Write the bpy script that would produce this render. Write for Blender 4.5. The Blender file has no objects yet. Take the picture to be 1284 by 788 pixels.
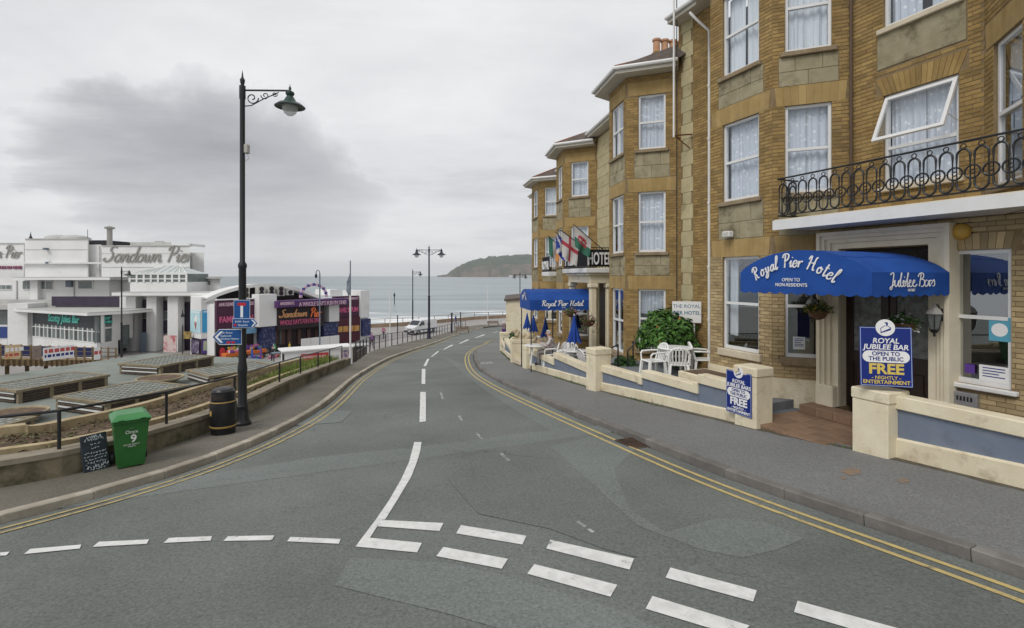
import bpy, bmesh, math, random
from mathutils import Vector, Matrix
random.seed(7)
R = math.radians
scene = bpy.context.scene
C = bpy.context.collection

# ------------------------------------------------------------------ camera
CAMZ = 2.4
F = 642.0                      # focal length in photograph pixels
cam_d = bpy.data.cameras.new("camera")
cam = bpy.data.objects.new("camera", cam_d)
C.objects.link(cam)
cam.location = (0, 0, CAMZ)
cam.rotation_euler = (R(90), 0, 0)
cam_d.sensor_width = 36
cam_d.lens = 18.0
cam_d.shift_y = -48.0 / 1284.0
cam_d.clip_start = 0.1
cam_d.clip_end = 60000
scene.camera = cam

# ------------------------------------------------------------------ sky and sun
SUN_EL, SUN_AZ = 48, 215       # azimuth clockwise from +Y
world = bpy.data.worlds.new("World")
scene.world = world
world.use_nodes = True
wn, wl = world.node_tree.nodes, world.node_tree.links
wn.clear()
def WN(t, **kw):
    n = wn.new(t)
    for k, v in kw.items():
        setattr(n, k, v)
    return n
def wmath(op, a, b=None, clamp=False):
    n = WN('ShaderNodeMath', operation=op, use_clamp=clamp)
    for i, v in enumerate((a, b)):
        if v is None: continue
        if isinstance(v, (int, float)): n.inputs[i].default_value = v
        else: wl.new(v, n.inputs[i])
    return n.outputs[0]
out = WN('ShaderNodeOutputWorld')
bg = WN('ShaderNodeBackground')
bg.inputs['Strength'].default_value = 0.1
sky = WN('ShaderNodeTexSky', sky_type='NISHITA', sun_disc=False)
sky.sun_elevation = R(SUN_EL)
sky.sun_rotation = R(SUN_AZ)
tc = WN('ShaderNodeTexCoord')
sep = WN('ShaderNodeSeparateXYZ')
wl.new(tc.outputs['Generated'], sep.inputs[0])
dz = wmath('ADD', wmath('MAXIMUM', sep.outputs[2], 0.0), 0.10)
cx_, cy_ = wmath('DIVIDE', sep.outputs[0], dz), wmath('DIVIDE', sep.outputs[1], dz)
comb = WN('ShaderNodeCombineXYZ')
wl.new(cx_, comb.inputs[0]); wl.new(cy_, comb.inputs[1])
def wnoise(scale, detail, rough, loc, sx=1.0):
    mp = WN('ShaderNodeMapping')
    mp.inputs['Location'].default_value = loc
    mp.inputs['Scale'].default_value = (sx, 1, 1)
    wl.new(comb.outputs[0], mp.inputs[0])
    n = WN('ShaderNodeTexNoise')
    n.inputs['Scale'].default_value = scale
    n.inputs['Detail'].default_value = detail
    n.inputs['Roughness'].default_value = rough
    n.inputs['Distortion'].default_value = 0.25
    wl.new(mp.outputs[0], n.inputs['Vector'])
    return n.outputs['Fac']
n1 = wnoise(0.42, 5, 0.52, (3.1, 1.7, 0))
n2 = wnoise(1.5, 8, 0.64, (7.3, 2.2, 0), 0.7)
# the heavy bank of cloud over the sea: a long slanting mass, broken up by the noise
yy_ = wmath('MAXIMUM', sep.outputs[1], 0.05)
nw_ = WN('ShaderNodeTexNoise')
nw_.inputs['Scale'].default_value = 5.0; nw_.inputs['Detail'].default_value = 6; nw_.inputs['Roughness'].default_value = 0.6
wl.new(tc.outputs['Generated'], nw_.inputs['Vector'])
wob = wmath('MULTIPLY', wmath('SUBTRACT', nw_.outputs['Fac'], 0.5), 0.30)
wob2 = wmath('MULTIPLY', wmath('SUBTRACT', n2, 0.5), 0.25)
ta = wmath('ADD', wmath('DIVIDE', sep.outputs[0], yy_), wmath('ADD', wob2, 0.62))
te = wmath('ADD', wmath('DIVIDE', sep.outputs[2], yy_), wmath('SUBTRACT', wob, 0.205))
al = wmath('SUBTRACT', wmath('MULTIPLY', ta, 0.965), wmath('MULTIPLY', te, 0.26))
pe_ = wmath('ADD', wmath('MULTIPLY', ta, 0.26), wmath('MULTIPLY', te, 0.965))
q1 = wmath('POWER', wmath('ABSOLUTE', wmath('DIVIDE', al, 0.40)), 2.0)
q2 = wmath('POWER', wmath('ABSOLUTE', wmath('DIVIDE', pe_, 0.17)), 2.0)
bank = wmath('SUBTRACT', 1.0, wmath('ADD', q1, q2), clamp=True)
bank = wmath('MULTIPLY', bank, wmath('GREATER_THAN', sep.outputs[1], 0.05))
bank = wmath('MULTIPLY', wmath('POWER', bank, 0.6), 0.30)
dens = wmath('ADD', wmath('ADD', wmath('MULTIPLY', n1, 0.62), wmath('MULTIPLY', n2, 0.38)), bank)
ramp = WN('ShaderNodeValToRGB')
wl.new(dens, ramp.inputs[0])
cr = ramp.color_ramp
cr.elements[0].position = 0.36; cr.elements[0].color = (8.4, 8.4, 8.45, 1)
cr.elements[1].position = 0.88; cr.elements[1].color = (2.9, 2.95, 3.15, 1)
e = cr.elements.new(0.52); e.color = (7.0, 7.05, 7.15, 1)
e = cr.elements.new(0.66); e.color = (5.0, 5.05, 5.25, 1)
# towards the horizon the cloud layer is thin and bright
hor = wmath('POWER', wmath('SUBTRACT', 1.0, wmath('MULTIPLY', wmath('MAXIMUM', sep.outputs[2], 0.0), 4.2), clamp=True), 1.6)
mixh = WN('ShaderNodeMix', data_type='RGBA')
wl.new(wmath('MULTIPLY', hor, 0.85), mixh.inputs[0])
wl.new(ramp.outputs[0], mixh.inputs[6])
mixh.inputs[7].default_value = (8.0, 8.05, 8.15, 1)
mixs = WN('ShaderNodeMix', data_type='RGBA')
mixs.inputs[0].default_value = 0.94
wl.new(sky.outputs[0], mixs.inputs[6])
wl.new(mixh.outputs[2], mixs.inputs[7])
wl.new(mixs.outputs[2], bg.inputs['Color'])
wl.new(bg.outputs[0], out.inputs['Surface'])

sun_d = bpy.data.lights.new("sun", 'SUN')
sun_d.energy = 1.5
sun_d.angle = R(24)
sun_d.color = (1.0, 0.97, 0.92)
sun = bpy.data.objects.new("sun", sun_d)
C.objects.link(sun)
sd = Vector((math.sin(R(SUN_AZ)) * math.cos(R(SUN_EL)), math.cos(R(SUN_AZ)) * math.cos(R(SUN_EL)), math.sin(R(SUN_EL))))
sun.rotation_euler = (-sd).to_track_quat('-Z', 'Y').to_euler()
sun.location = sd * 60

vs = scene.view_settings
vs.view_transform = 'Standard'
vs.look = 'None'
vs.exposure = 0.12
vs.gamma = 1.0
vs.use_curve_mapping = False

# ------------------------------------------------------------------ materials
MATS = {}
def mat(name, col, rough=0.7, col2=None, scale=6.0, detail=5, bump=0.0, bscale=60.0, metal=0.0, spec=0.4,
        lo=0.35, hi=0.65, island=0.0, alpha=1.0, emit=0.0, coords='Object', stretch=None, stain=None, stain_scale=0.6,
        stain_lo=0.55, stain_hi=0.75):
    if name in MATS: return MATS[name]
    m = bpy.data.materials.new(name); MATS[name] = m
    m.use_nodes = True
    nt = m.node_tree; N, L = nt.nodes, nt.links
    p = N['Principled BSDF']
    p.inputs['Roughness'].default_value = rough
    p.inputs['Metallic'].default_value = metal
    p.inputs['Specular IOR Level'].default_value = spec
    p.inputs['Base Color'].default_value = (*col, 1)
    tcn = N.new('ShaderNodeTexCoord')
    src = tcn.outputs[coords]
    if coords == 'World':
        pass
    mp = N.new('ShaderNodeMapping')
    if stretch: mp.inputs['Scale'].default_value = stretch
    L.new(src, mp.inputs[0])
    cur = None
    if col2 is not None:
        nz = N.new('ShaderNodeTexNoise')
        nz.inputs['Scale'].default_value = scale; nz.inputs['Detail'].default_value = detail
        nz.inputs['Roughness'].default_value = 0.62
        L.new(mp.outputs[0], nz.inputs['Vector'])
        rp = N.new('ShaderNodeValToRGB')
        rp.color_ramp.elements[0].position = lo; rp.color_ramp.elements[0].color = (*col, 1)
        rp.color_ramp.elements[1].position = hi; rp.color_ramp.elements[1].color = (*col2, 1)
        L.new(nz.outputs['Fac'], rp.inputs[0])
        cur = rp.outputs[0]
    if stain is not None:
        nz = N.new('ShaderNodeTexNoise')
        nz.inputs['Scale'].default_value = stain_scale; nz.inputs['Detail'].default_value = 8
        nz.inputs['Roughness'].default_value = 0.7
        L.new(mp.outputs[0], nz.inputs['Vector'])
        mr = N.new('ShaderNodeMapRange')
        mr.inputs[1].default_value = stain_lo; mr.inputs[2].default_value = stain_hi
        mr.inputs[3].default_value = 0; mr.inputs[4].default_value = 1
        L.new(nz.outputs['Fac'], mr.inputs[0])
        mx = N.new('ShaderNodeMix'); mx.data_type = 'RGBA'
        L.new(mr.outputs[0], mx.inputs[0])
        if cur is None: mx.inputs[6].default_value = (*col, 1)
        else: L.new(cur, mx.inputs[6])
        mx.inputs[7].default_value = (*stain, 1)
        cur = mx.outputs[2]
    if island > 0:
        g = N.new('ShaderNodeNewGeometry'); oi = N.new('ShaderNodeObjectInfo')
        ad = N.new('ShaderNodeMath'); ad.operation = 'ADD'
        L.new(g.outputs['Random Per Island'], ad.inputs[0]); L.new(oi.outputs['Random'], ad.inputs[1])
        fr = N.new('ShaderNodeMath'); fr.operation = 'FRACT'; L.new(ad.outputs[0], fr.inputs[0])
        mr = N.new('ShaderNodeMapRange')
        mr.inputs[3].default_value = 1 - island; mr.inputs[4].default_value = 1 + island
        L.new(fr.outputs[0], mr.inputs[0])
        mx = N.new('ShaderNodeVectorMath'); mx.operation = 'SCALE'
        if cur is None: mx.inputs[0].default_value = col
        else: L.new(cur, mx.inputs[0])
        L.new(mr.outputs[0], mx.inputs['Scale'])
        cur = mx.outputs[0]
    if cur is not None: L.new(cur, p.inputs['Base Color'])
    if bump > 0:
        nb = N.new('ShaderNodeTexNoise'); nb.inputs['Scale'].default_value = bscale; nb.inputs['Detail'].default_value = 4
        L.new(mp.outputs[0], nb.inputs['Vector'])
        b = N.new('ShaderNodeBump'); b.inputs['Strength'].default_value = bump; b.inputs['Distance'].default_value = 0.01
        L.new(nb.outputs['Fac'], b.inputs['Height']); L.new(b.outputs[0], p.inputs['Normal'])
    if alpha < 1: p.inputs['Alpha'].default_value = alpha
    if emit > 0:
        p.inputs['Emission Color'].default_value = (*col, 1); p.inputs['Emission Strength'].default_value = emit
    return m

# ------------------------------------------------------------------ object helpers
def tag(o, label=None, cat=None, group=None, kind=None):
    if label: o['label'] = label
    if cat: o['category'] = cat
    if group: o['group'] = group
    if kind: o['kind'] = kind
    return o
def thing(name, label, cat, loc=(0, 0, 0), rz=0.0, group=None):
    o = bpy.data.objects.new(name, None); C.objects.link(o)
    o.empty_display_size = 0.2
    o.location = loc; o.rotation_euler = (0, 0, rz)
    return tag(o, label, cat, group)
class MB:
    def __init__(s): s.v = []; s.f = []; s.mi = []; s.M = None
    def add(s, vs, fs, m=0):
        b = len(s.v)
        if s.M is not None: vs = [s.M @ Vector(v) for v in vs]
        s.v += [tuple(v) for v in vs]; s.f += [tuple(b + i for i in f) for f in fs]; s.mi += [m] * len(fs)
        return s
    def box(s, x0, x1, y0, y1, z0, z1, m=0):
        vs = [(x, y, z) for z in (z0, z1) for y in (y0, y1) for x in (x0, x1)]
        return s.add(vs, [(0, 2, 3, 1), (4, 5, 7, 6), (0, 1, 5, 4), (2, 6, 7, 3), (0, 4, 6, 2), (1, 3, 7, 5)], m)
    def bbox(s, x0, x1, y0, y1, z0, z1, b=0.01, m=0):      # box with chamfered edges
        bm = bmesh.new()
        bmesh.ops.create_cube(bm, size=1)
        for v in bm.verts:
            v.co = ((x0 + x1) / 2 + v.co.x * (x1 - x0), (y0 + y1) / 2 + v.co.y * (y1 - y0), (z0 + z1) / 2 + v.co.z * (z1 - z0))
        bmesh.ops.bevel(bm, geom=list(bm.edges), offset=b, segments=1, affect='EDGES')
        bm.verts.index_update()
        s.add([v.co.copy() for v in bm.verts], [[v.index for v in f.verts] for f in bm.faces], m)
        bm.free(); return s
    def quad(s, a, b, c, d, m=0): return s.add([a, b, c, d], [(0, 1, 2, 3)], m)
    def prism(s, poly, z0, z1, m=0):            # polygon in xy extruded in z
        n = len(poly)
        vs = [(p[0], p[1], z0) for p in poly] + [(p[0], p[1], z1) for p in poly]
        return s.add(vs, [tuple(range(n - 1, -1, -1)), tuple(range(n, 2 * n))] + [(i, (i + 1) % n, n + (i + 1) % n, n + i) for i in range(n)], m)
    def prism_y(s, poly, y0, y1, m=0):          # polygon in xz extruded in y
        n = len(poly)
        vs = [(p[0], y0, p[1]) for p in poly] + [(p[0], y1, p[1]) for p in poly]
        return s.add(vs, [tuple(range(n)), tuple(range(2 * n - 1, n - 1, -1))] + [((i + 1) % n, i, n + i, n + (i + 1) % n) for i in range(n)], m)
    def lathe(s, prof, seg=16, c=(0, 0, 0), m=0, sx=1.0, sy=1.0):
        vs = []; fs = []
        for (r, z) in prof:
            for k in range(seg):
                a = 2 * math.pi * k / seg
                vs.append((c[0] + r * sx * math.cos(a), c[1] + r * sy * math.sin(a), c[2] + z))
        for j in range(len(prof) - 1):
            for k in range(seg):
                k2 = (k + 1) % seg
                fs.append((j * seg + k, j * seg + k2, (j + 1) * seg + k2, (j + 1) * seg + k))
        fs.append(tuple(range(seg - 1, -1, -1))); fs.append(tuple((len(prof) - 1) * seg + k for k in range(seg)))
        return s.add(vs, fs, m)
    def tube(s, pts, r, seg=8, m=0, r2=None, closed=False):
        pts = [Vector(p) for p in pts]; n = len(pts); vs = []; fs = []
        up = Vector((0, 0, 1))
        for i, p in enumerate(pts):
            if closed: t = (pts[(i + 1) % n] - pts[i - 1])
            else: t = pts[min(i + 1, n - 1)] - pts[max(i - 1, 0)]
            t.normalize()
            a = t.cross(up)
            if a.length < 1e-3: a = t.cross(Vector((0, 1, 0)))
            a.normalize(); b = a.cross(t)
            rr = r if r2 is None else r + (r2 - r) * i / max(n - 1, 1)
            for k in range(seg):
                an = 2 * math.pi * k / seg
                vs.append(p + a * math.cos(an) * rr + b * math.sin(an) * rr)
        rng = n if closed else n - 1
        for i in range(rng):
            j = (i + 1) % n
            for k in range(seg):
                k2 = (k + 1) % seg
                fs.append((i * seg + k, i * seg + k2, j * seg + k2, j * seg + k))
        if not closed:
            fs.append(tuple(range(seg - 1, -1, -1))); fs.append(tuple((n - 1) * seg + k for k in range(seg)))
        return s.add(vs, fs, m)
    def build(s, name, mats, parent=None, smooth=False, loc=None, rz=0.0, autosm=None):
        me = bpy.data.meshes.new(name)
        me.from_pydata(s.v, [], s.f)
        if not isinstance(mats, (list, tuple)): mats = [mats]
        for m_ in mats: me.materials.append(m_)
        if len(mats) > 1: me.polygons.foreach_set('material_index', s.mi)
        bm = bmesh.new(); bm.from_mesh(me); bmesh.ops.recalc_face_normals(bm, faces=bm.faces); 
        if smooth:
            for f in bm.faces: f.smooth = True
            for e_ in bm.edges:
                if len(e_.link_faces) == 2 and e_.calc_face_angle(0) > R(autosm or 40): e_.smooth = False
        bm.to_mesh(me); bm.free()
        me.update()
        o = bpy.data.objects.new(name, me); C.objects.link(o)
        if parent is not None: o.parent = parent
        if loc is not None: o.location = loc
        if rz: o.rotation_euler = (0, 0, rz)
        return o
def inst(src, parent=None, loc=None, rot=None, scale=None):
    o = src.copy(); C.objects.link(o)
    if parent is not None: o.parent = parent
    if loc is not None: o.location = loc
    if rot is not None: o.rotation_euler = rot
    if scale is not None: o.scale = scale
    return o
def copy_tree(o, parent=None):
    c = o.copy(); C.objects.link(c); c.parent = parent
    for ch in list(o.children): copy_tree(ch, c)
    return c
def frame(o, d, up=(0, 0, 1)):
    """matrix: local x along d (unit), z up, y = inward"""
    x = Vector(d).normalized(); z = Vector(up); y = z.cross(x)
    m = Matrix((x, y, z)).transposed().to_4x4(); m.translation = Vector(o); return m

# lettering: font glyph meshes, standing upright in local xz, facing -y
def text_obj(body, size, m, parent=None, loc=(0, 0, 0), rz=0.0, shear=0.0, ext=0.004, align='CENTER', wx=1.0, bold=0.0, name='lettering', track=1.0):
    cu = bpy.data.curves.new('t', 'FONT'); cu.body = body; cu.size = size; cu.shear = shear
    cu.extrude = ext; cu.align_x = align; cu.offset = bold; cu.resolution_u = 3; cu.space_character = track; cu.space_line = 0.85
    t = bpy.data.objects.new('t', cu); C.objects.link(t)
    dg = bpy.context.evaluated_depsgraph_get()
    me = bpy.data.meshes.new_from_object(t.evaluated_get(dg))
    bpy.data.objects.remove(t)
    for v in me.vertices: v.co = (v.co.x * wx, -v.co.z, v.co.y)
    me.materials.clear(); me.materials.append(m)
    o = bpy.data.objects.new(name, me); C.objects.link(o)
    if parent is not None: o.parent = parent
    o.location = loc; o.rotation_euler = (0, 0, rz)
    return o
# script lettering from pen strokes: each glyph is (advance, strokes)
SC = {
 'S': (0.62, [[(.55,.88),(.42,1.0),(.26,.92),(.22,.74),(.38,.58),(.46,.36),(.34,.10),(.12,.02),(-.04,.12),(.04,.24)]]),
 'P': (0.62, [[(.16,-.02),(.20,.5),(.22,.98)],[(-.02,.72),(.06,.94),(.30,1.02),(.54,.90),(.52,.64),(.34,.48),(.20,.50)]]),
 'R': (0.66, [[(.14,0),(.18,.5),(.20,.98)],[(-.02,.72),(.06,.94),(.28,1.02),(.50,.90),(.48,.66),(.20,.52),(.36,.40),(.48,.06),(.62,.06)]]),
 'H': (0.78, [[(-.02,.72),(.08,.98),(.18,.90),(.16,.4),(.10,0)],[(.66,.98),(.56,.9),(.50,.4),(.54,.04),(.68,.08)],[(.02,.44),(.30,.52),(.60,.52)]]),
 'J': (0.5, [[(.10,.86),(.26,1.0),(.38,.94),(.34,.4),(.24,-.14),(.06,-.20),(.02,-.06),(.30,.12),(.46,.22)]]),
 'B': (0.64, [[(.12,0),(.16,.5),(.18,.98)],[(-.04,.72),(.06,.94),(.28,1.02),(.46,.90),(.42,.66),(.20,.54),(.46,.48),(.52,.22),(.34,.0),(.10,.02)]]),
 'a': (0.46, [[(.36,.40),(.22,.48),(.04,.30),(.06,.06),(.20,.0),(.34,.20),(.38,.46),(.36,.14),(.42,.02),(.52,.12)]]),
 'n': (0.48, [[(-.02,.30),(.06,.46),(.08,.30),(.06,.0),(.12,.30),(.26,.48),(.36,.38),(.34,.10),(.40,.0),(.52,.12)]]),
 'd': (0.48, [[(.36,.40),(.22,.48),(.04,.30),(.06,.06),(.20,.0),(.34,.20),(.42,1.0),(.36,.14),(.42,.02),(.52,.12)]]),
 'o': (0.44, [[(.26,.48),(.06,.34),(.06,.06),(.22,.0),(.36,.18),(.32,.42),(.22,.46),(.34,.36),(.50,.40)]]),
 'w': (0.62, [[(-.02,.34),(.06,.46),(.06,.14),(.14,.0),(.26,.14),(.30,.44),(.30,.12),(.40,.0),(.52,.16),(.54,.46),(.64,.40)]]),
 'i': (0.26, [[(-.02,.24),(.10,.46),(.08,.12),(.14,.0),(.28,.14)],[(.14,.66),(.17,.72)]]),
 'e': (0.40, [[(.04,.22),(.28,.30),(.28,.46),(.14,.46),(.04,.24),(.10,.02),(.26,.0),(.42,.16)]]),
 'r': (0.38, [[(-.02,.20),(.08,.46),(.08,.0)],[(.08,.26),(.18,.42),(.30,.46),(.36,.40)]]),
 'y': (0.46, [[(-.02,.34),(.06,.46),(.06,.16),(.16,.04),(.30,.18),(.36,.46),(.32,.0),(.20,-.34),(.06,-.30),(.20,-.08),(.50,.14)]]),
 'l': (0.28, [[(-.02,.18),(.18,.70),(.20,.98),(.12,.94),(.08,.4),(.10,.02),(.20,.0),(.30,.14)]]),
 't': (0.32, [[(.16,.88),(.12,.4),(.12,.06),(.20,.0),(.34,.14)],[(.0,.58),(.30,.62)]]),
 'u': (0.48, [[(-.02,.30),(.06,.46),(.06,.12),(.16,.0),(.30,.16),(.36,.46),(.34,.12),(.40,.0),(.52,.12)]]),
 'b': (0.44, [[(-.02,.18),(.18,.70),(.20,.98),(.12,.92),(.08,.3),(.14,.02),(.30,.06),(.36,.32),(.24,.42),(.36,.36),(.48,.40)]]),
 's': (0.38, [[(-.02,.18),(.14,.40),(.20,.50),(.28,.24),(.18,.02),(.02,.04)]]),
 ' ': (0.34, []),
}
def crom(pts, n=5):
    P = [Vector((p[0], p[1], 0)) for p in pts]; o = []
    for i in range(len(P) - 1):
        a, b, c, d = P[max(i - 1, 0)], P[i], P[i + 1], P[min(i + 2, len(P) - 1)]
        for k in range(n):
            t = k / n
            o.append(0.5 * ((2 * b) + (-a + c) * t + (2 * a - 5 * b + 4 * c - d) * t * t + (-a + 3 * b - 3 * c + d) * t ** 3))
    o.append(P[-1]); return [(p.x, p.y) for p in o]
def script_obj(body, size, m, parent, loc, rz=0.0, shear=0.25, w=0.07, ext=0.01, arc=None, wx=1.0, name='lettering', start=0):
    """pen-stroke lettering; arc(t) -> (dz, angle) bends the base line, t in 0..1"""
    tot = sum(SC[c][0] for c in body); x = 0.0; b = MB(); cnt = 0
    for ch in body:
        adv, strokes = SC[ch]
        for st in strokes:
            q = crom(st, 4); n = len(q); pts = []
            for (px_, py_) in q:
                X, Z = (x + px_ + shear * py_), py_
                X = (X - tot / 2) * wx
                if arc:
                    t = (x + adv / 2) / tot
                    dz_, an = arc(t)
                    cx0 = (x + adv / 2 - tot / 2) * wx
                    rx, rzz = X - cx0, Z
                    X = cx0 + rx * math.cos(an) - rzz * math.sin(an); Z = rx * math.sin(an) + rzz * math.cos(an) + dz_
                pts.append((X * size, Z * size))
            hw = w * size / 2
            vs = []
            for i in range(n):
                ax, az = pts[max(i - 1, 0)]; bx_, bz_ = pts[min(i + 1, n - 1)]
                dx, dz2 = bx_ - ax, bz_ - az; l = math.hypot(dx, dz2) or 1
                nx, nz_ = -dz2 / l, dx / l
                k = hw * (0.75 + 0.45 * abs(dz2 / l))
                lift = -0.0009 * (i + 3 * cnt)
                for y in (-ext + lift, lift):
                    vs.append((pts[i][0] + nx * k, y, pts[i][1] + nz_ * k)); vs.append((pts[i][0] - nx * k, y, pts[i][1] - nz_ * k))
            fs = []
            for i in range(n - 1):
                a0 = i * 4; c0 = a0 + 4
                fs += [(a0, a0 + 1, c0 + 1, c0), (a0 + 2, c0 + 2, c0 + 3, a0 + 3), (a0, c0, c0 + 2, a0 + 2), (a0 + 1, a0 + 3, c0 + 3, c0 + 1)]
            fs += [(0, 2, 3, 1), ((n - 1) * 4, (n - 1) * 4 + 1, (n - 1) * 4 + 3, (n - 1) * 4 + 2)]
            b.add(vs, fs); cnt = (cnt + 1) % 3
        x += adv
    return b.build(name, m, parent, loc=loc, rz=rz)

# ------------------------------------------------------------------ lie of the land
SH = R(-21.8)
SU = Vector((math.sin(SH), math.cos(SH)))
def gs(s):
    if s < 7: return -0.067 * s
    if s < 17: return -0.067 * s - 0.018 * (s - 7) ** 2 / 20
    z = -0.067 * 17 - 0.09
    if s < 58: return z - 0.085 * (s - 17)
    z -= 0.085 * 41
    if s < 82:
        k = (s - 58) / 24.0
        return z - 0.085 * 24 * (k - k * k / 2)
    return z - 0.085 * 12
def g(x, y): return gs(SU.x * x + SU.y * y)
LOW = gs(100)                    # esplanade level
def PX(px, Y): return (px - 642.0) / F * Y
def PZ(py, Y): return CAMZ - (py - 346.0) / F * Y
def P(px, py, Y): return Vector((PX(px, Y), Y, PZ(py, Y)))
def G(px, py, h=0.0):
    """where the sight line of a photograph pixel meets the sloping ground (raised by h)"""
    t, d = (px - 642.0) / F, (py - 346.0) / F
    lo, hi = 0.5, 140.0
    f = lambda Y: (CAMZ - d * Y) - (g(t * Y, Y) + h)
    for _ in range(50):
        m_ = (lo + hi) / 2
        if f(m_) > 0: lo = m_
        else: hi = m_
    return Vector((t * lo, lo, g(t * lo, lo) + h))
def PF(px, z, py):
    """where a pixel's sight line meets the level z"""
    Y = (CAMZ - z) * F / (py - 346.0)
    return Vector((PX(px, Y), Y, z))
def smooth_poly(pts, n=6):
    P_ = [Vector((p[0], p[1])) for p in pts]; o = []
    for i in range(len(P_) - 1):
        a, b, c, d = P_[max(i - 1, 0)], P_[i], P_[i + 1], P_[min(i + 2, len(P_) - 1)]
        for k in range(n):
            t = k / n
            o.append(0.5 * ((2 * b) + (-a + c) * t + (2 * a - 5 * b + 4 * c - d) * t * t + (-a + 3 * b - 3 * c + d) * t ** 3))
    o.append(P_[-1]); return o
def resample(pts, step):
    o = [pts[0].copy()]; acc = 0.0
    for a, b in zip(pts[:-1], pts[1:]):
        l = (b - a).length; pos = step - acc
        while pos <= l:
            o.append(a + (b - a) * (pos / l)); pos += step
        acc = l - (pos - step)
    return o
def offset(pts, d):
    """offset an open 2D polyline to its left by d"""
    o = []
    for i in range(len(pts)):
        t = pts[min(i + 1, len(pts) - 1)] - pts[max(i - 1, 0)]
        t = t.normalized(); o.append(pts[i] + Vector((-t.y, t.x)) * d)
    return o
def xat(pts, Y):
    for a, b in zip(pts[:-1], pts[1:]):
        if (a.y - Y) * (b.y - Y) <= 0 and a.y != b.y:
            return a.x + (b.x - a.x) * (Y - a.y) / (b.y - a.y)
    return pts[0].x if abs(Y - pts[0].y) < abs(Y - pts[-1].y) else pts[-1].x
# ------------------------------------------------------------------ ground materials
def asphalt_mat(name, base, dark, light):
    m = bpy.data.materials.new(name); m.use_nodes = True; MATS[name] = m
    N, L = m.node_tree.nodes, m.node_tree.links; p = N['Principled BSDF']
    p.inputs['Roughness'].default_value = 0.82; p.inputs['Specular IOR Level'].default_value = 0.3
    tcn = N.new('ShaderNodeTexCoord')
    def nz(scale, det, ro=0.6):
        n = N.new('ShaderNodeTexNoise'); n.inputs['Scale'].default_value = scale; n.inputs['Detail'].default_value = det
        n.inputs['Roughness'].default_value = ro; L.new(tcn.outputs['Object'], n.inputs['Vector']); return n.outputs['Fac']
    r1 = N.new('ShaderNodeValToRGB'); L.new(nz(0.35, 6), r1.inputs[0])
    r1.color_ramp.elements[0].position = 0.3; r1.color_ramp.elements[0].color = (*dark, 1)
    r1.color_ramp.elements[1].position = 0.72; r1.color_ramp.elements[1].color = (*light, 1)
    e1 = r1.color_ramp.elements.new(0.5); e1.color = (*base, 1)
    sp = N.new('ShaderNodeMapRange'); L.new(nz(34, 4, 0.8), sp.inputs[0])
    sp.inputs[1].default_value = 0.3; sp.inputs[2].default_value = 0.7; sp.inputs[3].default_value = 0.62; sp.inputs[4].default_value = 1.42
    vm = N.new('ShaderNodeVectorMath'); vm.operation = 'SCALE'; L.new(r1.outputs[0], vm.inputs[0]); L.new(sp.outputs[0], vm.inputs['Scale'])
    # sealed hairline cracks
    vo = N.new('ShaderNodeTexVoronoi'); vo.feature = 'DISTANCE_TO_EDGE'; vo.inputs['Scale'].default_value = 0.33
    wv = N.new('ShaderNodeVectorMath'); wv.operation = 'ADD'
    nw = N.new('ShaderNodeTexNoise'); nw.inputs['Scale'].default_value = 1.6; nw.inputs['Detail'].default_value = 5
    L.new(tcn.outputs['Object'], nw.inputs['Vector'])
    L.new(tcn.outputs['Object'], wv.inputs[0]); L.new(nw.outputs['Color'], wv.inputs[1]); L.new(wv.outputs[0], vo.inputs['Vector'])
    cm = N.new('ShaderNodeMapRange'); L.new(vo.outputs['Distance'], cm.inputs[0])
    cm.inputs[1].default_value = 0.001; cm.inputs[2].default_value = 0.007; cm.inputs[3].default_value = 0.45; cm.inputs[4].default_value = 0.0
    gate = N.new('ShaderNodeMapRange'); L.new(nz(0.22, 3), gate.inputs[0])
    gate.inputs[1].default_value = 0.5; gate.inputs[2].default_value = 0.6
    cmul = N.new('ShaderNodeMath'); cmul.operation = 'MULTIPLY'; L.new(cm.outputs[0], cmul.inputs[0]); L.new(gate.outputs[0], cmul.inputs[1])
    mx = N.new('ShaderNodeMix'); mx.data_type = 'RGBA'; L.new(cmul.outputs[0], mx.inputs[0]); L.new(vm.outputs[0], mx.inputs[6])
    mx.inputs[7].default_value = (0.035, 0.036, 0.034, 1)
    L.new(mx.outputs[2], p.inputs['Base Color'])
    b = N.new('ShaderNodeBump'); b.inputs['Strength'].default_value = 0.35; b.inputs['Distance'].default_value = 0.012
    L.new(nz(90, 3, 0.7), b.inputs['Height']); L.new(b.outputs[0], p.inputs['Normal'])
    return m
M_ASPH = asphalt_mat('asphalt', (0.145, 0.157, 0.145), (0.112, 0.122, 0.112), (0.180, 0.192, 0.180))
M_ASPH2 = asphalt_mat('asphalt_patch', (0.166, 0.184, 0.176), (0.148, 0.163, 0.155), (0.186, 0.205, 0.197))
M_ASPH3 = asphalt_mat('asphalt_dark', (0.140, 0.150, 0.140), (0.122, 0.131, 0.122), (0.158, 0.168, 0.158))
M_PAVE = asphalt_mat('pavement_asphalt', (0.178, 0.180, 0.177), (0.150, 0.152, 0.148), (0.205, 0.208, 0.206))
M_PAVEL = asphalt_mat('pavement_worn', (0.140, 0.128, 0.104), (0.100, 0.092, 0.070), (0.185, 0.170, 0.145))
M_KERB = mat('kerb_stone', (0.135, 0.125, 0.115), 0.85, (0.21, 0.20, 0.185), 3, bump=0.4, bscale=40, island=0.16, stain=(0.16, 0.13, 0.09), stain_scale=1.4)
M_KERBL = mat('kerb_stone_pale', (0.30, 0.265, 0.21), 0.85, (0.46, 0.42, 0.35), 3, bump=0.4, bscale=40, island=0.18, stain=(0.17, 0.13, 0.09), stain_scale=1.2)
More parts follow.
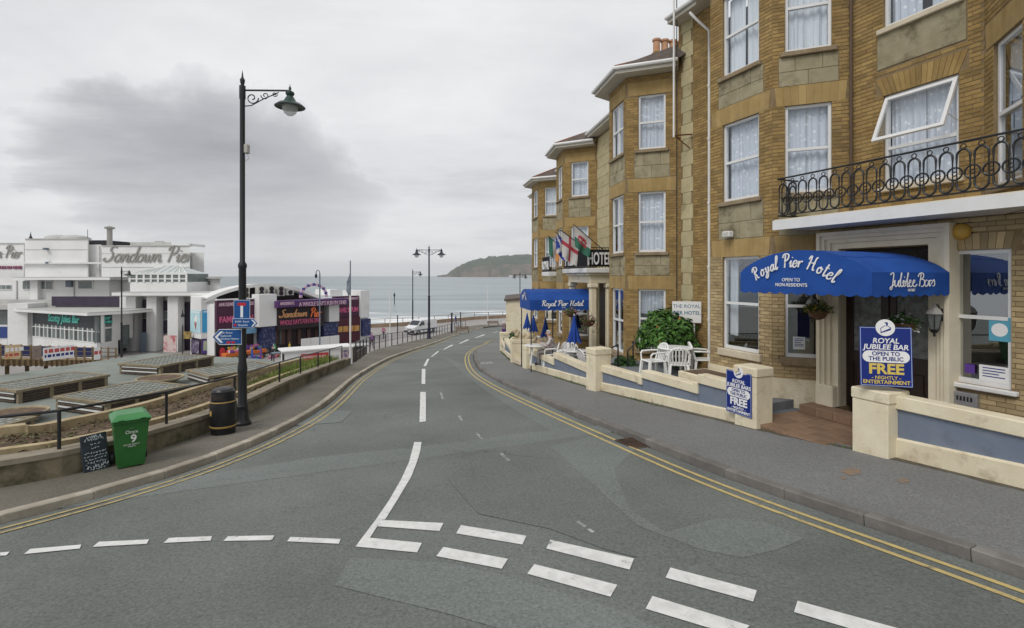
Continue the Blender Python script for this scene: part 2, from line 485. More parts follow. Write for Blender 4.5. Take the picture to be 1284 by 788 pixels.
M_PAINT = mat('road_paint', (0.74, 0.74, 0.72), 0.75, (0.60, 0.60, 0.58), 9, bump=0.3, bscale=70, stain=(0.22, 0.23, 0.22), stain_scale=7, stain_lo=0.60, stain_hi=0.70)
M_PAINTF = mat('road_paint_faded', (0.42, 0.43, 0.42), 0.8, (0.26, 0.27, 0.26), 9, stain=(0.12, 0.13, 0.125), stain_scale=9, stain_lo=0.48, stain_hi=0.6)
M_YELL = mat('yellow_paint', (0.56, 0.43, 0.17), 0.8, (0.44, 0.35, 0.16), 6, stain=(0.16, 0.15, 0.12), stain_scale=8, stain_lo=0.56, stain_hi=0.7)
M_YELLF = mat('yellow_paint_worn', (0.46, 0.36, 0.16), 0.8, (0.34, 0.28, 0.15), 6, stain=(0.15, 0.145, 0.12), stain_scale=8, stain_lo=0.5, stain_hi=0.66)
M_CONC = mat('weathered_concrete', (0.20, 0.17, 0.125), 0.9, (0.29, 0.255, 0.195), 2.5, bump=0.5, bscale=30, stain=(0.10, 0.085, 0.055), stain_scale=1.1, stain_lo=0.5, stain_hi=0.72)
M_MOSSY = mat('mossy_wall', (0.16, 0.135, 0.085), 0.95, (0.25, 0.215, 0.15), 2.2, bump=0.6, bscale=25, stain=(0.055, 0.055, 0.028), stain_scale=1.3, stain_lo=0.46, stain_hi=0.66)
M_SOIL = mat('dead_bed', (0.085, 0.055, 0.038), 0.95, (0.17, 0.115, 0.075), 5, bump=1.0, bscale=18, stain=(0.24, 0.20, 0.15), stain_scale=14, stain_lo=0.66, stain_hi=0.72)
M_TIMBER = mat('edging_stone', (0.33, 0.26, 0.15), 0.85, (0.48, 0.39, 0.24), 5, bump=0.4, stain=(0.13, 0.10, 0.06), stain_scale=2.5, stain_lo=0.55, stain_hi=0.7)
M_ROOF = mat('roof_felt', (0.185, 0.205, 0.185), 0.9, (0.235, 0.255, 0.232), 0.8, bump=0.2, stain=(0.13, 0.135, 0.115), stain_scale=0.5)
M_ESPL = mat('esplanade_paving', (0.27, 0.255, 0.245), 0.9, (0.34, 0.325, 0.31), 0.9, stain=(0.2, 0.19, 0.18), stain_scale=0.3)
M_SAND = mat('sand', (0.50, 0.40, 0.27), 0.95, (0.58, 0.48, 0.34), 0.6, bump=0.4, bscale=5)
M_IRON = mat('black_iron', (0.012, 0.013, 0.016), 0.45, spec=0.5)
M_NAVY = mat('navy_iron', (0.016, 0.018, 0.038), 0.4, spec=0.5)
M_WHITE = mat('white_paint', (0.74, 0.74, 0.73), 0.6, (0.66, 0.66, 0.645), 1.4)
M_WHITEGL = mat('white_plastic', (0.78, 0.78, 0.77), 0.35)
M_CREAM = mat('cream_render', (0.76, 0.69, 0.52), 0.85, (0.66, 0.58, 0.42), 1.6, bump=0.3, bscale=40, stain=(0.34, 0.27, 0.16), stain_scale=2.6, stain_lo=0.54, stain_hi=0.80)

def sheet(name, rows, m, parent=None, kind='structure'):
    """rows: list of equal-length lists of points"""
    b = MB(); n = len(rows[0])
    vs = [p for r in rows for p in r]
    fs = [(i * n + j, i * n + j + 1, (i + 1) * n + j + 1, (i + 1) * n + j) for i in range(len(rows) - 1) for j in range(n - 1)]
    b.add(vs, fs)
    o = b.build(name, m, parent, smooth=True)
    if kind and parent is None: o['kind'] = kind
    return o
def drape(name, poly, h, m, parent=None, cuts=5):
    """flat marking: pixel polygon laid on the ground h above it"""
    bm = bmesh.new()
    vs = [bm.verts.new((p.x, p.y, 0)) for p in poly]
    bm.faces.new(vs)
    bmesh.ops.triangulate(bm, faces=bm.faces)
    if cuts: bmesh.ops.subdivide_edges(bm, edges=bm.edges, cuts=cuts, use_grid_fill=True)
    for v in bm.verts: v.co.z = g(v.co.x, v.co.y) + h
    bmesh.ops.recalc_face_normals(bm, faces=bm.faces)
    for f in bm.faces:
        if f.normal.z < 0: f.normal_flip()
    me = bpy.data.meshes.new(name); bm.to_mesh(me); bm.free(); me.materials.append(m)
    o = bpy.data.objects.new(name, me); C.objects.link(o)
    if parent is not None: o.parent = parent
    else: o['kind'] = 'structure'
    return o
def pxs(l, h=0.0): return [G(a, b, h) for a, b in l]

# ------------------------------------------------------------------ lines of the street
KL = [(0, 647.5), (85, 628.5), (152, 612.4), (210, 596), (263, 577), (340, 543.8), (373, 527.8), (413, 501), (442.5, 474.5), (469, 458.5), (490, 448), (522, 437), (545, 429.8)]
KR = [(1284, 705.6), (1171.6, 673), (1041, 635), (916, 595), (815.5, 552.7), (760, 532), (680, 500), (632.7, 480), (602, 462), (594, 444), (602, 435), (614.6, 430), (622, 425.5)]
WL = [(0, 612), (140, 582), (201, 563), (257, 544), (312, 520), (373, 486.5), (442, 456)]
BL = [(468, 440), (501, 431.5), (541, 422.5)]
kl = [Vector((-40, -9)), Vector((-16, -1.5)), Vector((-9.3, 2.6))] + [G(a, b, 0.1).xy for a, b in KL] + [Vector((-6.9, 60)), Vector((-6.0, 72)), Vector((-2.0, 82)), Vector((12, 89)), Vector((60, 100))]
kr = [Vector((12.0, -14.5)), Vector((6.6, -1.0))] + [G(a, b, 0.1).xy for a, b in KR] + [Vector((1.5, 56)), Vector((9, 66)), Vector((22, 74)), Vector((60, 86))]
wlb = [Vector((-40, -5)), Vector((-17, 1.5)), Vector((-10.6, 4.7))] + [G(a, b, 0.1).xy for a, b in WL]
bl = [G(a, b, 0.1).xy for a, b in BL] + [Vector((-9.2, 62)), Vector((-8.2, 74)), Vector((-4, 85)), Vector((12, 92)), Vector((60, 103))]
kl, kr = smooth_poly(kl, 8), smooth_poly(kr, 8)
def relax(l, n=14):
    l = resample(l, 0.5) + [l[-1]]
    for _ in range(n):
        l = [l[0]] + [(l[i - 1] + l[i] * 2 + l[i + 1]) / 4 for i in range(1, len(l) - 1)] + [l[-1]]
    return l
kl, kr = relax(kl), relax(kr)
wls = smooth_poly(wlb, 8)
back = smooth_poly(wlb + bl, 8)
# road: rows across the carriageway
rows = []
ys = [-14 + 0.5 * i for i in range(36)] + [4 + 0.75 * i for i in range(108)]
klr, krr = resample(kl, 0.4), resample(kr, 0.4)
for Y in ys:
    a, b = xat(kl, Y), xat(kr, Y)
    if Y > 58: b = max(b, xat(kr, min(Y, 85)))
    n = 28
    rows.append([(a + 0.05 + (b - a - 0.10) * k / n, Y, g(a + (b - a) * k / n, Y)) for k in range(n + 1)])
road = sheet('road', rows, M_ASPH)
# land under the street and the hotels, one sheet
rows = []
for i in range(70):
    Y = -30 + 2.0 * i
    xl = xat(back, Y) if Y < 100 else 70
    rows.append([(xl - 0.1 + (140 - xl) * (k / 30) ** 1.6, Y, g(xl - 0.1 + (140 - xl) * (k / 30) ** 1.6, Y) - 0.06) for k in range(31)])
sheet('ground', rows, M_PAVE)

def kerb_run(line, step, w, m, parent, side, h=0.11, lowered=None):
    src = MB().bbox(-0.449, 0.449, 0, w, -0.15, h, 0.012).build('kerbstone', m, parent)
    pts = resample(line, step); first = True
    for a, b in zip(pts[:-1], pts[1:]):
        mid = (a + b) / 2
        if mid.y < 2.5 or mid.y > 78: continue
        d = b - a; ang = math.atan2(d.y, d.x)
        za, zb = g(a.x, a.y), g(b.x, b.y)
        o = src if first else inst(src, parent); first = False
        o.location = (mid.x, mid.y, (za + zb) / 2 + random.uniform(-.006, .006))
        pitch = -math.atan2(zb - za, d.length)
        o.rotation_euler = (0, pitch, ang + random.uniform(-.006, .006))
        o.scale = (d.length / 0.9, side, 1)
def strip(name, la, lb, h, m, step=0.6, n=6, y0=-20, y1=90, parent=None):
    """sheet between two lines that both run up the street"""
    rows = []; Y = y0
    while Y <= y1:
        a, b = xat(la, Y), xat(lb, Y)
        rows.append([(a + (b - a) * k / n, Y, g(a + (b - a) * k / n, Y) + h) for k in range(n + 1)]); Y += step
    return sheet(name, rows, m, parent)
pav_l = strip('pavement', back, offset(kl, 0.12), 0.10, M_PAVEL, n=8, y0=-8, y1=84)
kerb_run(kl, 0.9, 0.15, M_KERBL, pav_l, 1)
# frontage line of the hotel gardens
fw = [Vector((9.3, -2.0)), Vector((6.1, 5.9)), Vector((5.45, 7.45)), Vector((5.05, 8.2)), Vector((4.39, 9.31)), Vector((2.386, 14.05)), Vector((0.617, 20.3)), Vector((0.05, 23.3)), Vector((-0.68, 31.2)), Vector((-0.9, 37)), Vector((0.2, 46)), Vector((4, 56)), Vector((20, 68)), Vector((60, 80))]
fws = smooth_poly(fw, 8)
pav_r = strip('pavement', offset(kr, -0.12), offset(fws, -0.15), 0.10, M_PAVE, n=8, y0=-12, y1=66)
kerb_run(kr, 0.9, 0.15, M_KERB, pav_r, -1)

def line_sheet(name, line, o0, o1, m, ymin, ymax, h=0.008):
    l0, l1 = resample(offset(line, o0), 0.35), None
    pts = resample(line, 0.35); A, B = offset(pts, o0), offset(pts, o1)
    rows = [[(a.x, a.y, g(a.x, a.y) + h), (b.x, b.y, g(b.x, b.y) + h)] for a, b in zip(A, B) if ymin < a.y < ymax]
    return sheet(name, rows, m)
for (ln, sgn, o1, o2, y0, y1) in ((kl, -1, 0.20, 0.36, 2.5, 58), (kr, 1, 0.26, 0.44, 2.0, 52)):
    for o_ in (o1, o2):
        line_sheet('yellow_line', ln, sgn * o_, sgn * (o_ + 0.060), M_YELL if ln is kr else M_YELLF, y0, y1)

# white markings (photograph pixels -> ground)
marks = [
 [(0,698),(0,694),(12,693),(8,697.5)], [(30,696),(38,689.5),(102,684),(100,689)], [(116,687),(124,680.5),(187,677.5),(184,683)],
 [(205,682),(212,675.5),(266,673.5),(264,679)], [(280,679.5),(286,673.5),(344,672.5),(341,678.5)], [(360,680),(364,674.5),(427,677),(425,683)],
 [(690,678),(795,701.6),(789.5,715.6),(685,689)], [(840.6,713),(949,741.7),(944.4,755.8),(834.6,725.7)], [(1000,754.8),(1150,796),(1142,812),(995.6,769)],
 [(670,708.6),(774,734.7),(765.4,749.7),(661,720.7)], [(818,748.7),(940,786),(926,800),(809.5,764.8)],
 [(578,659.6),(660,673),(655,684),(572,670)], [(556,687),(637,702),(629,714.5),(547,698.5)],
 [(527,492),(534,492),(534,529),(526,530)], [(529,463),(533.5,463),(533.2,482),(528.5,482)], [(531,459.5),(534.2,459.5),(538.5,450.5),(535.5,450.5)],
 [(540,448),(541.8,447.8),(550.8,441),(548.5,440.8)], [(555.4,438.5),(557.3,438.5),(568.7,433),(566,432.8)], [(575,431.3),(577.3,431.2),(588.7,426.3),(586,426)],
 [(595.3,424),(597.3,423.9),(609,420),(606,419.8)], [(617,417.7),(618.4,417.6),(624.7,416.2),(623,416.1)],
]
for q in marks: drape('road_marking', pxs(q), 0.0085, M_PAINT, cuts=3)
drape('road_marking', pxs([(519.5,555),(528.5,555),(527,566),(523.5,578),(516,598),(500,625),(483,652.5),(477,653),(556,657),(551,667),(473,661),(464,675.5),(529,682),(523,694),(446,686.5),(452,678),(471,653),(488,628),(503,602),(513,580)]), 0.0085, M_PAINT, cuts=3)
for q in ([(551,492),(554,492),(557,501),(554,501)], [(574,522),(577.5,522),(581,528),(577,528)], [(596,543),(599,543),(606,551),(602,551)], [(626,569),(630,568.5),(640,578),(636,578.5)],
          [(722,655),(726,654),(746,668),(742,669)]):
    drape('road_marking', pxs(q), 0.008, M_PAINTF, cuts=2)
drape('road_marking', pxs([(603,455),(617.5,454),(618,456),(602.5,457)], 0.1), 0.106, M_PAINTF, cuts=2)
# trench reinstatements and resurfaced patches
PH = 0.0008
for q, m_ in (
  ([(0,648),(120,628),(260,604),(400,580),(515,562),(640,552),(700,545),(780,540),(760,533),(640,545),(560,557),(400,573),(260,595),(120,617),(0,636)], M_ASPH2),
  ([(556,447),(580,457),(620,474),(665,498),(720,524),(742,546),(700,545),(655,520),(612,492),(580,468)], M_ASPH2),
  ([(742,548),(800,560),(770,590),(790,640),(835,668),(900,650),(960,655),(1010,675),(975,690),(930,700),(880,690),(800,660),(735,600),(690,560)], M_ASPH2),
  ([(430,716),(440,700),(560,706),(640,724),(760,760),(860,800),(700,810),(560,770),(420,735)], M_ASPH2),
  ([(372,520),(382,512),(442,516),(428,530),(372,534)], M_ASPH2),
  ([(660,560),(690,570),(740,640),(800,700),(760,690),(690,664),(600,645),(560,600)], M_ASPH3)):
    PH += 0.0010; drape('asphalt_patch', pxs(q), PH, m_, cuts=6)
# storm drain by the right kerb
gp = G(797, 557, 0.0)
dg_ = thing('storm_drain', 'rusty iron drain grating beside the kerb on the double yellow lines', 'drain', gp, R(-66))
MB().box(-.30, .30, -.22, .22, .002, .014).build('frame', mat('rusty_iron', (0.05, 0.035, 0.028), 0.8, (0.10, 0.06, 0.04), 12), dg_)
for k in range(9):
    MB().box(-.26 + k * .0625, -.235 + k * .0625, -.19, .19, .0145, .026).build('grating_bar', MATS['rusty_iron'], dg_)

# ------------------------------------------------------------------ left side: low wall, beds, railing
wv_ = [p for p in resample(wls, 0.45) if p.y > 1.2]
lw = thing('roadside_wall', 'low mossy concrete wall at the back of the pavement with planting beds behind', 'wall', (wv_[10].x, wv_[10].y, g(*wv_[10]) + .1))
def wall_strip(line, o0, o1, zb, zt, m, name, parent, chunk=None):
    A, B = offset(line, o0), offset(line, o1)
    b = MB(); vs = []; fs = []; base = Vector(parent.location) if parent else Vector()
    for i, p in enumerate(line):
        z = g(p.x, p.y)
        za = zb if isinstance(zb, tuple) else None
        lo_ = zb[0] if isinstance(zb, tuple) else z + zb
        for q, zz in ((A[i], lo_), (A[i], z + zt), (B[i], z + zt), (B[i], lo_)):
            vs.append(Vector((q.x, q.y, zz)) - base)
    n = len(line)
    for i in range(n - 1):
        for k in range(4):
            k2 = (k + 1) % 4
            fs.append((i * 4 + k, i * 4 + k2, (i + 1) * 4 + k2, (i + 1) * 4 + k))
    fs += [(0, 1, 2, 3), tuple((n - 1) * 4 + k for k in (3, 2, 1, 0))]
    b.add(vs, fs); return b.build(name, m, parent)
wall_strip(wv_, 0.0, 0.24, -0.1, 0.40, M_MOSSY, 'wall', lw)
cuts_ = list(range(0, len(wv_), 5))
for a, b_ in zip(cuts_[:-1], cuts_[1:]):
    seg = wv_[a:b_ + 1]
    wall_strip(seg, -0.035, 0.275, 0.402, 0.475 + random.uniform(-.004, .004), M_CONC, 'coping', lw)
bedl = [p for p in wv_ if p.y < 24]
bed = wall_strip(bedl, 0.26, 2.0, (-6.0,), 0.36, M_SOIL, 'planting_bed', None); bed['kind'] = 'structure'
e1 = thing('bed_edging', 'weathered stone edging between the two brown beds beside the wall', 'edging', (bedl[8].x - .6, bedl[8].y, g(*bedl[8])))
wall_strip(bedl, 0.62, 0.76, 0.3, 0.47, M_TIMBER, 'edging_strip', e1)
e2 = thing('bed_edging', 'weathered stone edging along the outer side of the brown beds above the flat roof', 'edging', (bedl[8].x - 1.9, bedl[8].y, g(*bedl[8])))
wall_strip(bedl, 1.9, 2.08, 0.2, 0.52, M_TIMBER, 'edging_strip', e2)
# low dry growth in the beds
M_DRY = mat('dry_plants', (0.13, 0.095, 0.055), 0.9, (0.10, 0.10, 0.045), 3, island=0.5)
b = MB()
for i in range(5200):
    k = random.randrange(len(bedl) - 1); p = bedl[k].lerp(bedl[k + 1], random.random())
    t = (bedl[k + 1] - bedl[k]).normalized(); o_ = random.choice((random.uniform(.3, .6), random.uniform(.8, 1.88), random.uniform(.8, 1.88)))
    q = p + Vector((-t.y, t.x)) * o_; z = g(p.x, p.y) + .36
    a = random.uniform(0, 6.28); r = random.uniform(.02, .05); hh = random.uniform(.01, .07)
    d1 = Vector((math.cos(a), math.sin(a), 0)) * r; d2 = Vector((-math.sin(a), math.cos(a), 0)) * r * .5
    c = Vector((q.x, q.y, z + hh))
    b.add([c - d1, c - d2 + Vector((0, 0, .02)), c + d1 + Vector((0, 0, random.uniform(-.02, .03))), c + d2], [(0, 1, 2, 3)])
tag(b.build('bed_litter', M_DRY), 'brown dead growth and leaf litter covering the beds behind the wall', 'plants', kind='stuff')
# grass at the far end of the beds
b = MB()
M_GRASS = mat('rough_grass', (0.10, 0.16, 0.03), 0.9, (0.20, 0.24, 0.06), 2, island=0.5)
far = [p for p in wv_ if p.y > 14.5]
for i in range(3000):
    k = random.randrange(len(far) - 1); p = far[k].lerp(far[k + 1], random.random())
    t = (far[k + 1] - far[k]).normalized(); q = p + Vector((-t.y, t.x)) * random.uniform(.3, 1.3)
    z = g(p.x, p.y) + (.36 if p.y < 24 else .1); hgt = random.uniform(.1, .38) * min(1, (p.y - 14) / 5)
    a = random.uniform(0, 6.28); dx, dy = math.cos(a) * .015, math.sin(a) * .015
    lx, ly = random.uniform(-.1, .1), random.uniform(-.1, .1)
    b.add([(q.x - dx, q.y - dy, z), (q.x + dx, q.y + dy, z), (q.x + lx, q.y + ly, z + hgt)], [(0, 1, 2)])
tag(b.build('rough_grass', M_GRASS), 'rough green grass growing behind the end of the roadside wall', 'grass', kind='stuff')

# railing on the wall: posts where the photograph has them
rail = thing('roadside_railing', 'black iron railing with one top rail standing on the low roadside wall', 'railing', (wv_[10].x, wv_[10].y, g(*wv_[10]) + .47))
rb = Vector(rail.location)
off = offset(wv_, 0.12)
# equally spaced posts along the wall
lens = [0]
for a, b_ in zip(off[:-1], off[1:]): lens.append(lens[-1] + (b_ - a).length)
def at_len(L_):
    for i in range(len(off) - 1):
        if lens[i] <= L_ <= lens[i + 1]:
            return off[i].lerp(off[i + 1], (L_ - lens[i]) / (lens[i + 1] - lens[i]))
    return off[-1]
def find_px(px):
    best = min(range(len(off)), key=lambda i: abs(off[i].x / max(off[i].y, .1) - (px - 642) / F)); return lens[best]
plist = [find_px(52) - 2.75, find_px(52), find_px(214), find_px(290)] + [find_px(p_) for p_ in (351, 377, 397, 414, 430)]
tops = []
for L_ in plist:
    q = at_len(L_); z = g(q.x, q.y) + .47
    MB().tube([(q.x - rb.x, q.y - rb.y, z - rb.z - .03), (q.x - rb.x, q.y - rb.y, z - rb.z + .58)], .024, 8).build('post', M_IRON, rail)
    tops.append((q.x - rb.x, q.y - rb.y, z - rb.z + .58))
MB().tube(tops, .022, 8).build('top_rail', M_IRON, rail)
# railing that carries on along the pavement edge
bk = [p for p in resample(back, 1.9) if 26 < p.y < 80]
r2 = thing('pavement_railing', 'dark railing with two rails along the open edge of the pavement down the hill', 'railing', (bk[0].x, bk[0].y, g(*bk[0]) + .1))
rb = Vector(r2.location); tp = []; md = []
for q in bk:
    z = g(q.x, q.y) + .1
    MB().tube([(q.x - rb.x, q.y - rb.y, z - rb.z), (q.x - rb.x, q.y - rb.y, z - rb.z + 1.0)], .035, 6).build('post', M_NAVY, r2)
    tp.append((q.x - rb.x, q.y - rb.y, z - rb.z + 1.0)); md.append((q.x - rb.x, q.y - rb.y, z - rb.z + .5))
MB().tube(tp, .03, 6).build('top_rail', M_NAVY, r2)
MB().tube(md, .022, 6).build('middle_rail', M_NAVY, r2)

# ------------------------------------------------------------------ flat roof with rooflights
TZ = -2.1
outer = [p for p in offset(wv_, 2.09) if p.y < 24.2]
poly = [(-60, 6), (-60, 15.5)] + [(PF(0, TZ, 471).x, PF(0, TZ, 471).y), (PF(190, TZ, 443).x, PF(190, TZ, 443).y), (-13.4, 27.6), (-10.2, 25.0)] + [(p.x, p.y) for p in reversed(outer)]
b = MB(); b.prism(poly, -6.2, TZ)
tr = b.build('flat_roof', M_ROOF); tr['kind'] = 'structure'
M_LCON = mat('rooflight_rim', (0.19, 0.155, 0.10), 0.9, (0.29, 0.245, 0.17), 3, bump=0.4, stain=(0.10, 0.08, 0.055), stain_scale=1.5)
M_SLAT = mat('rooflight_slat', (0.075, 0.055, 0.042), 0.8, (0.12, 0.09, 0.07), 6)
M_GBLK = mat('glass_block', (0.29, 0.31, 0.28), 0.5, (0.20, 0.23, 0.205), 12, island=0.22, spec=0.35)
M_GDARK = mat('rooflight_ribs', (0.11, 0.105, 0.09), 0.85, (0.17, 0.16, 0.135), 6)
def rooflight(c, ang, L_, W_, label, H=0.46):
    t = thing('rooflight', label, 'rooflight', (c[0], c[1], TZ), ang, 'concrete rooflights on the flat roof')
    MB().box(-L_ / 2 + .12, L_ / 2 - .12, -W_ / 2 + .12, W_ / 2 - .12, 0.0, H - .06).build('inner_curb', M_GDARK, t)
    b = MB()
    n = max(2, round(L_ / 1.0)); nw = max(1, round(W_ / 1.1))
    for k in range(n + 1):
        for s_ in (-1, 1):
            x = -L_ / 2 + .14 + (L_ - .28) * k / n
            MB().box(x - .06, x + .06, s_ * (W_ / 2 - .08) - .06, s_ * (W_ / 2 - .08) + .06, 0, H - .065).build('pillar', M_LCON, t)
    for s_ in (-1, 1):
        for k in range(n):
            x0 = -L_ / 2 + .21 + (L_ - .28) * k / n; x1 = x0 + (L_ - .28) / n - .14
            for j in range(4):
                z = .05 + j * (H - .1) / 4
                MB().box(x0, x1, s_ * (W_ / 2 - .06) - .02, s_ * (W_ / 2 - .06) + .02, z, z + .05).build('slat', M_SLAT, t)
        for j in range(4):
            z = .05 + j * (H - .1) / 4
            MB().box(s_ * (L_ / 2 - .06) - .02, s_ * (L_ / 2 - .06) + .02, -W_ / 2 + .2, W_ / 2 - .2, z, z + .05).build('slat', M_WHITE if (s_ < 0 and j % 2) else M_SLAT, t)
    # rim: four beams, glass blocks set in ribs between
    rim = MB(); w_ = .16
    rim.box(-L_ / 2, L_ / 2, -W_ / 2, -W_ / 2 + w_, H - .06, H + .03); rim.box(-L_ / 2, L_ / 2, W_ / 2 - w_, W_ / 2, H - .06, H + .03)
    rim.box(-L_ / 2, -L_ / 2 + w_, -W_ / 2 + w_, W_ / 2 - w_, H - .06, H + .028); rim.box(L_ / 2 - w_, L_ / 2, -W_ / 2 + w_, W_ / 2 - w_, H - .06, H + .028)
    rim.build('rim', M_LCON, t)
    MB().box(-L_ / 2 + w_ + .002, L_ / 2 - w_ - .002, -W_ / 2 + w_ + .002, W_ / 2 - w_ - .002, H - .05, H + .012).build('rib_slab', M_GDARK, t)
    b = MB(); nx, ny = max(4, int((L_ - .4) / .22)), max(3, int((W_ - .4) / .22))
    for i in range(nx):
        for j in range(ny):
            x0 = -L_ / 2 + w_ + .02 + (L_ - 2 * w_ - .04) * i / nx; y0 = -W_ / 2 + w_ + .02 + (W_ - 2 * w_ - .04) * j / ny
            dx, dy = (L_ - 2 * w_) / nx - .07, (W_ - 2 * w_) / ny - .07
            b.box(x0 + .03, x0 + dx, y0 + .03, y0 + dy, H + .0125, H + .022)
    gb = b.build('glass_block', M_GBLK, t); gb['kind'] = 'stuff'
    return t
def rl_from(px_a, px_b, px_c, label, H=0.46):
    a, b_, c = [PF(p_[0], TZ + H + .03, p_[1]) for p_ in (px_a, px_b, px_c)]    # front-left, front-right, back-right
    d = (b_ - a); L_ = d.length; ang = math.atan2(d.y, d.x); nrm = Vector((-d.y, d.x, 0)).normalized()
    W_ = abs((c - b_).dot(nrm)); W_ = max(1.6, min(W_, 2.8))
    ctr = a + d / 2 + nrm * W_ / 2
    return rooflight(ctr, ang, L_, W_, label, H)
rl_from((20, 490), (138.5, 469.7), (91, 466), 'long concrete rooflight at the outer edge of the roof, facing the boarded ramp')
rl_from((131, 505.5), (239, 482.5), (190, 474), 'long concrete rooflight close behind the beds beside the green bin')
rl_from((200, 459), (270, 446), (233.5, 441.7), 'concrete rooflight standing nearest to the white pier pillars')
rl_from((262, 472), (352, 459), (338, 450), 'low concrete rooflight in front of the beach goods shop', 0.4)
rl_from((-60, 552), (48, 522), (10, 514), 'concrete rooflight partly hidden by the beds next to the chalkboard', 0.4)
rl_from((-150, 500), (-30, 477), (-60, 470), 'concrete rooflight furthest along the roof edge from the pier pillars', 0.46)
# shallow round planters on the roof
M_BOWL = mat('planter_bowl', (0.30, 0.25, 0.16), 0.85, (0.38, 0.32, 0.22), 6)
for (px, py, r, lab) in ((18, 518, .82, 'shallow stone planter bowl of dry soil between the two long rooflights near the beds'), (201, 474, .85, 'shallow stone planter bowl of dry soil between the rooflights nearest the lamp post')):
    q = PF(px, TZ + .3, py)
    t = thing('round_planter', lab, 'planter', (q.x, q.y, TZ), 0, 'round planters on the flat roof')
    MB().lathe([(.35, 0), (.42, .02), (r * .92, .26), (r, .27), (r, .33), (r * .93, .33), (r * .9, .27)], 28).build('bowl', M_BOWL, t, smooth=True)
    MB().lathe([(0.02, .3), (r * .905, .28)], 24).build('soil', M_SOIL, t)

# ------------------------------------------------------------------ esplanade, beach, sea, headland
pe = [Vector((-120, 62)), Vector((-60, 69)), Vector((PX(440, 79), 79)), Vector((PX(540, 87), 87)), Vector((PX(634, 99), 99)), Vector((40, 120)), Vector((140, 160))]
pes = smooth_poly(pe, 6)
b = MB(); vs = []; fs = []
for i, p in enumerate(pes): vs += [(p.x, p.y, LOW - .03), (p.x * 1.0, max(5 + i * .2, -10), LOW - .03)]
for i in range(len(pes) - 1): fs.append((2 * i, 2 * i + 1, 2 * i + 3, 2 * i + 2))
b.add(vs, fs); o = b.build('esplanade', M_ESPL); o['kind'] = 'structure'
rows = []
for p in pes:
    r = []
    for k in range(9):
        f_ = k / 8; r.append((p.x - 6 * f_, p.y + 46 * f_, LOW - 0.9 - 2.6 * f_ ** .9 + random.uniform(-.05, .05)))
    rows.append(r)
sheet('beach', rows, M_SAND)
SEA = -8.2
m = bpy.data.materials.new('sea_water'); m.use_nodes = True; N, L = m.node_tree.nodes, m.node_tree.links
p_ = N['Principled BSDF']; p_.inputs['Roughness'].default_value = 0.22; p_.inputs['IOR'].default_value = 1.33
tcn = N.new('ShaderNodeTexCoord')
def wnz(scale, det, st, rot=0.12):
    mp = N.new('ShaderNodeMapping'); mp.inputs['Scale'].default_value = st; mp.inputs['Rotation'].default_value = (0, 0, rot); L.new(tcn.outputs['Object'], mp.inputs[0])
    n = N.new('ShaderNodeTexNoise'); n.inputs['Scale'].default_value = scale; n.inputs['Detail'].default_value = det; n.inputs['Roughness'].default_value = 0.62
    L.new(mp.outputs[0], n.inputs['Vector']); return n.outputs['Fac']
bm1 = N.new('ShaderNodeBump'); bm1.inputs['Strength'].default_value = 0.5; bm1.inputs['Distance'].default_value = 0.5
L.new(wnz(0.22, 10, (0.25, 1, 1)), bm1.inputs['Height']); L.new(bm1.outputs[0], p_.inputs['Normal'])
rp = N.new('ShaderNodeValToRGB'); L.new(wnz(0.06, 11, (0.14, 1, 1)), rp.inputs[0])
rp.color_ramp.elements[0].position = 0.36; rp.color_ramp.elements[0].color = (0.11, 0.155, 0.175, 1)
rp.color_ramp.elements[1].position = 0.68; rp.color_ramp.elements[1].color = (0.34, 0.385, 0.395, 1)
# foam of the breakers: long streaks close to the shore
sx = N.new('ShaderNodeSeparateXYZ'); L.new(tcn.outputs['Object'], sx.inputs[0])
def mth(op, a, b_=None, cl=False):
    n = N.new('ShaderNodeMath'); n.operation = op; n.use_clamp = cl
    for i, v in enumerate((a, b_)):
        if v is None: continue
        if isinstance(v, (int, float)): n.inputs[i].default_value = v
        else: L.new(v, n.inputs[i])
    return n.outputs[0]
shore = mth('SUBTRACT', sx.outputs[1], mth('MULTIPLY', sx.outputs[0], 0.36))          # metres from the shore, roughly
near = mth('SUBTRACT', 1.0, mth('DIVIDE', mth('ABSOLUTE', mth('SUBTRACT', shore, 118.0)), 80.0), True)
fo = mth('ADD', wnz(0.16, 8, (0.13, 1.0, 1), -0.35), mth('MULTIPLY', near, 0.30))
mr = N.new('ShaderNodeMapRange'); L.new(fo, mr.inputs[0]); mr.inputs[1].default_value = 0.70; mr.inputs[2].default_value = 0.78
mx = N.new('ShaderNodeMix'); mx.data_type = 'RGBA'; L.new(mr.outputs[0], mx.inputs[0]); L.new(rp.outputs[0], mx.inputs[6]); mx.inputs[7].default_value = (0.78, 0.79, 0.79, 1)
L.new(mx.outputs[2], p_.inputs['Base Color'])
ro = N.new('ShaderNodeMapRange'); L.new(mr.outputs[0], ro.inputs[0]); ro.inputs[3].default_value = 0.30; ro.inputs[4].default_value = 0.85; L.new(ro.outputs[0], p_.inputs['Roughness'])
M_SEA = m
b = MB(); S_ = 9200
b.add([(-S_, 60, SEA), (S_, 60, SEA), (S_, S_, SEA), (-S_, S_, SEA)], [(0, 1, 2, 3)])
o = b.build('sea', M_SEA); o['kind'] = 'structure'
# swell lines breaking on the beach
M_FOAM = mat('foam', (0.78, 0.79, 0.79), 0.8, (0.62, 0.66, 0.67), 0.8)
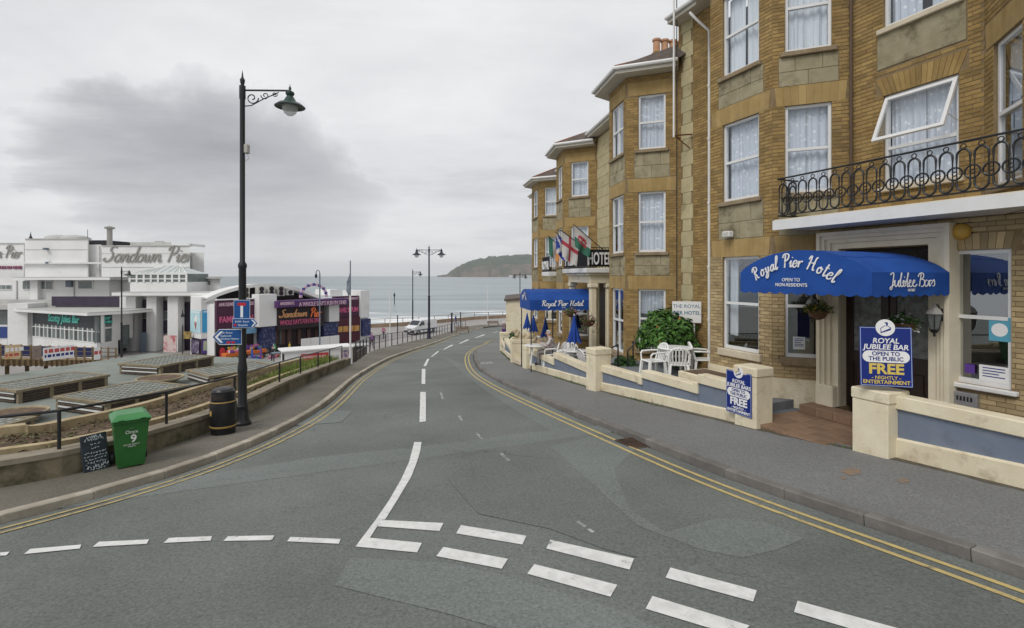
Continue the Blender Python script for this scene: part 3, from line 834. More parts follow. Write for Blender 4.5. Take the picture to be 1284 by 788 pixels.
# headland across the bay
D_ = 4200.0
prof = [(548, 345.9), (560, 344.5), (566, 339.5), (575, 334), (588, 328), (600, 325), (615, 322), (632, 320.8), (660, 320), (700, 318), (760, 322), (830, 330), (900, 338), (990, 345)]
rows = []; NC = 16; pts2 = []
for (a, b_) in zip(prof[:-1], prof[1:]):
    for k in range(6): pts2.append((a[0] + (b_[0] - a[0]) * k / 6, a[1] + (b_[1] - a[1]) * k / 6))
rnd = random.Random(3)
for (px, py) in pts2:
    hh = PZ(py, D_ + 450) - SEA; r = []
    wob = rnd.uniform(-25, 25)
    for j in range(NC + 1):
        f_ = j / NC
        yy = D_ - 100 + wob * (1 - f_) + f_ * 1500
        if f_ < .12: k = f_ / .12 * .52
        elif f_ < .4: k = .52 + .48 * math.sin((f_ - .12) / .28 * math.pi / 2)
        else: k = 1.0 - .35 * ((f_ - .4) / .6) ** 2
        r.append((PX(px, yy), yy, SEA - 2 + (hh + 2) * k * (1 + rnd.uniform(-.06, .06) * (1 if j > 0 else 0))))
    rows.append(r)
M_HILL = mat('headland_grass', (0.05, 0.072, 0.045), 0.95, (0.095, 0.108, 0.066), 0.006, detail=8, stain=(0.035, 0.055, 0.03), stain_scale=0.012, stain_lo=.5, stain_hi=.6)
M_CLIFF = mat('headland_cliff', (0.17, 0.13, 0.105), 0.95, (0.08, 0.085, 0.06), 0.010, detail=8, lo=.42, hi=.58, stretch=(1, 1, .6))
hl = sheet('headland', rows, M_HILL)
hl.data.materials.append(M_CLIFF)
for f_ in hl.data.polygons:
    j = f_.index % NC
    if j < 2: f_.material_index = 1
    f_.use_smooth = True
M_FARW = mat('far_houses', (0.62, 0.60, 0.58), 0.8)
rnd = random.Random(5)
for k in range(9):
    px = 640 + k * 3.4 + rnd.uniform(-1, 1); yy = D_ - 190 + rnd.uniform(0, 40)
    w_ = rnd.uniform(8, 16); h_ = rnd.uniform(9, 15)
    x = PX(px, yy)
    q = MB().box(-w_, w_, 0, 14, 0, h_); q.prism_y([(-w_ - 1, h_), (w_ + 1, h_), (0, h_ + 6)], -1, 15, 1)
    tag(q.build('far_house', [M_FARW, mat('far_roof', (.12, .09, .08), .9)], loc=(x, yy, SEA)), 'tiny pale house on the shore below the far headland', 'house', 'far houses across the bay')
b = MB().box(-70, 70, -6, 6, 0, 3.5)
# ------------------------------------------------------------------ hotel materials
M_BRICK = mat('ochre_brick', (0.245, 0.158, 0.055), 0.9, (0.345, 0.235, 0.092), 2.2, bump=0.5, bscale=70, island=0.24, stain=(0.13, 0.085, 0.045), stain_scale=1.1, stain_lo=.56, stain_hi=.74)
M_BRICKB = mat('buff_brick', (0.34, 0.255, 0.135), 0.9, (0.44, 0.34, 0.19), 2.2, bump=0.5, bscale=70, island=0.24, stain=(0.2, 0.145, 0.085), stain_scale=1.2, stain_lo=.58, stain_hi=.76)
M_MORTAR = mat('mortar', (0.19, 0.135, 0.07), 0.95, (0.26, 0.19, 0.105), 8, bump=0.4)
M_BAND = mat('ochre_render', (0.32, 0.218, 0.084), 0.9, (0.40, 0.285, 0.125), 3, bump=0.2, stain=(0.22, 0.15, 0.07), stain_scale=1.5)
M_BANDV = mat('ochre_voussoir', (0.31, 0.212, 0.082), 0.9, (0.39, 0.278, 0.122), 3, bump=0.3, island=0.10, stain=(0.2, 0.14, 0.07), stain_scale=1.5)
M_STONE = mat('apron_stone', (0.28, 0.24, 0.15), 0.9, (0.36, 0.32, 0.215), 3.5, bump=0.4, island=0.10, stain=(0.12, 0.10, 0.055), stain_scale=2.2, stain_lo=0.5, stain_hi=0.68)
M_QUOIN = mat('pale_quoin', (0.42, 0.36, 0.21), 0.9, (0.50, 0.44, 0.27), 3, bump=0.3, island=0.10, stain=(0.2, 0.16, 0.09), stain_scale=2)
M_SILL = mat('stone_sill', (0.20, 0.15, 0.09), 0.9, (0.30, 0.235, 0.15), 5, bump=0.4)
M_SILLC = mat('cream_sill', (0.62, 0.55, 0.42), 0.8, (0.52, 0.45, 0.33), 4, bump=0.2)
M_UPVC = mat('window_frame_white', (0.74, 0.74, 0.74), 0.4, (0.68, 0.68, 0.67), 3)
M_SOFFIT = mat('cream_soffit', (0.62, 0.59, 0.52), 0.7, (0.54, 0.51, 0.44), 3)
M_SLATE = mat('brown_slate', (0.075, 0.062, 0.055), 0.85, (0.13, 0.10, 0.085), 8, bump=0.6, bscale=30, stain=(0.16, 0.11, 0.07), stain_scale=4)
M_RIDGE = mat('ridge_tile', (0.22, 0.085, 0.05), 0.85, (0.28, 0.12, 0.07), 8)
M_POT = mat('chimney_pot', (0.42, 0.22, 0.12), 0.85, (0.50, 0.30, 0.18), 5)
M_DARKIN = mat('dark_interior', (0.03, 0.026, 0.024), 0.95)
M_WOOD = mat('dark_door_wood', (0.022, 0.012, 0.010), 0.35, (0.032, 0.018, 0.014), 8)
M_BLUEF = mat('blue_canvas', (0.006, 0.055, 0.27), 0.75, (0.010, 0.075, 0.34), 2.0, bump=0.15, bscale=12, stain=(0.02, 0.075, 0.27), stain_scale=1.4, stain_lo=.58, stain_hi=.72)
M_SIGNB = mat('sign_blue', (0.006, 0.022, 0.19), 0.35)
M_SIGNW = mat('sign_white', (0.80, 0.80, 0.80), 0.45)
M_SIGNY = mat('sign_yellow', (0.66, 0.50, 0.11), 0.45)
M_GREYP = mat('blue_grey_panel', (0.155, 0.19, 0.255), 0.85, (0.19, 0.22, 0.275), 2.5, bump=0.2, stain=(0.12, 0.14, 0.18), stain_scale=2)
M_TERRA = mat('terracotta_tile', (0.20, 0.125, 0.08), 0.75, (0.27, 0.175, 0.115), 5, island=0.14, stain=(0.13, 0.08, 0.055), stain_scale=3)
M_LAWNC = mat('forecourt_slab', (0.15, 0.16, 0.18), 0.85, (0.19, 0.20, 0.215), 1.5)
m = bpy.data.materials.new('window_glass'); m.use_nodes = True; N, L = m.node_tree.nodes, m.node_tree.links
N.remove(N['Principled BSDF'])
tr_ = N.new('ShaderNodeBsdfTransparent'); tr_.inputs[0].default_value = (0.95, 0.97, 0.985, 1)
gl_ = N.new('ShaderNodeBsdfGlossy'); gl_.inputs['Roughness'].default_value = 0.02; gl_.inputs['Color'].default_value = (0.90, 0.95, 1.0, 1)
lw_ = N.new('ShaderNodeLayerWeight'); lw_.inputs[0].default_value = 0.5
pw_ = N.new('ShaderNodeMath'); pw_.operation = 'POWER'; pw_.inputs[1].default_value = 4.0; L.new(lw_.outputs['Facing'], pw_.inputs[0])
ad_ = N.new('ShaderNodeMath'); ad_.operation = 'ADD'; ad_.inputs[1].default_value = 0.09; L.new(pw_.outputs[0], ad_.inputs[0])
mx_ = N.new('ShaderNodeMixShader'); L.new(ad_.outputs[0], mx_.inputs[0]); L.new(tr_.outputs[0], mx_.inputs[1]); L.new(gl_.outputs[0], mx_.inputs[2])
nb_ = N.new('ShaderNodeTexNoise'); nb_.inputs['Scale'].default_value = 1.2; bp_ = N.new('ShaderNodeBump'); bp_.inputs['Strength'].default_value = 0.05
L.new(nb_.outputs['Fac'], bp_.inputs['Height']); L.new(bp_.outputs[0], gl_.inputs['Normal'])
L.new(mx_.outputs[0], N['Material Output'].inputs[0]); M_GLASS = m
M_GLASS2 = m.copy(); M_GLASS2.name = 'window_glass_dark_room'
for n_ in M_GLASS2.node_tree.nodes:
    if n_.type == 'MATH' and n_.operation == 'ADD': n_.inputs[1].default_value = 0.24
# lace curtain: woven dots on a grey-white net
m = bpy.data.materials.new('lace_curtain'); m.use_nodes = True; N, L = m.node_tree.nodes, m.node_tree.links; p_ = N['Principled BSDF']
tcn = N.new('ShaderNodeTexCoord'); vo = N.new('ShaderNodeTexVoronoi'); vo.inputs['Scale'].default_value = 11
mp = N.new('ShaderNodeMapping'); mp.inputs['Scale'].default_value = (1, .2, .75); L.new(tcn.outputs['Object'], mp.inputs[0])
oi_ = N.new('ShaderNodeObjectInfo'); vs_ = N.new('ShaderNodeVectorMath'); vs_.operation = 'ADD'; L.new(mp.outputs[0], vs_.inputs[0]); sc9 = N.new('ShaderNodeMath'); sc9.operation = 'MULTIPLY'; sc9.inputs[1].default_value = 37.0; L.new(oi_.outputs['Random'], sc9.inputs[0]); L.new(sc9.outputs[0], vs_.inputs[1]); L.new(vs_.outputs[0], vo.inputs['Vector'])
rp = N.new('ShaderNodeValToRGB'); L.new(vo.outputs['Distance'], rp.inputs[0])
rp.color_ramp.elements[0].position = 0.16; rp.color_ramp.elements[0].color = (0.84, 0.86, 0.90, 1)
rp.color_ramp.elements[1].position = 0.30; rp.color_ramp.elements[1].color = (0.58, 0.62, 0.69, 1)
L.new(rp.outputs[0], p_.inputs['Base Color']); p_.inputs['Roughness'].default_value = 0.95; M_LACE = m
M_NET = mat('plain_net', (0.74, 0.77, 0.80), 0.95, (0.62, 0.66, 0.71), 4, stretch=(1, 1, .12))

class House:
    def __init__(s, name, label, origin, heading):
        u = Vector((math.sin(R(heading)), math.cos(R(heading))))
        s.rz = math.atan2(-u.y, -u.x)
        s.o = thing(name, label, 'building', origin, s.rz)
        s.M = Matrix.Translation(Vector(origin)) @ Matrix.Rotation(s.rz, 4, 'Z')
        s.bricks = []; s.mortar = MB()
        s.heading = heading
    def w(s, x, y, z): return s.M @ Vector((x, y, z))

def free_intervals(a, b, blocks):
    iv = [(a, b)]
    for (p, q) in blocks:
        nx = []
        for (c, d) in iv:
            if q <= c or p >= d: nx.append((c, d))
            else:
                if p > c: nx.append((c, p))
                if q < d: nx.append((q, d))
        iv = nx
    return iv
BR_H, BR_L = 0.075, 0.225
def wall_face(H, p0, p1, z0, z1, openings=(), blocks=(), mortar=True, bricks=True, depth=0.12, split=None):
    """one flat wall: backing with real openings, bricks laid in courses around them"""
    p0, p1 = Vector(p0), Vector(p1); d = (p1 - p0); Lw = d.length; d.normalize()
    Mf = frame((p0.x, p0.y, 0), (d.x, d.y, 0))
    us = sorted({0, Lw} | {v for o in openings for v in (o[0], o[1])}); zs = sorted({z0, z1} | {v for o in openings for v in (o[2], o[3])})
    us = [u for u in us if -1e-6 <= u <= Lw + 1e-6]; zs = [z for z in zs if z0 - 1e-6 <= z <= z1 + 1e-6]
    mb = H.mortar; mb.M = Mf
    for ua, ub in zip(us[:-1], us[1:]):
        for za, zb in zip(zs[:-1], zs[1:]):
            uc, zc = (ua + ub) / 2, (za + zb) / 2
            if any(o[0] < uc < o[1] and o[2] < zc < o[3] for o in openings): continue
            mb.quad((ua, 0, za), (ub, 0, za), (ub, 0, zb), (ua, 0, zb))
    for o in openings:
        a, b, c, e = o[0], o[1], o[2], o[3]
        mb.quad((a, 0, c), (a, depth, c), (a, depth, e), (a, 0, e)); mb.quad((b, depth, c), (b, 0, c), (b, 0, e), (b, depth, e))
        mb.quad((a, 0, e), (a, depth, e), (b, depth, e), (b, 0, e)); mb.quad((a, depth, c), (a, 0, c), (b, 0, c), (b, depth, c))
    mb.M = None
    if bricks:
        z = math.floor(z0 / BR_H) * BR_H; row = int(round(z / BR_H))
        while z + BR_H <= z1 + 1e-6:
            zc = z + BR_H / 2
            if zc > z0:
                bl_ = [(o[0], o[1]) for o in list(openings) + list(blocks) if o[2] < zc < o[3]]
                for (a, b) in free_intervals(0, Lw, bl_):
                    st = math.floor((a - (row % 2) * BR_L / 2) / BR_L) * BR_L + (row % 2) * BR_L / 2
                    u = st
                    while u < b:
                        ua, ub = max(u, a), min(u + BR_L, b)
                        if ub - ua > 0.045:
                            H.bricks.append((Mf, ua + .005, ub - .005, z + .005, z + BR_H - .005, 0 if split is None or z > split else 1))
                        u += BR_L
            z += BR_H; row += 1
    return Mf
def brick_add(mb, Mf, ua, ub, za, zb, pr=0.006):
    mb.M = Mf
    mb.add([(ua, 0.002, za), (ub, 0.002, za), (ub, 0.002, zb), (ua, 0.002, zb), (ua + .003, -pr, za + .003), (ub - .003, -pr, za + .003), (ub - .003, -pr, zb - .003), (ua + .003, -pr, zb - .003)],
           [(4, 5, 6, 7), (0, 1, 5, 4), (1, 2, 6, 5), (2, 3, 7, 6), (3, 0, 4, 7)])
    mb.M = None
def finish_house(H, single=0):
    wall = H.mortar.build('wall', M_MORTAR, H.o)
    rnd = random.Random(11)
    if single:
        sc_ = []
        for i, bk_ in enumerate(H.bricks):
            c = H.M @ (bk_[0] @ Vector(((bk_[1] + bk_[2]) / 2, 0, (bk_[3] + bk_[4]) / 2)))
            if c.y < .5: continue
            px = 642 + F * c.x / c.y; py = 346 - F * (c.z - CAMZ) / c.y
            nrm = (H.M.to_3x3() @ (bk_[0].to_3x3() @ Vector((0, -1, 0))))
            if 0 < px < 1284 and 0 < py < 640 and nrm.dot(Vector((0, 0, CAMZ)) - c) > 0 and bk_[2] - bk_[1] > .2:
                sc_.append((c.length, i))
        sc_.sort(); chosen = {i for _, i in sc_[:single]}
        src = {}
        for mi, mm in ((0, M_BRICK), (1, M_BRICKB)):
            mb = MB(); brick_add(mb, Matrix.Identity(4), -.1075, .1075, -.0325, .0325); src[mi] = (mb, mm, None)
        base = {}
        for i in sorted(chosen):
            Mf, ua, ub, za, zb, mi = H.bricks[i]
            if mi not in base:
                o = src[mi][0].build('brick', src[mi][1], wall); base[mi] = o
            else: o = inst(base[mi], wall)
            c = Mf @ Vector(((ua + ub) / 2, -rnd.uniform(0, .003), (za + zb) / 2))
            o.location = c; o.rotation_euler = Mf.to_euler()
        rest = [b for i, b in enumerate(H.bricks) if i not in chosen]
    else: rest = H.bricks
    for mi, mm in ((0, M_BRICK), (1, M_BRICKB)):
        mb = MB()
        for (Mf, ua, ub, za, zb, k) in rest:
            if k == mi: brick_add(mb, Mf, ua, ub, za, zb, 0.006 + rnd.uniform(0, .003))
        if mb.v:
            o = mb.build('brickwork', mm, wall); o['kind'] = 'stuff'
    return wall
def pleats(mb, u0, u1, z0, z1, y, amp=0.018, n=None):
    n = n or max(8, int((u1 - u0) / 0.035)); vs = []; fs = []; ph = random.uniform(0, 6.28); k1 = random.uniform(1.5, 2.2); k2 = random.uniform(.5, .95)
    for i in range(n + 1):
        u = u0 + (u1 - u0) * i / n; yy = y + amp * math.sin(i * k1 + ph) + amp * .7 * math.sin(i * k2 + ph)
        vs += [(u, yy, z0 + .01 * math.sin(i)), (u, yy * .7 + y * .3, z1)]
    for i in range(n): fs.append((2 * i, 2 * i + 2, 2 * i + 3, 2 * i + 1))
    mb.add(vs, fs)
def window(H, Mf, u0, u1, z0, z1, curtain='lace', rail=0.5, sill=M_SILL, sill_h=0.10, y=0.07, mull=0, parent=None, fw_=0.055):
    fr = MB(); fr.M = Mf
    w_ = fw_
    fr.box(u0, u0 + w_, y - .02, y + .05, z0, z1); fr.box(u1 - w_, u1, y - .02, y + .05, z0, z1)
    fr.box(u0 + w_, u1 - w_, y - .02, y + .05, z0, z0 + w_ + .02); fr.box(u0 + w_, u1 - w_, y - .02, y + .05, z1 - w_, z1)
    us = [u0 + w_] + [u0 + (u1 - u0) * (k + 1) / (mull + 1) for k in range(mull)] + [u1 - w_]
    for k in range(mull): fr.box(us[k + 1] - .03, us[k + 1] + .03, y - .018, y + .048, z0 + w_ + .02, z1 - w_)
    zr = z0 + (z1 - z0) * rail if rail else None
    if zr: fr.box(u0 + w_, u1 - w_, y - .03, y + .04, zr - .028, zr + .028)
    win = fr.build('window', M_UPVC, parent or H.o)
    for a, b in zip(us[:-1], us[1:]):
        for (za, zb, yy) in (((z0 + w_ + .02, zr - .028, y + .012), (zr + .028, z1 - w_, y + .0)) if zr else ((z0 + w_ + .02, z1 - w_, y + .01),)):
            g_ = MB(); g_.M = Mf; g_.quad((a, yy, za), (b, yy, za), (b, yy, zb), (a, yy, zb)); g_.build('pane', M_GLASS if curtain in ('lace', 'net') else M_GLASS2, win)
    if curtain in ('lace', 'net'):
        c = MB(); c.M = Mf; gap = random.choice((0, 0, .07, .14)) if curtain == 'lace' else 0; pleats(c, u0 + .02, (u0 + u1) / 2 - gap * random.random(), z0 + .04, z1 - .03, y + .13, .022); pleats(c, (u0 + u1) / 2 + gap * random.random(), u1 - .02, z0 + .04, z1 - .03, y + .135, .022); c.build('curtain', M_LACE if curtain == 'lace' else M_NET, win)
    elif curtain == 'half':
        c = MB(); c.M = Mf; pleats(c, u0 + .02, u1 - .02, z1 - (z1 - z0) * .42, z1 - .03, y + .13); c.build('curtain', M_LACE, win)
    elif curtain == 'drape':
        c = MB(); c.M = Mf; pleats(c, u0 + .02, u0 + (u1 - u0) * .26, z0 + .3, z1 - .03, y + .16, .03); c.build('curtain', M_NET, win)
    if sill:
        s_ = MB(); s_.M = Mf; s_.bbox(u0 - .09, u1 + .09, -.085, y + .02, z0 - sill_h, z0 - .002, .012); s_.build('sill', sill, win)
    return win
def apron(H, Mf, u0, u1, z0, z1, nc=2, nb=2, m=None, parent=None):
    """dressed stone panel of separate blocks under a window"""
    for j in range(nc):
        za, zb = z0 + (z1 - z0) * j / nc, z0 + (z1 - z0) * (j + 1) / nc
        k = nb + (j % 2)
        us = [u0 + (u1 - u0) * i / k for i in range(k + 1)]
        if j % 2 and k > 2: us = [u0, u0 + (u1 - u0) * .28] + [u0 + (u1 - u0) * (.28 + .46 * (i + 1) / (k - 2)) for i in range(k - 2)] + [u1]
        for a, b in zip(us[:-1], us[1:]):
            q = MB(); q.M = Mf; q.bbox(a + .004, b - .004, -.012 - random.uniform(0, .004), .01, za + .004, zb - .004, .005); q.build('stone_block', m or M_STONE, parent or H.o)
def band(H, Mf, u0, u1, z0, z1, splay=0.1, m=None):
    if not m and H.o.location.y < 18:                      # near houses: flat arch of separate rendered voussoirs
        n = max(6, int((u1 - u0) / .13))
        for i in range(n):
            f0, f1 = i / n, (i + 1) / n; q = MB(); q.M = Mf
            bx = lambda t: u0 + splay + (u1 - u0 - 2 * splay) * t
            tx = lambda t: u0 + (u1 - u0) * t
            pr = .010 + random.uniform(0, .003)
            pt4 = [(bx(f0) + .0015, z0), (bx(f1) - .0015, z0), (tx(f1) - .0015, z1), (tx(f0) + .0015, z1)]
            q.add([(x, -pr, z) for x, z in pt4] + [(x, .01, z) for x, z in pt4], [(0, 1, 2, 3), (0, 4, 5, 1), (1, 5, 6, 2), (2, 6, 7, 3), (3, 7, 4, 0)])
            q.build('voussoir', M_BANDV, H.o)
        return None
    q = MB(); q.M = Mf
    q.add([(u0 + splay, -.010, z0), (u1 - splay, -.010, z0), (u1, -.010, z1), (u0, -.010, z1), (u0 + splay, .02, z0), (u1 - splay, .02, z0), (u1, .02, z1), (u0, .02, z1)],
          [(0, 1, 2, 3), (0, 4, 5, 1), (1, 5, 6, 2), (2, 6, 7, 3), (3, 7, 4, 0)])
    return q.build('lintel_band', m or M_BAND, H.o)
def voussoirs(H, Mf, u0, u1, z0, z1, n, m, fan=0.14):
    for i in range(n):
        a0, a1 = i / n, (i + 1) / n
        q = MB(); q.M = Mf
        bx = lambda t: u0 + (u1 - u0) * t
        tx = lambda t: (u0 - fan) + (u1 - u0 + 2 * fan) * t
        e_ = .004
        pts = [(bx(a0) + e_, z0), (bx(a1) - e_, z0), (tx(a1) - e_, z1), (tx(a0) + e_, z1)]
        q.add([(x, -.011, z) for x, z in pts] + [(x, .01, z) for x, z in pts], [(0, 1, 2, 3), (0, 4, 5, 1), (1, 5, 6, 2), (2, 6, 7, 3), (3, 7, 4, 0)])
        q.build('voussoir', m, H.o)
def eaves(H, outline, z, over=0.42, th=0.17, ridge=None, apexes=None):
    pts = [Vector(p) for p in outline]
    def off2(d):
        o = []
        for i in range(len(pts)):
            if i == 0: t = (pts[1] - pts[0]).normalized(); n = Vector((t.y, -t.x)); o.append(pts[0] + n * d)
            elif i == len(pts) - 1: t = (pts[-1] - pts[-2]).normalized(); n = Vector((t.y, -t.x)); o.append(pts[-1] + n * d)
            else:
                t1, t2 = (pts[i] - pts[i - 1]).normalized(), (pts[i + 1] - pts[i]).normalized()
                n1, n2 = Vector((t1.y, -t1.x)), Vector((t2.y, -t2.x)); nn = (n1 + n2).normalized()
                o.append(pts[i] + nn * d / max(nn.dot(n1), .4))
        return o
    A, B = off2(-.15), off2(over)
    b = MB(); vs = []; fs = []
    for a, c in zip(A, B): vs += [(a.x, a.y, z), (c.x, c.y, z), (c.x, c.y, z + th), (a.x, a.y, z + th)]
    n = len(pts)
    for i in range(n - 1):
        for k in range(4):
            k2 = (k + 1) % 4; fs.append((i * 4 + k, i * 4 + k2, (i + 1) * 4 + k2, (i + 1) * 4 + k))
    fs += [(0, 1, 2, 3), tuple((n - 1) * 4 + k for k in (3, 2, 1, 0))]
    b.add(vs, fs); ev = b.build('eaves', M_SOFFIT, H.o)
    Gt = off2(over + .05)
    MB().tube([(p.x, p.y, z + th - .02) for p in Gt], .06, 8).build('gutter', M_UPVC, ev)
    # roof slopes
    T = off2(over + .02); b = MB(); rd = MB()
    top = [Vector(a) for a in apexes]
    for i in range(n - 1):
        a0, a1 = T[i], T[i + 1]; t0, t1 = top[i], top[i + 1]
        v = [(a0.x, a0.y, z + th + .01), (a1.x, a1.y, z + th + .01)]
        if (t0 - t1).length < 1e-4: b.add(v + [t0], [(0, 1, 2)])
        else: b.add(v + [t1, t0], [(0, 1, 2, 3)])
    rf = b.build('roof', M_SLATE, H.o)
    seen = set()
    for i in range(1, n - 1):
        rd.tube([(T[i].x, T[i].y, z + th + .03), (top[i].x, top[i].y, top[i].z + .03)], .05, 6)
    for i in range(n - 1):
        if (top[i] - top[i + 1]).length > .05: rd.tube([top[i] + Vector((0, 0, .03)), top[i + 1] + Vector((0, 0, .03))], .06, 6)
    rd.build('ridge_tiles', M_RIDGE, rf)
    return ev

# ------------------------------------------------------------------ hotel house A (by the nearest entrance)
OA = (4.83, 14.85, 0.0)
A = House('hotel_house', 'ochre brick hotel house with black balcony railing above the blue entrance awning', OA, -21.8)
outA = [(0, 0), (1.34, 0), (2.34, -1), (4.10, -1), (5.05, 0), (7.23, 0), (8.23, -1), (9.99, -1), (10.99, 0), (13.5, 0)]
LV = [(0.72, 2.83), (4.10, 5.90), (7.0, 8.85)]
BND = .40
ZE = 9.62
def bay_face(H, p0, p1, u0, u1, lev, zb, ze, curt, band_to=None, fl=(0, 1, 2), split=None, sillc=None, apr=True, mull=(0, 0, 0), bnd=BND):
    Lw = (Vector(p1) - Vector(p0)).length
    ops = []; bl = []
    for i in fl:
        z0, z1 = lev[i]
        ops.append((u0, u1, z0, z1))
        bl += [(.04, Lw - .04, z1, min(z1 + bnd, ze)), (u0 - .1, u1 + .1, z0 - .11, z0)]
        if apr and i > 0:
            zz = lev[i - 1][1] + bnd
            bl.append((u0 - .12, u1 + .12, zz, z0 - .1))
    Mf = wall_face(H, p0, p1, zb, ze, ops, bl, split=split)
    for i in fl:
        z0, z1 = lev[i]
        sl = M_SILL if i else (sillc or M_SILL)
        window(H, Mf, u0, u1, z0, z1, curt[i], sill=sl, sill_h=.10 if i else .16, mull=mull[i])
        band(H, Mf, .04, Lw - .04, z1 + .002, min(z1 + bnd - .002, ze), .04)
        if apr and i > 0:
            apron(H, Mf, u0 - .12, u1 + .12, lev[i - 1][1] + bnd, z0 - .1, nb=2)
    return Mf
GB = -0.9
# left end wall strip with pale quoins between the two houses
Mf = wall_face(A, outA[0], outA[1], GB, ZE, [], [(.12, .62, GB, ZE)])
z = GB; j = 0
while z < ZE - .1:
    hgt = .42 if j % 2 else .34
    q = MB(); q.M = Mf; q.bbox(.13 if j % 2 else .2, .61 if j % 2 else .54, -.02, .01, z + .004, min(z + hgt - .004, ZE), .006); q.build('quoin_stone', M_QUOIN, A.o)
    z += hgt; j += 1
wall_face(A, outA[1], outA[2], GB, ZE, [], [])
bay_face(A, outA[2], outA[3], .39, 1.42, LV, GB, ZE, ('drape', 'lace', 'net'), split=3.2, sillc=M_SILLC)
bay_face(A, outA[3], outA[4], .24, 1.07, LV, GB, ZE, ('none', 'lace', 'net'), split=3.2, sillc=None)
# recessed middle wall above the balcony
ops = [(.64, 1.83, 4.05, 5.75), (.64, 1.83, 7.0, 8.85)]
Mf = wall_face(A, outA[4], outA[5], 3.2, ZE, ops, [(.5, 1.97, 5.75, 6.12), (.5, 1.97, 8.85, 9.2), (.52, 1.95, 6.25, 6.9), (.55, 1.92, 3.95, 4.05), (.55, 1.92, 6.9, 7.0)])
apron(A, Mf, .53, 1.94, 6.26, 6.9, nb=1, nc=1)
voussoirs(A, Mf, .64, 1.83, 5.755, 6.1, 15, M_BRICK)
band(A, Mf, .5, 1.97, 8.855, 9.2, .1)
window(A, Mf, .64, 1.83, 7.0, 8.85, 'lace', sill=M_SILLC)
# window with the top light tilted open
W0 = window(A, Mf, .64, 1.83, 4.05, 5.75, 'lace', rail=0.42, sill=M_SILLC)
for ch in [c for c in W0.children if c.name.startswith('pane')]:
    zs_ = [v.co.z for v in ch.data.vertices]
    if min(zs_) > 4.6: bpy.data.objects.remove(ch)
h0 = 5.70; hl_ = .93; ang = R(25)
cas = MB(); wdt = (.67, 1.80)
def tilt(u, dy, dzz): return Mf @ Vector((u, .03 - math.sin(ang) * dzz + math.cos(ang) * dy, h0 - math.cos(ang) * dzz - math.sin(ang) * dy))
def tbox(mb, ua, ub, da, db, t=.045):
    vs = [tilt(u, dy, dd) for dy in (-t / 2, t / 2) for dd in (da, db) for u in (ua, ub)]
    mb.add(vs, [(0, 1, 3, 2), (4, 6, 7, 5), (0, 4, 5, 1), (2, 3, 7, 6), (0, 2, 6, 4), (1, 5, 7, 3)])
for (a, b, c, d) in ((.66, .72, 0, hl_), (1.75, 1.81, 0, hl_), (.72, 1.75, 0, .06), (.72, 1.75, hl_ - .06, hl_)): tbox(cas, a, b, c, d)
cs = cas.build('open_sash', M_UPVC, W0)
gp_ = MB(); gp_.quad(tilt(.72, 0, .06), tilt(1.75, 0, .06), tilt(1.75, 0, hl_ - .06), tilt(.72, 0, hl_ - .06)); gp_.build('pane', M_GLASS, W0)
st = MB(); st.tube([Mf @ Vector((1.78, .05, 5.0)), tilt(1.78, .02, hl_ * .72)], .009, 6); st.build('stay', M_UPVC, W0)
# right bay
lv2 = [LV[0], (3.75, 5.95), LV[2]]
bay_face(A, outA[5], outA[6], .30, 1.15, lv2, 3.3, ZE, ('none', 'half', 'lace'), fl=(1, 2), apr=False)
bay_face(A, outA[6], outA[7], .39, 1.37, LV, 3.3, ZE, ('none', 'lace', 'lace'), fl=(1, 2), apr=False)
wall_face(A, outA[7], outA[8], 3.3, ZE); wall_face(A, outA[8], outA[9], 3.3, ZE, bricks=False)
# built-out ground floor with the entrance
EX0, EX1, EY = 4.66, 12.5, -0.45
e_op = [(.52, 2.06, -.4, 2.9), (2.36, 3.10, .72, 2.80)]
Mf = wall_face(A, (EX0, EY), (EX1, EY), GB, 3.31, e_op, [(.16, 2.44, GB, 3.25), (2.24, 3.22, 2.80, 3.06), (2.27, 3.19, .6, .72)], depth=.3, split=3.4)
voussoirs(A, Mf, 2.36, 3.10, 2.805, 3.05, 8, M_BRICKB, fan=.05)
window(A, Mf, 2.36, 3.10, .72, 2.80, 'none', rail=.5, sill=M_UPVC, sill_h=.07, fw_=.06)
# cream plinth along the bay foot
pl = MB()
for (a, b, z1) in (((1.34, 0), (2.34, -1), .30), ((2.34, -1), (4.10, -1), .30), ((4.10, -1), (4.76, -.36), .28)):
    pl.M = frame((a[0], a[1], 0), (b[0] - a[0], b[1] - a[1], 0)); L_ = (Vector(b) - Vector(a)).length
    pl.box(-.02, L_ + .02, -.05, .02, GB, z1)
pl.M = None
pl.build('plinth', M_CREAM, A.o)
# doorway surround with stepped moulding
ds = MB()
for k, (o_, yy) in enumerate(((0, -.66), (.07, -.62), (.14, -.57), (.22, -.52))):
    x0, x1 = 4.83 + o_, 7.09 - o_; zt = 3.235 - o_ * .95
    xi0, xi1 = (4.83 + (.07, .14, .22, .35)[k]), (7.09 - (.07, .14, .22, .37)[k]); zi = 3.235 - (.07, .14, .22, .335)[k] * .95
    ds.box(x0, xi0 - .0, yy, -.30, -.12, zt); ds.box(xi1, x1, yy, -.30, -.12, zt); ds.box(xi0, xi1, yy, -.30, zi, zt)
ds.bbox(4.81, 5.17, -.675, -.3, -.14, .28, .02); ds.bbox(6.75, 7.11, -.675, -.3, -.14, .28, .02)
sur = ds.build('door_surround', mat('cream_stone', (0.68, 0.61, 0.46), 0.8, (0.76, 0.69, 0.54), 2.5, bump=0.2, stain=(0.36, 0.2, 0.09), stain_scale=1.1, stain_lo=.66, stain_hi=.76), A.o)
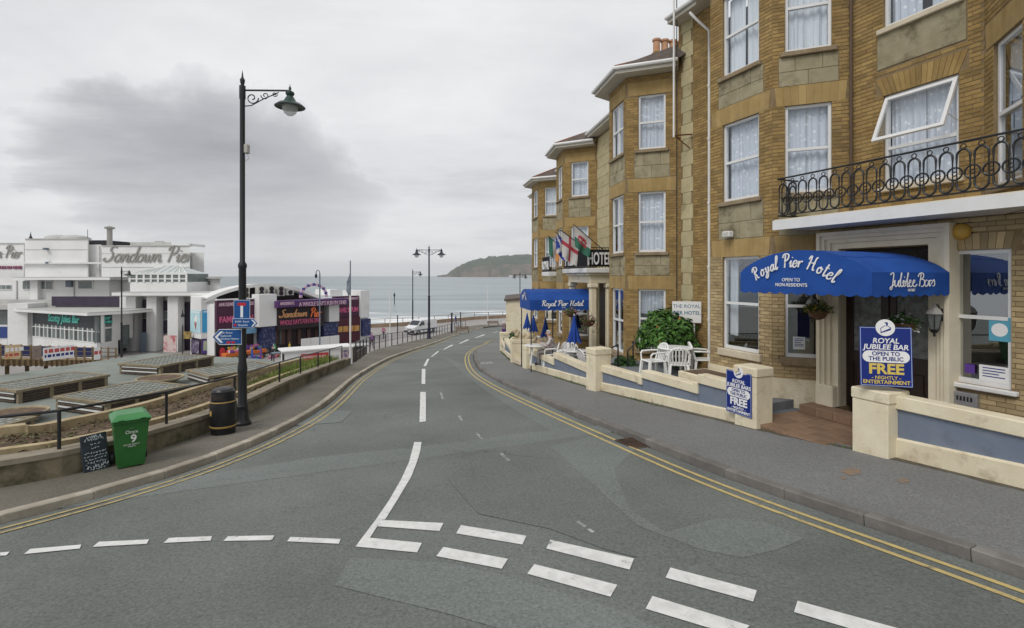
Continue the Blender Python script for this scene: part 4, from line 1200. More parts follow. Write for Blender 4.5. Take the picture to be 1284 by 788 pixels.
# doors: dark wood with obscured glass, fanlight with ironwork
M_OBSC = mat('obscured_glass', (0.20, 0.22, 0.215), 0.25, (0.10, 0.105, 0.10), 9, bump=0.8, bscale=40)
dr = MB(); dx0, dx1, dy = 5.18, 6.72, -.28
for (a, b) in ((dx0, 5.95), (5.95, dx1)):
    dr.box(a, a + .13, dy, dy + .06, -.1, 2.5); dr.box(b - .13, b, dy, dy + .06, -.1, 2.5)
    dr.box(a + .13, b - .13, dy, dy + .06, -.1, .12); dr.box(a + .13, b - .13, dy, dy + .06, .78, .98); dr.box(a + .13, b - .13, dy, dy + .06, 2.35, 2.5)
    dr.box(a + .13, b - .13, dy + .02, dy + .045, .12, .78)
    dr.bbox(a + .20, b - .20, dy + .0, dy + .03, .20, .70, .015)
dr.box(dx0, dx1, dy - .02, dy + .08, 2.5, 2.58); dr.box(5.94, 5.965, dy - .025, dy, -.1, 2.5)
door = dr.build('door', M_WOOD, A.o)
for (a, b) in ((dx0, 5.95), (5.95, dx1)):
    MB().box(a + .13, b - .13, dy + .02, dy + .03, .98, 2.35).build('pane', M_OBSC, door)
MB().box(dx0, dx1, dy + .02, dy + .03, 2.58, 2.92).build('fanlight', M_DARKIN, door)
fs_ = MB()
for k in range(6):
    x = dx0 + .15 + k * .25
    fs_.tube([(x + .09 * math.cos(a * .5), dy - .0, 2.74 + .1 * math.sin(a * .5)) for a in range(13)], .008, 5)
fs_.build('fanlight_scroll', M_IRON, door)
MB().tube([(6.06, dy - .06, 1.0), (6.06, dy - .06, 1.25)], .014, 8).build('handle', mat('brass', (.5, .35, .1), .3, metal=1), door)
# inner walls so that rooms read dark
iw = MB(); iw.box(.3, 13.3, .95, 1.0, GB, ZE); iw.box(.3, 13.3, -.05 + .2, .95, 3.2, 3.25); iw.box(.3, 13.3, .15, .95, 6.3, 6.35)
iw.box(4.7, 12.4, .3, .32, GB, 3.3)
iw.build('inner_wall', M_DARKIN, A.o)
# balcony
bal = MB(); bal.bbox(4.40, 10.2, -1.30, .02, 3.42, 3.52, .012)
balc = bal.build('balcony', M_SILLC, A.o)
MB().box(4.40, 10.2, -1.335, -1.302, 3.31, 3.50).build('fascia', M_UPVC, balc)
MB().box(4.70, 10.2, -1.30, -.46, 3.312, 3.418).build('soffit', M_SOFFIT, balc)
MB().tube([(4.44, -.68, 4.33), (4.44, -1.24, 4.33), (10.1, -1.24, 4.33)], .017, 8).build('top_rail', M_IRON, balc)
MB().tube([(4.44, -.68, 3.60), (4.44, -1.24, 3.60), (10.1, -1.24, 3.60)], .013, 6).build('bottom_rail', M_IRON, balc)
sp = .215
def oval(w2, z0, z1, n=9):
    pts = []; r = w2
    for k in range(n): a = math.pi * k / (n - 1); pts.append((r * math.cos(a), 0, z1 - r * 1.1 + r * 1.1 * math.sin(a)))
    for k in range(n): a = math.pi + math.pi * k / (n - 1); pts.append((r * math.cos(a), 0, z0 + r * 1.1 + r * 1.1 * math.sin(a)))
    return pts
ol = MB().tube(oval(.082, 3.62, 4.22), .0155, 6, closed=True)
ol.tube([(.035 * math.cos(k * math.pi / 4), 0, 4.262 + .035 * math.sin(k * math.pi / 4)) for k in range(8)], .009, 5, closed=True)
ol.lathe([(.001, 0), (.02, .012), (.001, .03)], 6, (0, 0, 3.595))
loop = ol.build('loop', M_IRON, balc)
rg = MB().tube([(.092 * math.cos(k * math.pi / 7), 0, 3.88 + .092 * math.sin(k * math.pi / 7)) for k in range(14)], .014, 5, closed=True)
rg.tube([(.03 * math.cos(k * math.pi / 4), 0, 3.88 + .03 * math.sin(k * math.pi / 4)) for k in range(8)], .010, 5, closed=True)
ring = rg.build('ring', M_IRON, balc)
k = 0; x = 4.56
while x < 10.0:
    (loop if k == 0 else inst(loop, balc)).location = (x, -1.24, 0)
    (ring if k == 0 else inst(ring, balc)).location = (x + sp / 2, -1.24, 0)
    x += sp; k += 1
for yy in (-.82, -1.04): inst(loop, balc, (4.44, yy, 0), (0, 0, R(90)))
# pipes
dp = MB(); dp.tube([(1.34, -.11, -.2), (1.34, -.11, 7.9), (1.34, -.11, 8.9), (1.1, -.3, 9.25), (.95, -.42, 9.5)], .038, 10)
for z in (1.2, 2.6, 4.3, 6.0, 7.4): dp.lathe([(.05, 0), (.05, .07)], 10, (1.34, -.11, z))
dp.build('drainpipe', M_UPVC, A.o, smooth=True)
MB().tube([(5.12, -.06, 3.5), (5.12, -.06, ZE)], .03, 8).build('waste_pipe', mat('brown_pipe', (.10, .065, .04), .6), A.o, smooth=True)
# roof
eaves(A, outA, ZE, .40, apexes=[(0, 2.5, ZE + 1.9), (1.3, 2.5, ZE + 1.9), (3.2, 1.6, ZE + 1.5), (3.2, 1.6, ZE + 1.5), (5.0, 2.5, ZE + 1.9), (7.2, 2.5, ZE + 1.9), (9.1, 1.6, ZE + 1.5), (9.1, 1.6, ZE + 1.5), (11, 2.5, ZE + 1.9), (13.5, 2.5, ZE + 1.9)])
finish_house(A, 300)

# ------------------------------------------------------------------ houses B, C, D down the hill
def house(name, label, org, heading, cant, L_c, L_f, wl_, lev, zb, ze, curt, bl_u, cfront, mullf=(0, 0, 0), doorf=False, bricks=True, apr=True, wu=None):
    H = House(name, label, org, heading)
    cx, cy = L_c * math.cos(R(cant)), -L_c * math.sin(R(cant))
    pts = [(-wl_, 0), (-cx * 2 - L_f, 0), (-cx - L_f, cy), (-cx, cy), (0, 0)]
    H.pts = pts
    wall_face(H, pts[0], pts[1], zb, ze, H_ops.get(name + str(heading), ()), bricks=bricks)
    wall_face(H, pts[1], pts[2], zb, ze, [], bricks=False)
    cw = cfront or bl_u
    bay_face(H, pts[2], pts[3], cw[0], cw[1], lev if not doorf else [(doorf, lev[0][1])] + list(lev[1:]), zb, ze, curt, mull=mullf, apr=apr)
    bay_face(H, pts[3], pts[4], bl_u[0], bl_u[1], lev, zb, ze, (('half',) + tuple(curt[1:])), apr=apr)
    xc = -cx - L_f / 2
    ap = [(-wl_, 1.7, ze + 1.45), (-cx * 2 - L_f - .2, 1.7, ze + 1.45), (xc, .35, ze + 1.12), (xc, .35, ze + 1.12), (0.1, 1.7, ze + 1.45)]
    eaves(H, pts, ze, .42, apexes=ap)
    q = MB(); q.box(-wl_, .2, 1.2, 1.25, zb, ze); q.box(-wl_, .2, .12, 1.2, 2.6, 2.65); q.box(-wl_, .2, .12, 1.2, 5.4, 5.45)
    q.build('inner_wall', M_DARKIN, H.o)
    return H
H_ops = {}
B = house('hotel_house', 'ochre brick hotel house with canted bay behind the shrub and white mast', OA, -9, 60, 1.5, 1.47, 7.45,
          [(.25, 2.0), (3.1, 4.89), (6.14, 7.76)], -1.4, 8.35, ('none', 'lace', 'lace'), (.36, 1.14), (.22, 1.25), mullf=(1, 1, 1), doorf=.02)
OC = B.w(-7.45, 0, 0)
Cc = house('hotel_house', 'ochre brick hotel house with canted bay just behind the flags and lettered balcony', OC, -7, 55, 1.536, 1.54, 6.3,
          [(-.25, 1.70), (2.85, 4.58), (5.9, 7.43)], -2.4, 8.05, ('none', 'net', 'lace'), (.36, 1.16), (.3, 1.24), mullf=(0, 1, 1))
OD = Cc.w(-6.3, 0, 0)
Dd = house('hotel_house', 'last ochre brick hotel house before the cream end wall, at the foot of the terrace', OD, -11, 55, 1.5, 1.74, 7.0,
          [(-.10, 1.68), (2.9, 4.57), (5.79, 7.37)], -3.0, 7.72, ('half', 'net', 'net'), (.36, 1.16), (.35, 1.4))
# pale stone facing on the wall between bays of B and C (quoins)
for (H, x0, x1, ze) in ((B, -7.3, -5.6, 8.35), (B, -5.59, -4.4, 8.35), (Cc, -5.9, -4.4, 8.05)):
    z = -1.2; j = 0
    while z < ze - .2:
        MB().bbox(x0 + (.08 if j % 2 else 0), x1 - (.08 if j % 2 else 0), -.03, .01, z + .004, z + .426, .006).build('quoin_stone', M_QUOIN, H.o)
        z += .43; j += 1
for H in (B, Cc, Dd): finish_house(H)
# chimney stack with pots on house B, its own part
def chimney(H, x, y0, y1, z0, z1, n, w_=.45):
    q = MB()
    q.box(x - w_ / 2, x + w_ / 2, y0, y1, z0, z1); q.bbox(x - w_ / 2 - .06, x + w_ / 2 + .06, y0 - .06, y1 + .06, z1, z1 + .12, .02)
    ch = q.build('chimney', M_BRICK, H.o)
    for k in range(n):
        MB().lathe([(.12, 0), (.14, .04), (.115, .1), (.11, .40), (.14, .43), (.14, .49), (.10, .49)], 12, (x, y0 + (y1 - y0) * (k + .5) / n, z1 + .121)).build('chimney_pot', M_POT, ch, smooth=True)
chimney(B, -2.1, .15, 1.30, 8.4, 9.62, 4)
chimney(Cc, -2.6, .6, 1.3, 8.2, 9.0, 2)
chimney(Dd, -2.4, .8, 1.5, 7.9, 8.75, 2)
# ------------------------------------------------------------------ garden walls in front of the hotels
def pillar(name_parent, c, rz, w_, d_, z0, z1, m=M_CREAM, cap=True):
    q = MB(); q.M = Matrix.Translation(Vector((c[0], c[1], 0))) @ Matrix.Rotation(rz, 4, 'Z')
    q.bbox(-w_ / 2, w_ / 2, -d_ / 2, d_ / 2, z0, z1 - .16, .012)
    q.bbox(-w_ / 2 - .02, w_ / 2 + .02, -d_ / 2 - .02, d_ / 2 + .02, z1 - .158, z1, .018)
    return q
def gwall(label, a, b, segs, th=.22, plinth=.20, pil=(), rot=None):
    """wall from a to b (2D); segs: (f0, f1, z_top). Level copings that step, plinth that follows the pavement"""
    a, b = Vector(a), Vector(b); d = (b - a); L_ = d.length; d.normalize()
    base = Vector((a.x, a.y, g(a.x, a.y) + .1)); t = thing('garden_wall', label, 'wall', base)
    M0 = Matrix.Translation(-base) @ frame((a.x, a.y, 0), (d.x, d.y, 0))
    for (f0, f1, zt) in segs:
        u0, u1 = f0 * L_, f1 * L_
        gz = lambda u: g(a.x + d.x * u, a.y + d.y * u)
        q = MB(); q.M = M0
        vs = []
        n = 4
        for i in range(n + 1):
            u = u0 + (u1 - u0) * i / n; zp = min(gz(u) + .1 + plinth, zt - .3)
            vs += [(u, 0, gz(u) - .3), (u, 0, zp), (u, .04, zp + .03), (u, th, gz(u) - .3)]
        fs = []
        for i in range(n):
            for k in range(3): fs.append((i * 4 + k, i * 4 + 4 + k, i * 4 + 5 + k, i * 4 + 1 + k))
        fs += [(0, 1, 2, 3), tuple(n * 4 + k for k in (3, 2, 1, 0))]
        q.add(vs, fs); q.build('plinth', M_CREAM, t)
        q = MB(); q.M = M0
        z0 = min(gz(u0), gz(u1)) - .3
        q.box(u0 + .004, u1 - .004, .035, th - .01, z0, zt - .19); q.build('panel', M_GREYP, t)
        q = MB(); q.M = M0; q.bbox(u0, u1, -.012, th + .02, zt - .19, zt, .012); q.build('coping', M_CREAM, t)
        if f0 > 0.01:
            q = MB(); q.M = M0; q.bbox(u0 - .14, u0 + .002, -.010, th + .018, zt - .36, zt - .192, .01); q.build('step_block', M_CREAM, t)
    for (u, off_, w_, d_, z1) in pil:
        pc = a + d * (u * L_) + Vector((-d.y, d.x)) * off_
        q = pillar(None, (0, 0), 0, w_, d_, 0, 0) if False else None
        q = MB(); q.M = Matrix.Translation(-base + Vector((pc.x, pc.y, 0))) @ Matrix.Rotation(math.atan2(d.y, d.x), 4, 'Z')
        q.bbox(-w_ / 2, w_ / 2, -d_ / 2, d_ / 2, g(pc.x, pc.y) - .2, z1 - .17, .012)
        q.bbox(-w_ / 2 - .015, w_ / 2 + .015, -d_ / 2 - .015, d_ / 2 + .015, z1 - .168, z1, .018)
        q.build('pillar', M_CREAM, t)
    return t
W2 = lambda x, y: A.w(x, y, 0).xy
# order: walls run left to right as seen from the street
gwall('cream and blue-grey garden wall under the window with the metal box, pillar at the doorway end', W2(7.19, -2.12), W2(12.2, -2.12), [(0, 1, .67)], plinth=.26, pil=[(-.05, .05, .52, .46, .72)])
Mp = Vector((2.386, 14.05)); P2 = Vector((.617, 20.3)); P3 = Vector((.05, 23.3)); P4 = Vector((-.68, 31.2))
gwall('stepped cream and blue-grey garden wall in front of the white table and shrub', Mp, W2(4.6, -2.40), [(0, .385, -.03), (.385, .772, .12), (.772, 1, .35)], pil=[(1.05, .08, .49, .42, .73), (-.02, .05, .46, .52, .41)])
gwall('stepped cream and blue-grey garden wall beside the seated man, lion pillar at its foot', P2, Mp, [(0.03, .45, -.47), (.45, .99, -.22)], pil=[(-.005, .35, .5, .95, -.36)])
gwall('far stepped cream garden wall running down from the second lion pillar', P4, P3, [(0, .36, -1.5), (.36, .9, -1.05)], pil=[(1.0, .45, .62, 1.1, -.48), (.0, .2, .5, .5, -1.05)])
# reclining lion statues on the two gate pillars
M_LION = mat('lion_stone', (0.58, 0.50, 0.36), 0.9, (0.46, 0.38, 0.25), 8, bump=0.5, bscale=50)
def blob_mesh(parts, name, m, parent, res=8):
    bm = bmesh.new()
    for (c, r, sc_, rot) in parts:
        mat4 = Matrix.Translation(Vector(c)) @ Matrix.Rotation(rot, 4, 'Y') @ Matrix.Diagonal((*sc_, 1))
        bmesh.ops.create_uvsphere(bm, u_segments=res * 2, v_segments=res, radius=r, matrix=mat4)
    me = bpy.data.meshes.new(name); bm.to_mesh(me); bm.free()
    o = bpy.data.objects.new('tmp', me); C.objects.link(o)
    md = o.modifiers.new('r', 'REMESH'); md.mode = 'VOXEL'; md.voxel_size = 0.022
    sm = o.modifiers.new('s', 'SMOOTH'); sm.iterations = 4
    dg = bpy.context.evaluated_depsgraph_get()
    me2 = bpy.data.meshes.new_from_object(o.evaluated_get(dg)); bpy.data.objects.remove(o)
    me2.materials.clear(); me2.materials.append(m)
    for f_ in me2.polygons: f_.use_smooth = True
    o = bpy.data.objects.new(name, me2); C.objects.link(o)
    if parent is not None: o.parent = parent
    return o
def lion(loc, rz, label):
    o = blob_mesh([((0, 0, .15), .15, (2.1, .85, .85), 0), ((-.26, 0, .15), .14, (1.1, 1.15, 1.05), 0), ((.26, 0, .24), .14, (.9, .95, 1.15), R(-20)),
                   ((.36, 0, .36), .125, (.95, 1, 1.05), 0), ((.45, 0, .38), .075, (1.1, .85, .95), 0), ((.51, 0, .35), .045, (1, .9, .8), 0),
                   ((.36, .07, .46), .03, (.7, .7, 1), 0), ((.36, -.07, .46), .03, (.7, .7, 1), 0),
                   ((.42, .10, .05), .05, (2.6, .9, .9), 0), ((.42, -.10, .05), .05, (2.6, .9, .9), 0),
                   ((-.22, .16, .06), .06, (2.2, .8, .95), 0), ((-.22, -.16, .06), .06, (2.2, .8, .95), 0), ((-.42, .08, .05), .03, (2.5, 1, 1), R(15)),
                   ((0, 0, .015), .2, (2.7, 1.2, .1), 0)], 'lion_statue', M_LION, None)
    o.location = loc; o.rotation_euler = (0, 0, rz); return tag(o, label, 'statue', 'stone lions on the gate pillars')
lion((.70 + .42, 20.45, -.36), R(200), 'stone lion lying on the gate pillar nearer the seated man')
lion((.05 + .45, 23.4, -.48), R(190), 'stone lion lying on the gate pillar nearer the cream end wall')

# forecourts (raised paving behind the walls)
def slab(name, pts, z0, z1, m):
    o = MB().prism([(p[0], p[1]) for p in pts], z0, z1).build(name, m); o['kind'] = 'structure'; return o
FC1, FC2, FC3 = -.13, -.88, -1.35
slab('forecourt', [Mp + Vector((.1, .15)), W2(4.55, -2.22), W2(4.4, -.6), W2(2.4, -.6), W2(1.2, .3), (4.9, 15.3), (3.3, 16.3)], -1.6, FC1, M_LAWNC)
slab('forecourt', [P2 + Vector((.15, -.2)), Mp + Vector((.12, .2)), (3.4, 16.2), B.w(-3.0, .1, 0).xy, B.w(-7.3, .1, 0).xy, (1.1, 21.5)], -2.2, FC2, M_LAWNC)
slab('forecourt', [P4 + Vector((.12, 0)), P3 + Vector((.15, .2)), (1.2, 22.0), Cc.w(-.5, .1, 0).xy, Cc.w(-6.2, .1, 0).xy, (1.2, 31.6)], -3.0, FC3, M_LAWNC)
# gate step between the lion pillars
slab('gate_step', [P3 + Vector((.0, -.25)), P2 + Vector((.0, .3)), P2 + Vector((.9, .4)), P3 + Vector((.9, -.2))], -2.2, -1.28, M_SILLC)
# tiled entrance path and doorstep
pth = MB(); pth.M = A.M; pth.box(4.6, 6.95, -2.40, -.42, -1.0, -.315); path = pth.build('entrance_path', M_MORTAR); path['kind'] = 'structure'
tl = MB().bbox(-.140, .140, -.140, .140, -.03, .028, .006)
tile0 = None
for i in range(8):
    for j in range(7):
        x, y = 4.80 + i * .285, -2.27 + j * .285
        if y > -1.0 + .1: continue
        if x > 6.68 and y < -1.7: continue
        wpt = A.w(x, y, -.31)
        if tile0 is None: tile0 = tl.build('tile', M_TERRA, path); o = tile0
        else: o = inst(tile0, path)
        o.location = wpt + Vector((0, 0, random.uniform(-.003, .003))); o.rotation_euler = (0, 0, A.rz)
st = MB().bbox(-.17, .17, -.19, .19, -.08, .085, .008); st0 = None
for i in range(7):
    for j in range(1):
        wpt = A.w(4.92 + i * .345, -.84, -.20)
        if st0 is None: st0 = st.build('step_tile', M_TERRA, path); o = st0
        else: o = inst(st0, path)
        o.location = wpt; o.rotation_euler = (0, 0, A.rz)
slab('side_paving', [W2(2.3, -2.2), W2(4.62, -2.2), W2(4.62, -.4), W2(4.1, -.9), W2(2.3, -.9)], -1.2, -.30, M_LAWNC)
# low cream planter between the bay and the wall
pt = thing('low_planter', 'low cream planter beside the bay window behind the blue bar sign', 'planter', A.w(3.4, -1.6, -.3), A.rz)
MB().bbox(-1.0, .75, -.42, .4, 0, .50, .015).build('box', M_CREAM, pt); MB().box(-.92, .67, -.34, .32, .5, .507).build('soil', M_SOIL, pt)
pl_ = MB()
rnd = random.Random(8)
for k in range(60):
    c = Vector((.45 + rnd.uniform(-.1, .1), -.25 + rnd.uniform(-.08, .08), .52 + rnd.uniform(0, .16))); a = rnd.uniform(0, 6.3)
    d1 = Vector((math.cos(a), math.sin(a), rnd.uniform(-.3, .6))) * .04; d2 = Vector((-math.sin(a), math.cos(a), 0)) * .02
    pl_.add([c - d1, c - d2, c + d1, c + d2], [(0, 1, 2, 3)])
M_LEAF = mat('leaf_green', (0.035, 0.10, 0.015), 0.55, (0.075, 0.17, 0.03), 3, island=0.55, spec=0.35)
pl_.build('sprig', M_LEAF, pt)

# ------------------------------------------------------------------ awnings
def awning(name, label, loc, rz, w_, dep, zs, zc, zv, front_at=-1, arc_n=18, m=M_BLUEF):
    """barrel canopy: local x across, -y outward, from y=0 to y=-dep; zs side height, zc crown, zv valance bottom"""
    t = thing(name, label, 'awning', loc, rz)
    xs = [-w_ / 2 + w_ * i / arc_n for i in range(arc_n + 1)]
    def top(x): f_ = 1 - (2 * x / w_) ** 2; return zs + (zc - zs) * f_ ** .8 if f_ > 0 else zs
    b = MB(); vs = []; fs = []; ny = 6
    for j in range(ny + 1):
        y = -dep * j / ny
        for x in xs: vs.append((x, y, top(x) - (.012 * math.sin(math.pi * j / ny * 3) ** 2)))
    n = len(xs)
    for j in range(ny):
        for i in range(n - 1): fs.append((j * n + i, j * n + i + 1, (j + 1) * n + i + 1, (j + 1) * n + i))
    b.add(vs, fs); b.build('canopy', m, t, smooth=True)
    def val(pts_top, nsc, nm):
        # pts_top: function f in 0..1 -> (x,y,z); hangs to zv with scallops
        b = MB(); vs = []; fs = []; K = nsc * 6
        for i in range(K + 1):
            f_ = i / K; x, y, z = pts_top(f_)
            bot = zv - .035 * abs(math.sin(math.pi * f_ * nsc))
            for k in range(4):
                r_ = k / 3; wv = .012 * math.sin(f_ * nsc * 2.1) * r_
                vs.append((x, y, z + (bot - z) * r_) if nm == 'front_panel' else (x + wv, y, z + (bot - z) * r_))
        for i in range(K):
            for k in range(3): fs.append((i * 4 + k, i * 4 + 4 + k, i * 4 + 5 + k, i * 4 + 1 + k))
        b.add(vs, fs); return b.build(nm, m, t, smooth=True)
    val(lambda f_: (-w_ / 2 + w_ * f_, -dep, top(-w_ / 2 + w_ * f_)), max(6, int(w_ / .2)), 'front_panel')
    for s_ in (-1, 1): val(lambda f_, s_=s_: (s_ * w_ / 2, -dep * (1 - f_), zs), max(5, int(dep / .2)), 'side_panel')
    for f_ in (.18, .5, .82):
        x = -w_ / 2 + w_ * f_; MB().tube([(x, -dep * k / 6, top(x) + .002 - (.012 * math.sin(math.pi * k / 6 * 3) ** 2)) for k in range(7)], .007, 5).build('seam', m, t)
    fr = MB()
    for s_ in (-1, 1): fr.tube([(s_ * (w_ / 2 - .02), -.0, zs - .03), (s_ * (w_ / 2 - .02), -dep + .02, zs - .03)], .014, 6)
    fr.tube([(x * .985, -dep + .02, top(x) - .03) for x in xs], .014, 6)
    fr.build('frame', M_WHITE, t)
    return t
M_LETW = mat('letter_white', (0.78, 0.78, 0.78), 0.7)
aw = awning('entrance_awning', 'blue canvas awning with arched front lettered Royal Pier Hotel over the near doorway', A.w(5.9, -.67, 0), A.rz, 2.40, 1.82, 2.45, 2.82, 2.12)
script_obj('Royal Pier Hotel', .225, M_LETW, aw, (-.10, -1.825, 2.31), shear=.12, w=.10, ext=.004, arc=lambda t: (1.05 - 4.6 * (t - .5) ** 2 * 1.0, -(t - .5) * 1.05), wx=.98)
text_obj('OPEN TO', .08, M_LETW, aw, (-.12, -1.827, 2.305)); text_obj('NON-RESIDENTS', .08, M_LETW, aw, (-.12, -1.827, 2.22))
script_obj('Jubilee Bars', .20, M_LETW, aw, (1.206, -.93, 2.24), rz=R(90), shear=.1, w=.08, ext=.003, wx=1.08)
text_obj('401187', .06, M_LETW, aw, (1.207, -.95, 2.165), rz=R(90))
aw2 = awning('entrance_awning', 'long blue barrel canopy on thin posts lettered Royal Pier Hotel at the far entrance', B.w(-5.65, -1.02, 0), B.rz, 2.1, 2.48, 1.50, 1.88, 1.14)
script_obj('Royal Pier Hotel', .20, M_LETW, aw2, (1.056, -1.25, 1.28), rz=R(90), shear=.2, w=.13, ext=.003, wx=1.15)
text_obj('401187', .05, M_LETW, aw2, (1.057, -1.2, 1.2), rz=R(90))
script_obj('Royal Pier', .2, M_LETW, aw2, (0, -2.486, 1.4), shear=.1, w=.13, ext=.003, arc=lambda t: (.9 - 3.4 * (t - .5) ** 2, -(t - .5) * .9))
for (x, y) in ((1.0, -2.42), (-1.0, -2.42), (1.0, -1.6)):
    MB().tube([(x, y, -1.28), (x, y, 1.48)], .022, 8).build('post', M_NAVY, aw2)

# ------------------------------------------------------------------ bar signs
def bar_sign(label, M4, w_, h_, text2, yel, loc):
    t = thing('bar_sign', label, 'sign', loc); base = Matrix.Translation(-Vector(loc)) @ M4
    t.matrix_world = Matrix.Translation(Vector(loc))
    loc3, rot3, _ = M4.decompose(); t.rotation_euler = rot3.to_euler(); t.location = loc3
    MB().box(-w_ / 2, w_ / 2, 0, .012, 0, h_).build('board', M_SIGNB, t)
    e_ = MB()
    for (a, b, c, d) in ((-w_ / 2 + .008, w_ / 2 - .008, .008, .016), (-w_ / 2 + .008, w_ / 2 - .008, h_ - .016, h_ - .008), (-w_ / 2 + .008, -w_ / 2 + .016, .016, h_ - .016), (w_ / 2 - .016, w_ / 2 - .008, .016, h_ - .016)):
        e_.box(a, b, -.003, -.0005, c, d)
    e_.build('border', mat('sign_border', (.35, .42, .65), .5), t)
    r = w_ * .185; cz = h_ - .01
    n = 28
    MB().prism_y([(r * math.cos(2 * math.pi * k / n), cz + r * math.sin(2 * math.pi * k / n)) for k in range(n)], -.006, .009).build('roundel', M_SIGNW, t)
    # small emblem: a head-and-shoulders outline
    em = MB()
    em.prism_y([(-.012 * w_ / .6, cz + .075 * w_ / .6), (.03 * w_ / .6, cz + .07 * w_ / .6), (.028 * w_ / .6, cz + .03 * w_ / .6), (.012 * w_ / .6, cz + .015 * w_ / .6), (.01 * w_ / .6, cz + .045 * w_ / .6)], -.0085, -.0065)
    em.prism_y([(-.06 * w_ / .6, cz - .075 * w_ / .6), (-.055 * w_ / .6, cz - .06 * w_ / .6), (.055 * w_ / .6, cz - .005 * w_ / .6), (.06 * w_ / .6, cz - .03 * w_ / .6)], -.0085, -.0065)
    for (x0, z0, x1, z1) in ((-.05, -.06, -.055, -.01), (-.055, -.01, -.02, .015), (-.02, .015, .0, .03), (.03, .02, .06, .0), (.06, .0, .058, -.02)):
        k = w_ / .6; em.tube([(x0 * k, -.0075, cz + z0 * k), (x1 * k, -.0075, cz + z1 * k)], .004 * k, 4)
    em.build('emblem', M_SIGNB, t)
    k = w_ / .66
    Y_ = M_SIGNY if yel else M_SIGNW
    f_ = h_ / .86
    text_obj('ROYAL', .105 * k, M_SIGNW, t, (0, -.002, .625 * f_), shear=.15, ext=.002, bold=.002)
    text_obj(text2, .105 * k, M_SIGNW, t, (0, -.002, .535 * f_), shear=.15, ext=.002, bold=.002)
    ow, oh, oz = w_ * .45, .085 * f_, .43 * f_
    pill = [(ow - oh + oh * math.cos(a), oz + oh * math.sin(a)) for a in [math.pi * (j / 8 - .5) for j in range(9)]] + [(-ow + oh + oh * math.cos(a), oz + oh * math.sin(a)) for a in [math.pi * (j / 8 + .5) for j in range(9)]]
    MB().prism_y(pill, -.004, -.0005).build('panel', M_SIGNW, t)
    text_obj('OPEN TO', .082 * k, M_SIGNB, t, (0, -.0055, .445 * f_), ext=.001, bold=.0018)
    text_obj('THE PUBLIC', .082 * k, M_SIGNB, t, (0, -.0055, .372 * f_), ext=.001, bold=.0018)
    text_obj('FREE', .205 * k, Y_, t, (0, -.002, .185 * f_), ext=.002, bold=.007, wx=1.05)
    text_obj('- NIGHTLY -', .068 * k, Y_, t, (0, -.002, .105 * f_), ext=.002, bold=.001)
    text_obj('ENTERTAINMENT', .076 * k, Y_, t, (0, -.002, .038 * f_), ext=.002, bold=.0015, wx=.98)
    return t
p_ = P(1111.5, 485, 7.42)
bar_sign('blue Royal Jubilee Bar sign with yellow FREE standing on the garden pillar', Matrix.Translation(p_) @ Matrix.Rotation(R(-17), 4, 'Z') @ Matrix.Rotation(R(-3), 4, 'X'), .655, .86, 'JUBILEE BAR', True, p_)
p_ = A.w(4.70, -2.535, -.19)
bar_sign('blue Royal Jubilee Bars sign with white FREE fixed low on the gate pillar', Matrix.Translation(p_) @ Matrix.Rotation(A.rz, 4, 'Z'), .60, .80, 'JUBILEE BARS', False, p_)
pq = thing('bar_plaque', 'small white Royal Jubilee Bar plaque with red arrow on the side of the gate pillar', 'sign', A.w(5.046, -2.25, .28), A.rz + R(90))
MB().box(-.15, .15, -.008, .0, 0, .34).build('board', M_SIGNW, pq)
for i, tx in enumerate(('ROYAL', 'JUBILEE', 'BAR')):
    text_obj(tx, .085, M_SIGNB, pq, (-.12, -.0095, .235 - i * .09), ext=.001, align='LEFT')
M_RED = mat('sign_red', (.5, .02, .03), .5)
MB().prism_y([(.03, .075), (.08, .075), (.08, .05), (.125, .095), (.08, .14), (.08, .115), (.03, .115)], -.0105, -.0085).build('arrow', M_RED, pq)
# hotel name board on the wall
hs = thing('hotel_sign', 'white board reading The Royal Pier Hotel rising behind the shrub', 'sign', P(861, 404, 13.95), R(-14))
MB().box(-.375, .375, 0, .02, -.02, .56).build('board', M_SIGNW, hs)
M_TEAL = mat('sign_teal', (.05, .16, .26), .5)
text_obj('THE ROYAL', .135, M_TEAL, hs, (0, -.002, .385), ext=.002); text_obj('PIER HOTEL', .135, M_TEAL, hs, (0, -.002, .205), ext=.002, bold=.002)
MB().tube([(-.2, .05, -.9), (-.2, .05, .3)], .025, 6).build('post', M_WHITE, hs); MB().tube([(.2, .05, -.9), (.2, .05, .3)], .025, 6).build('post', M_WHITE, hs)

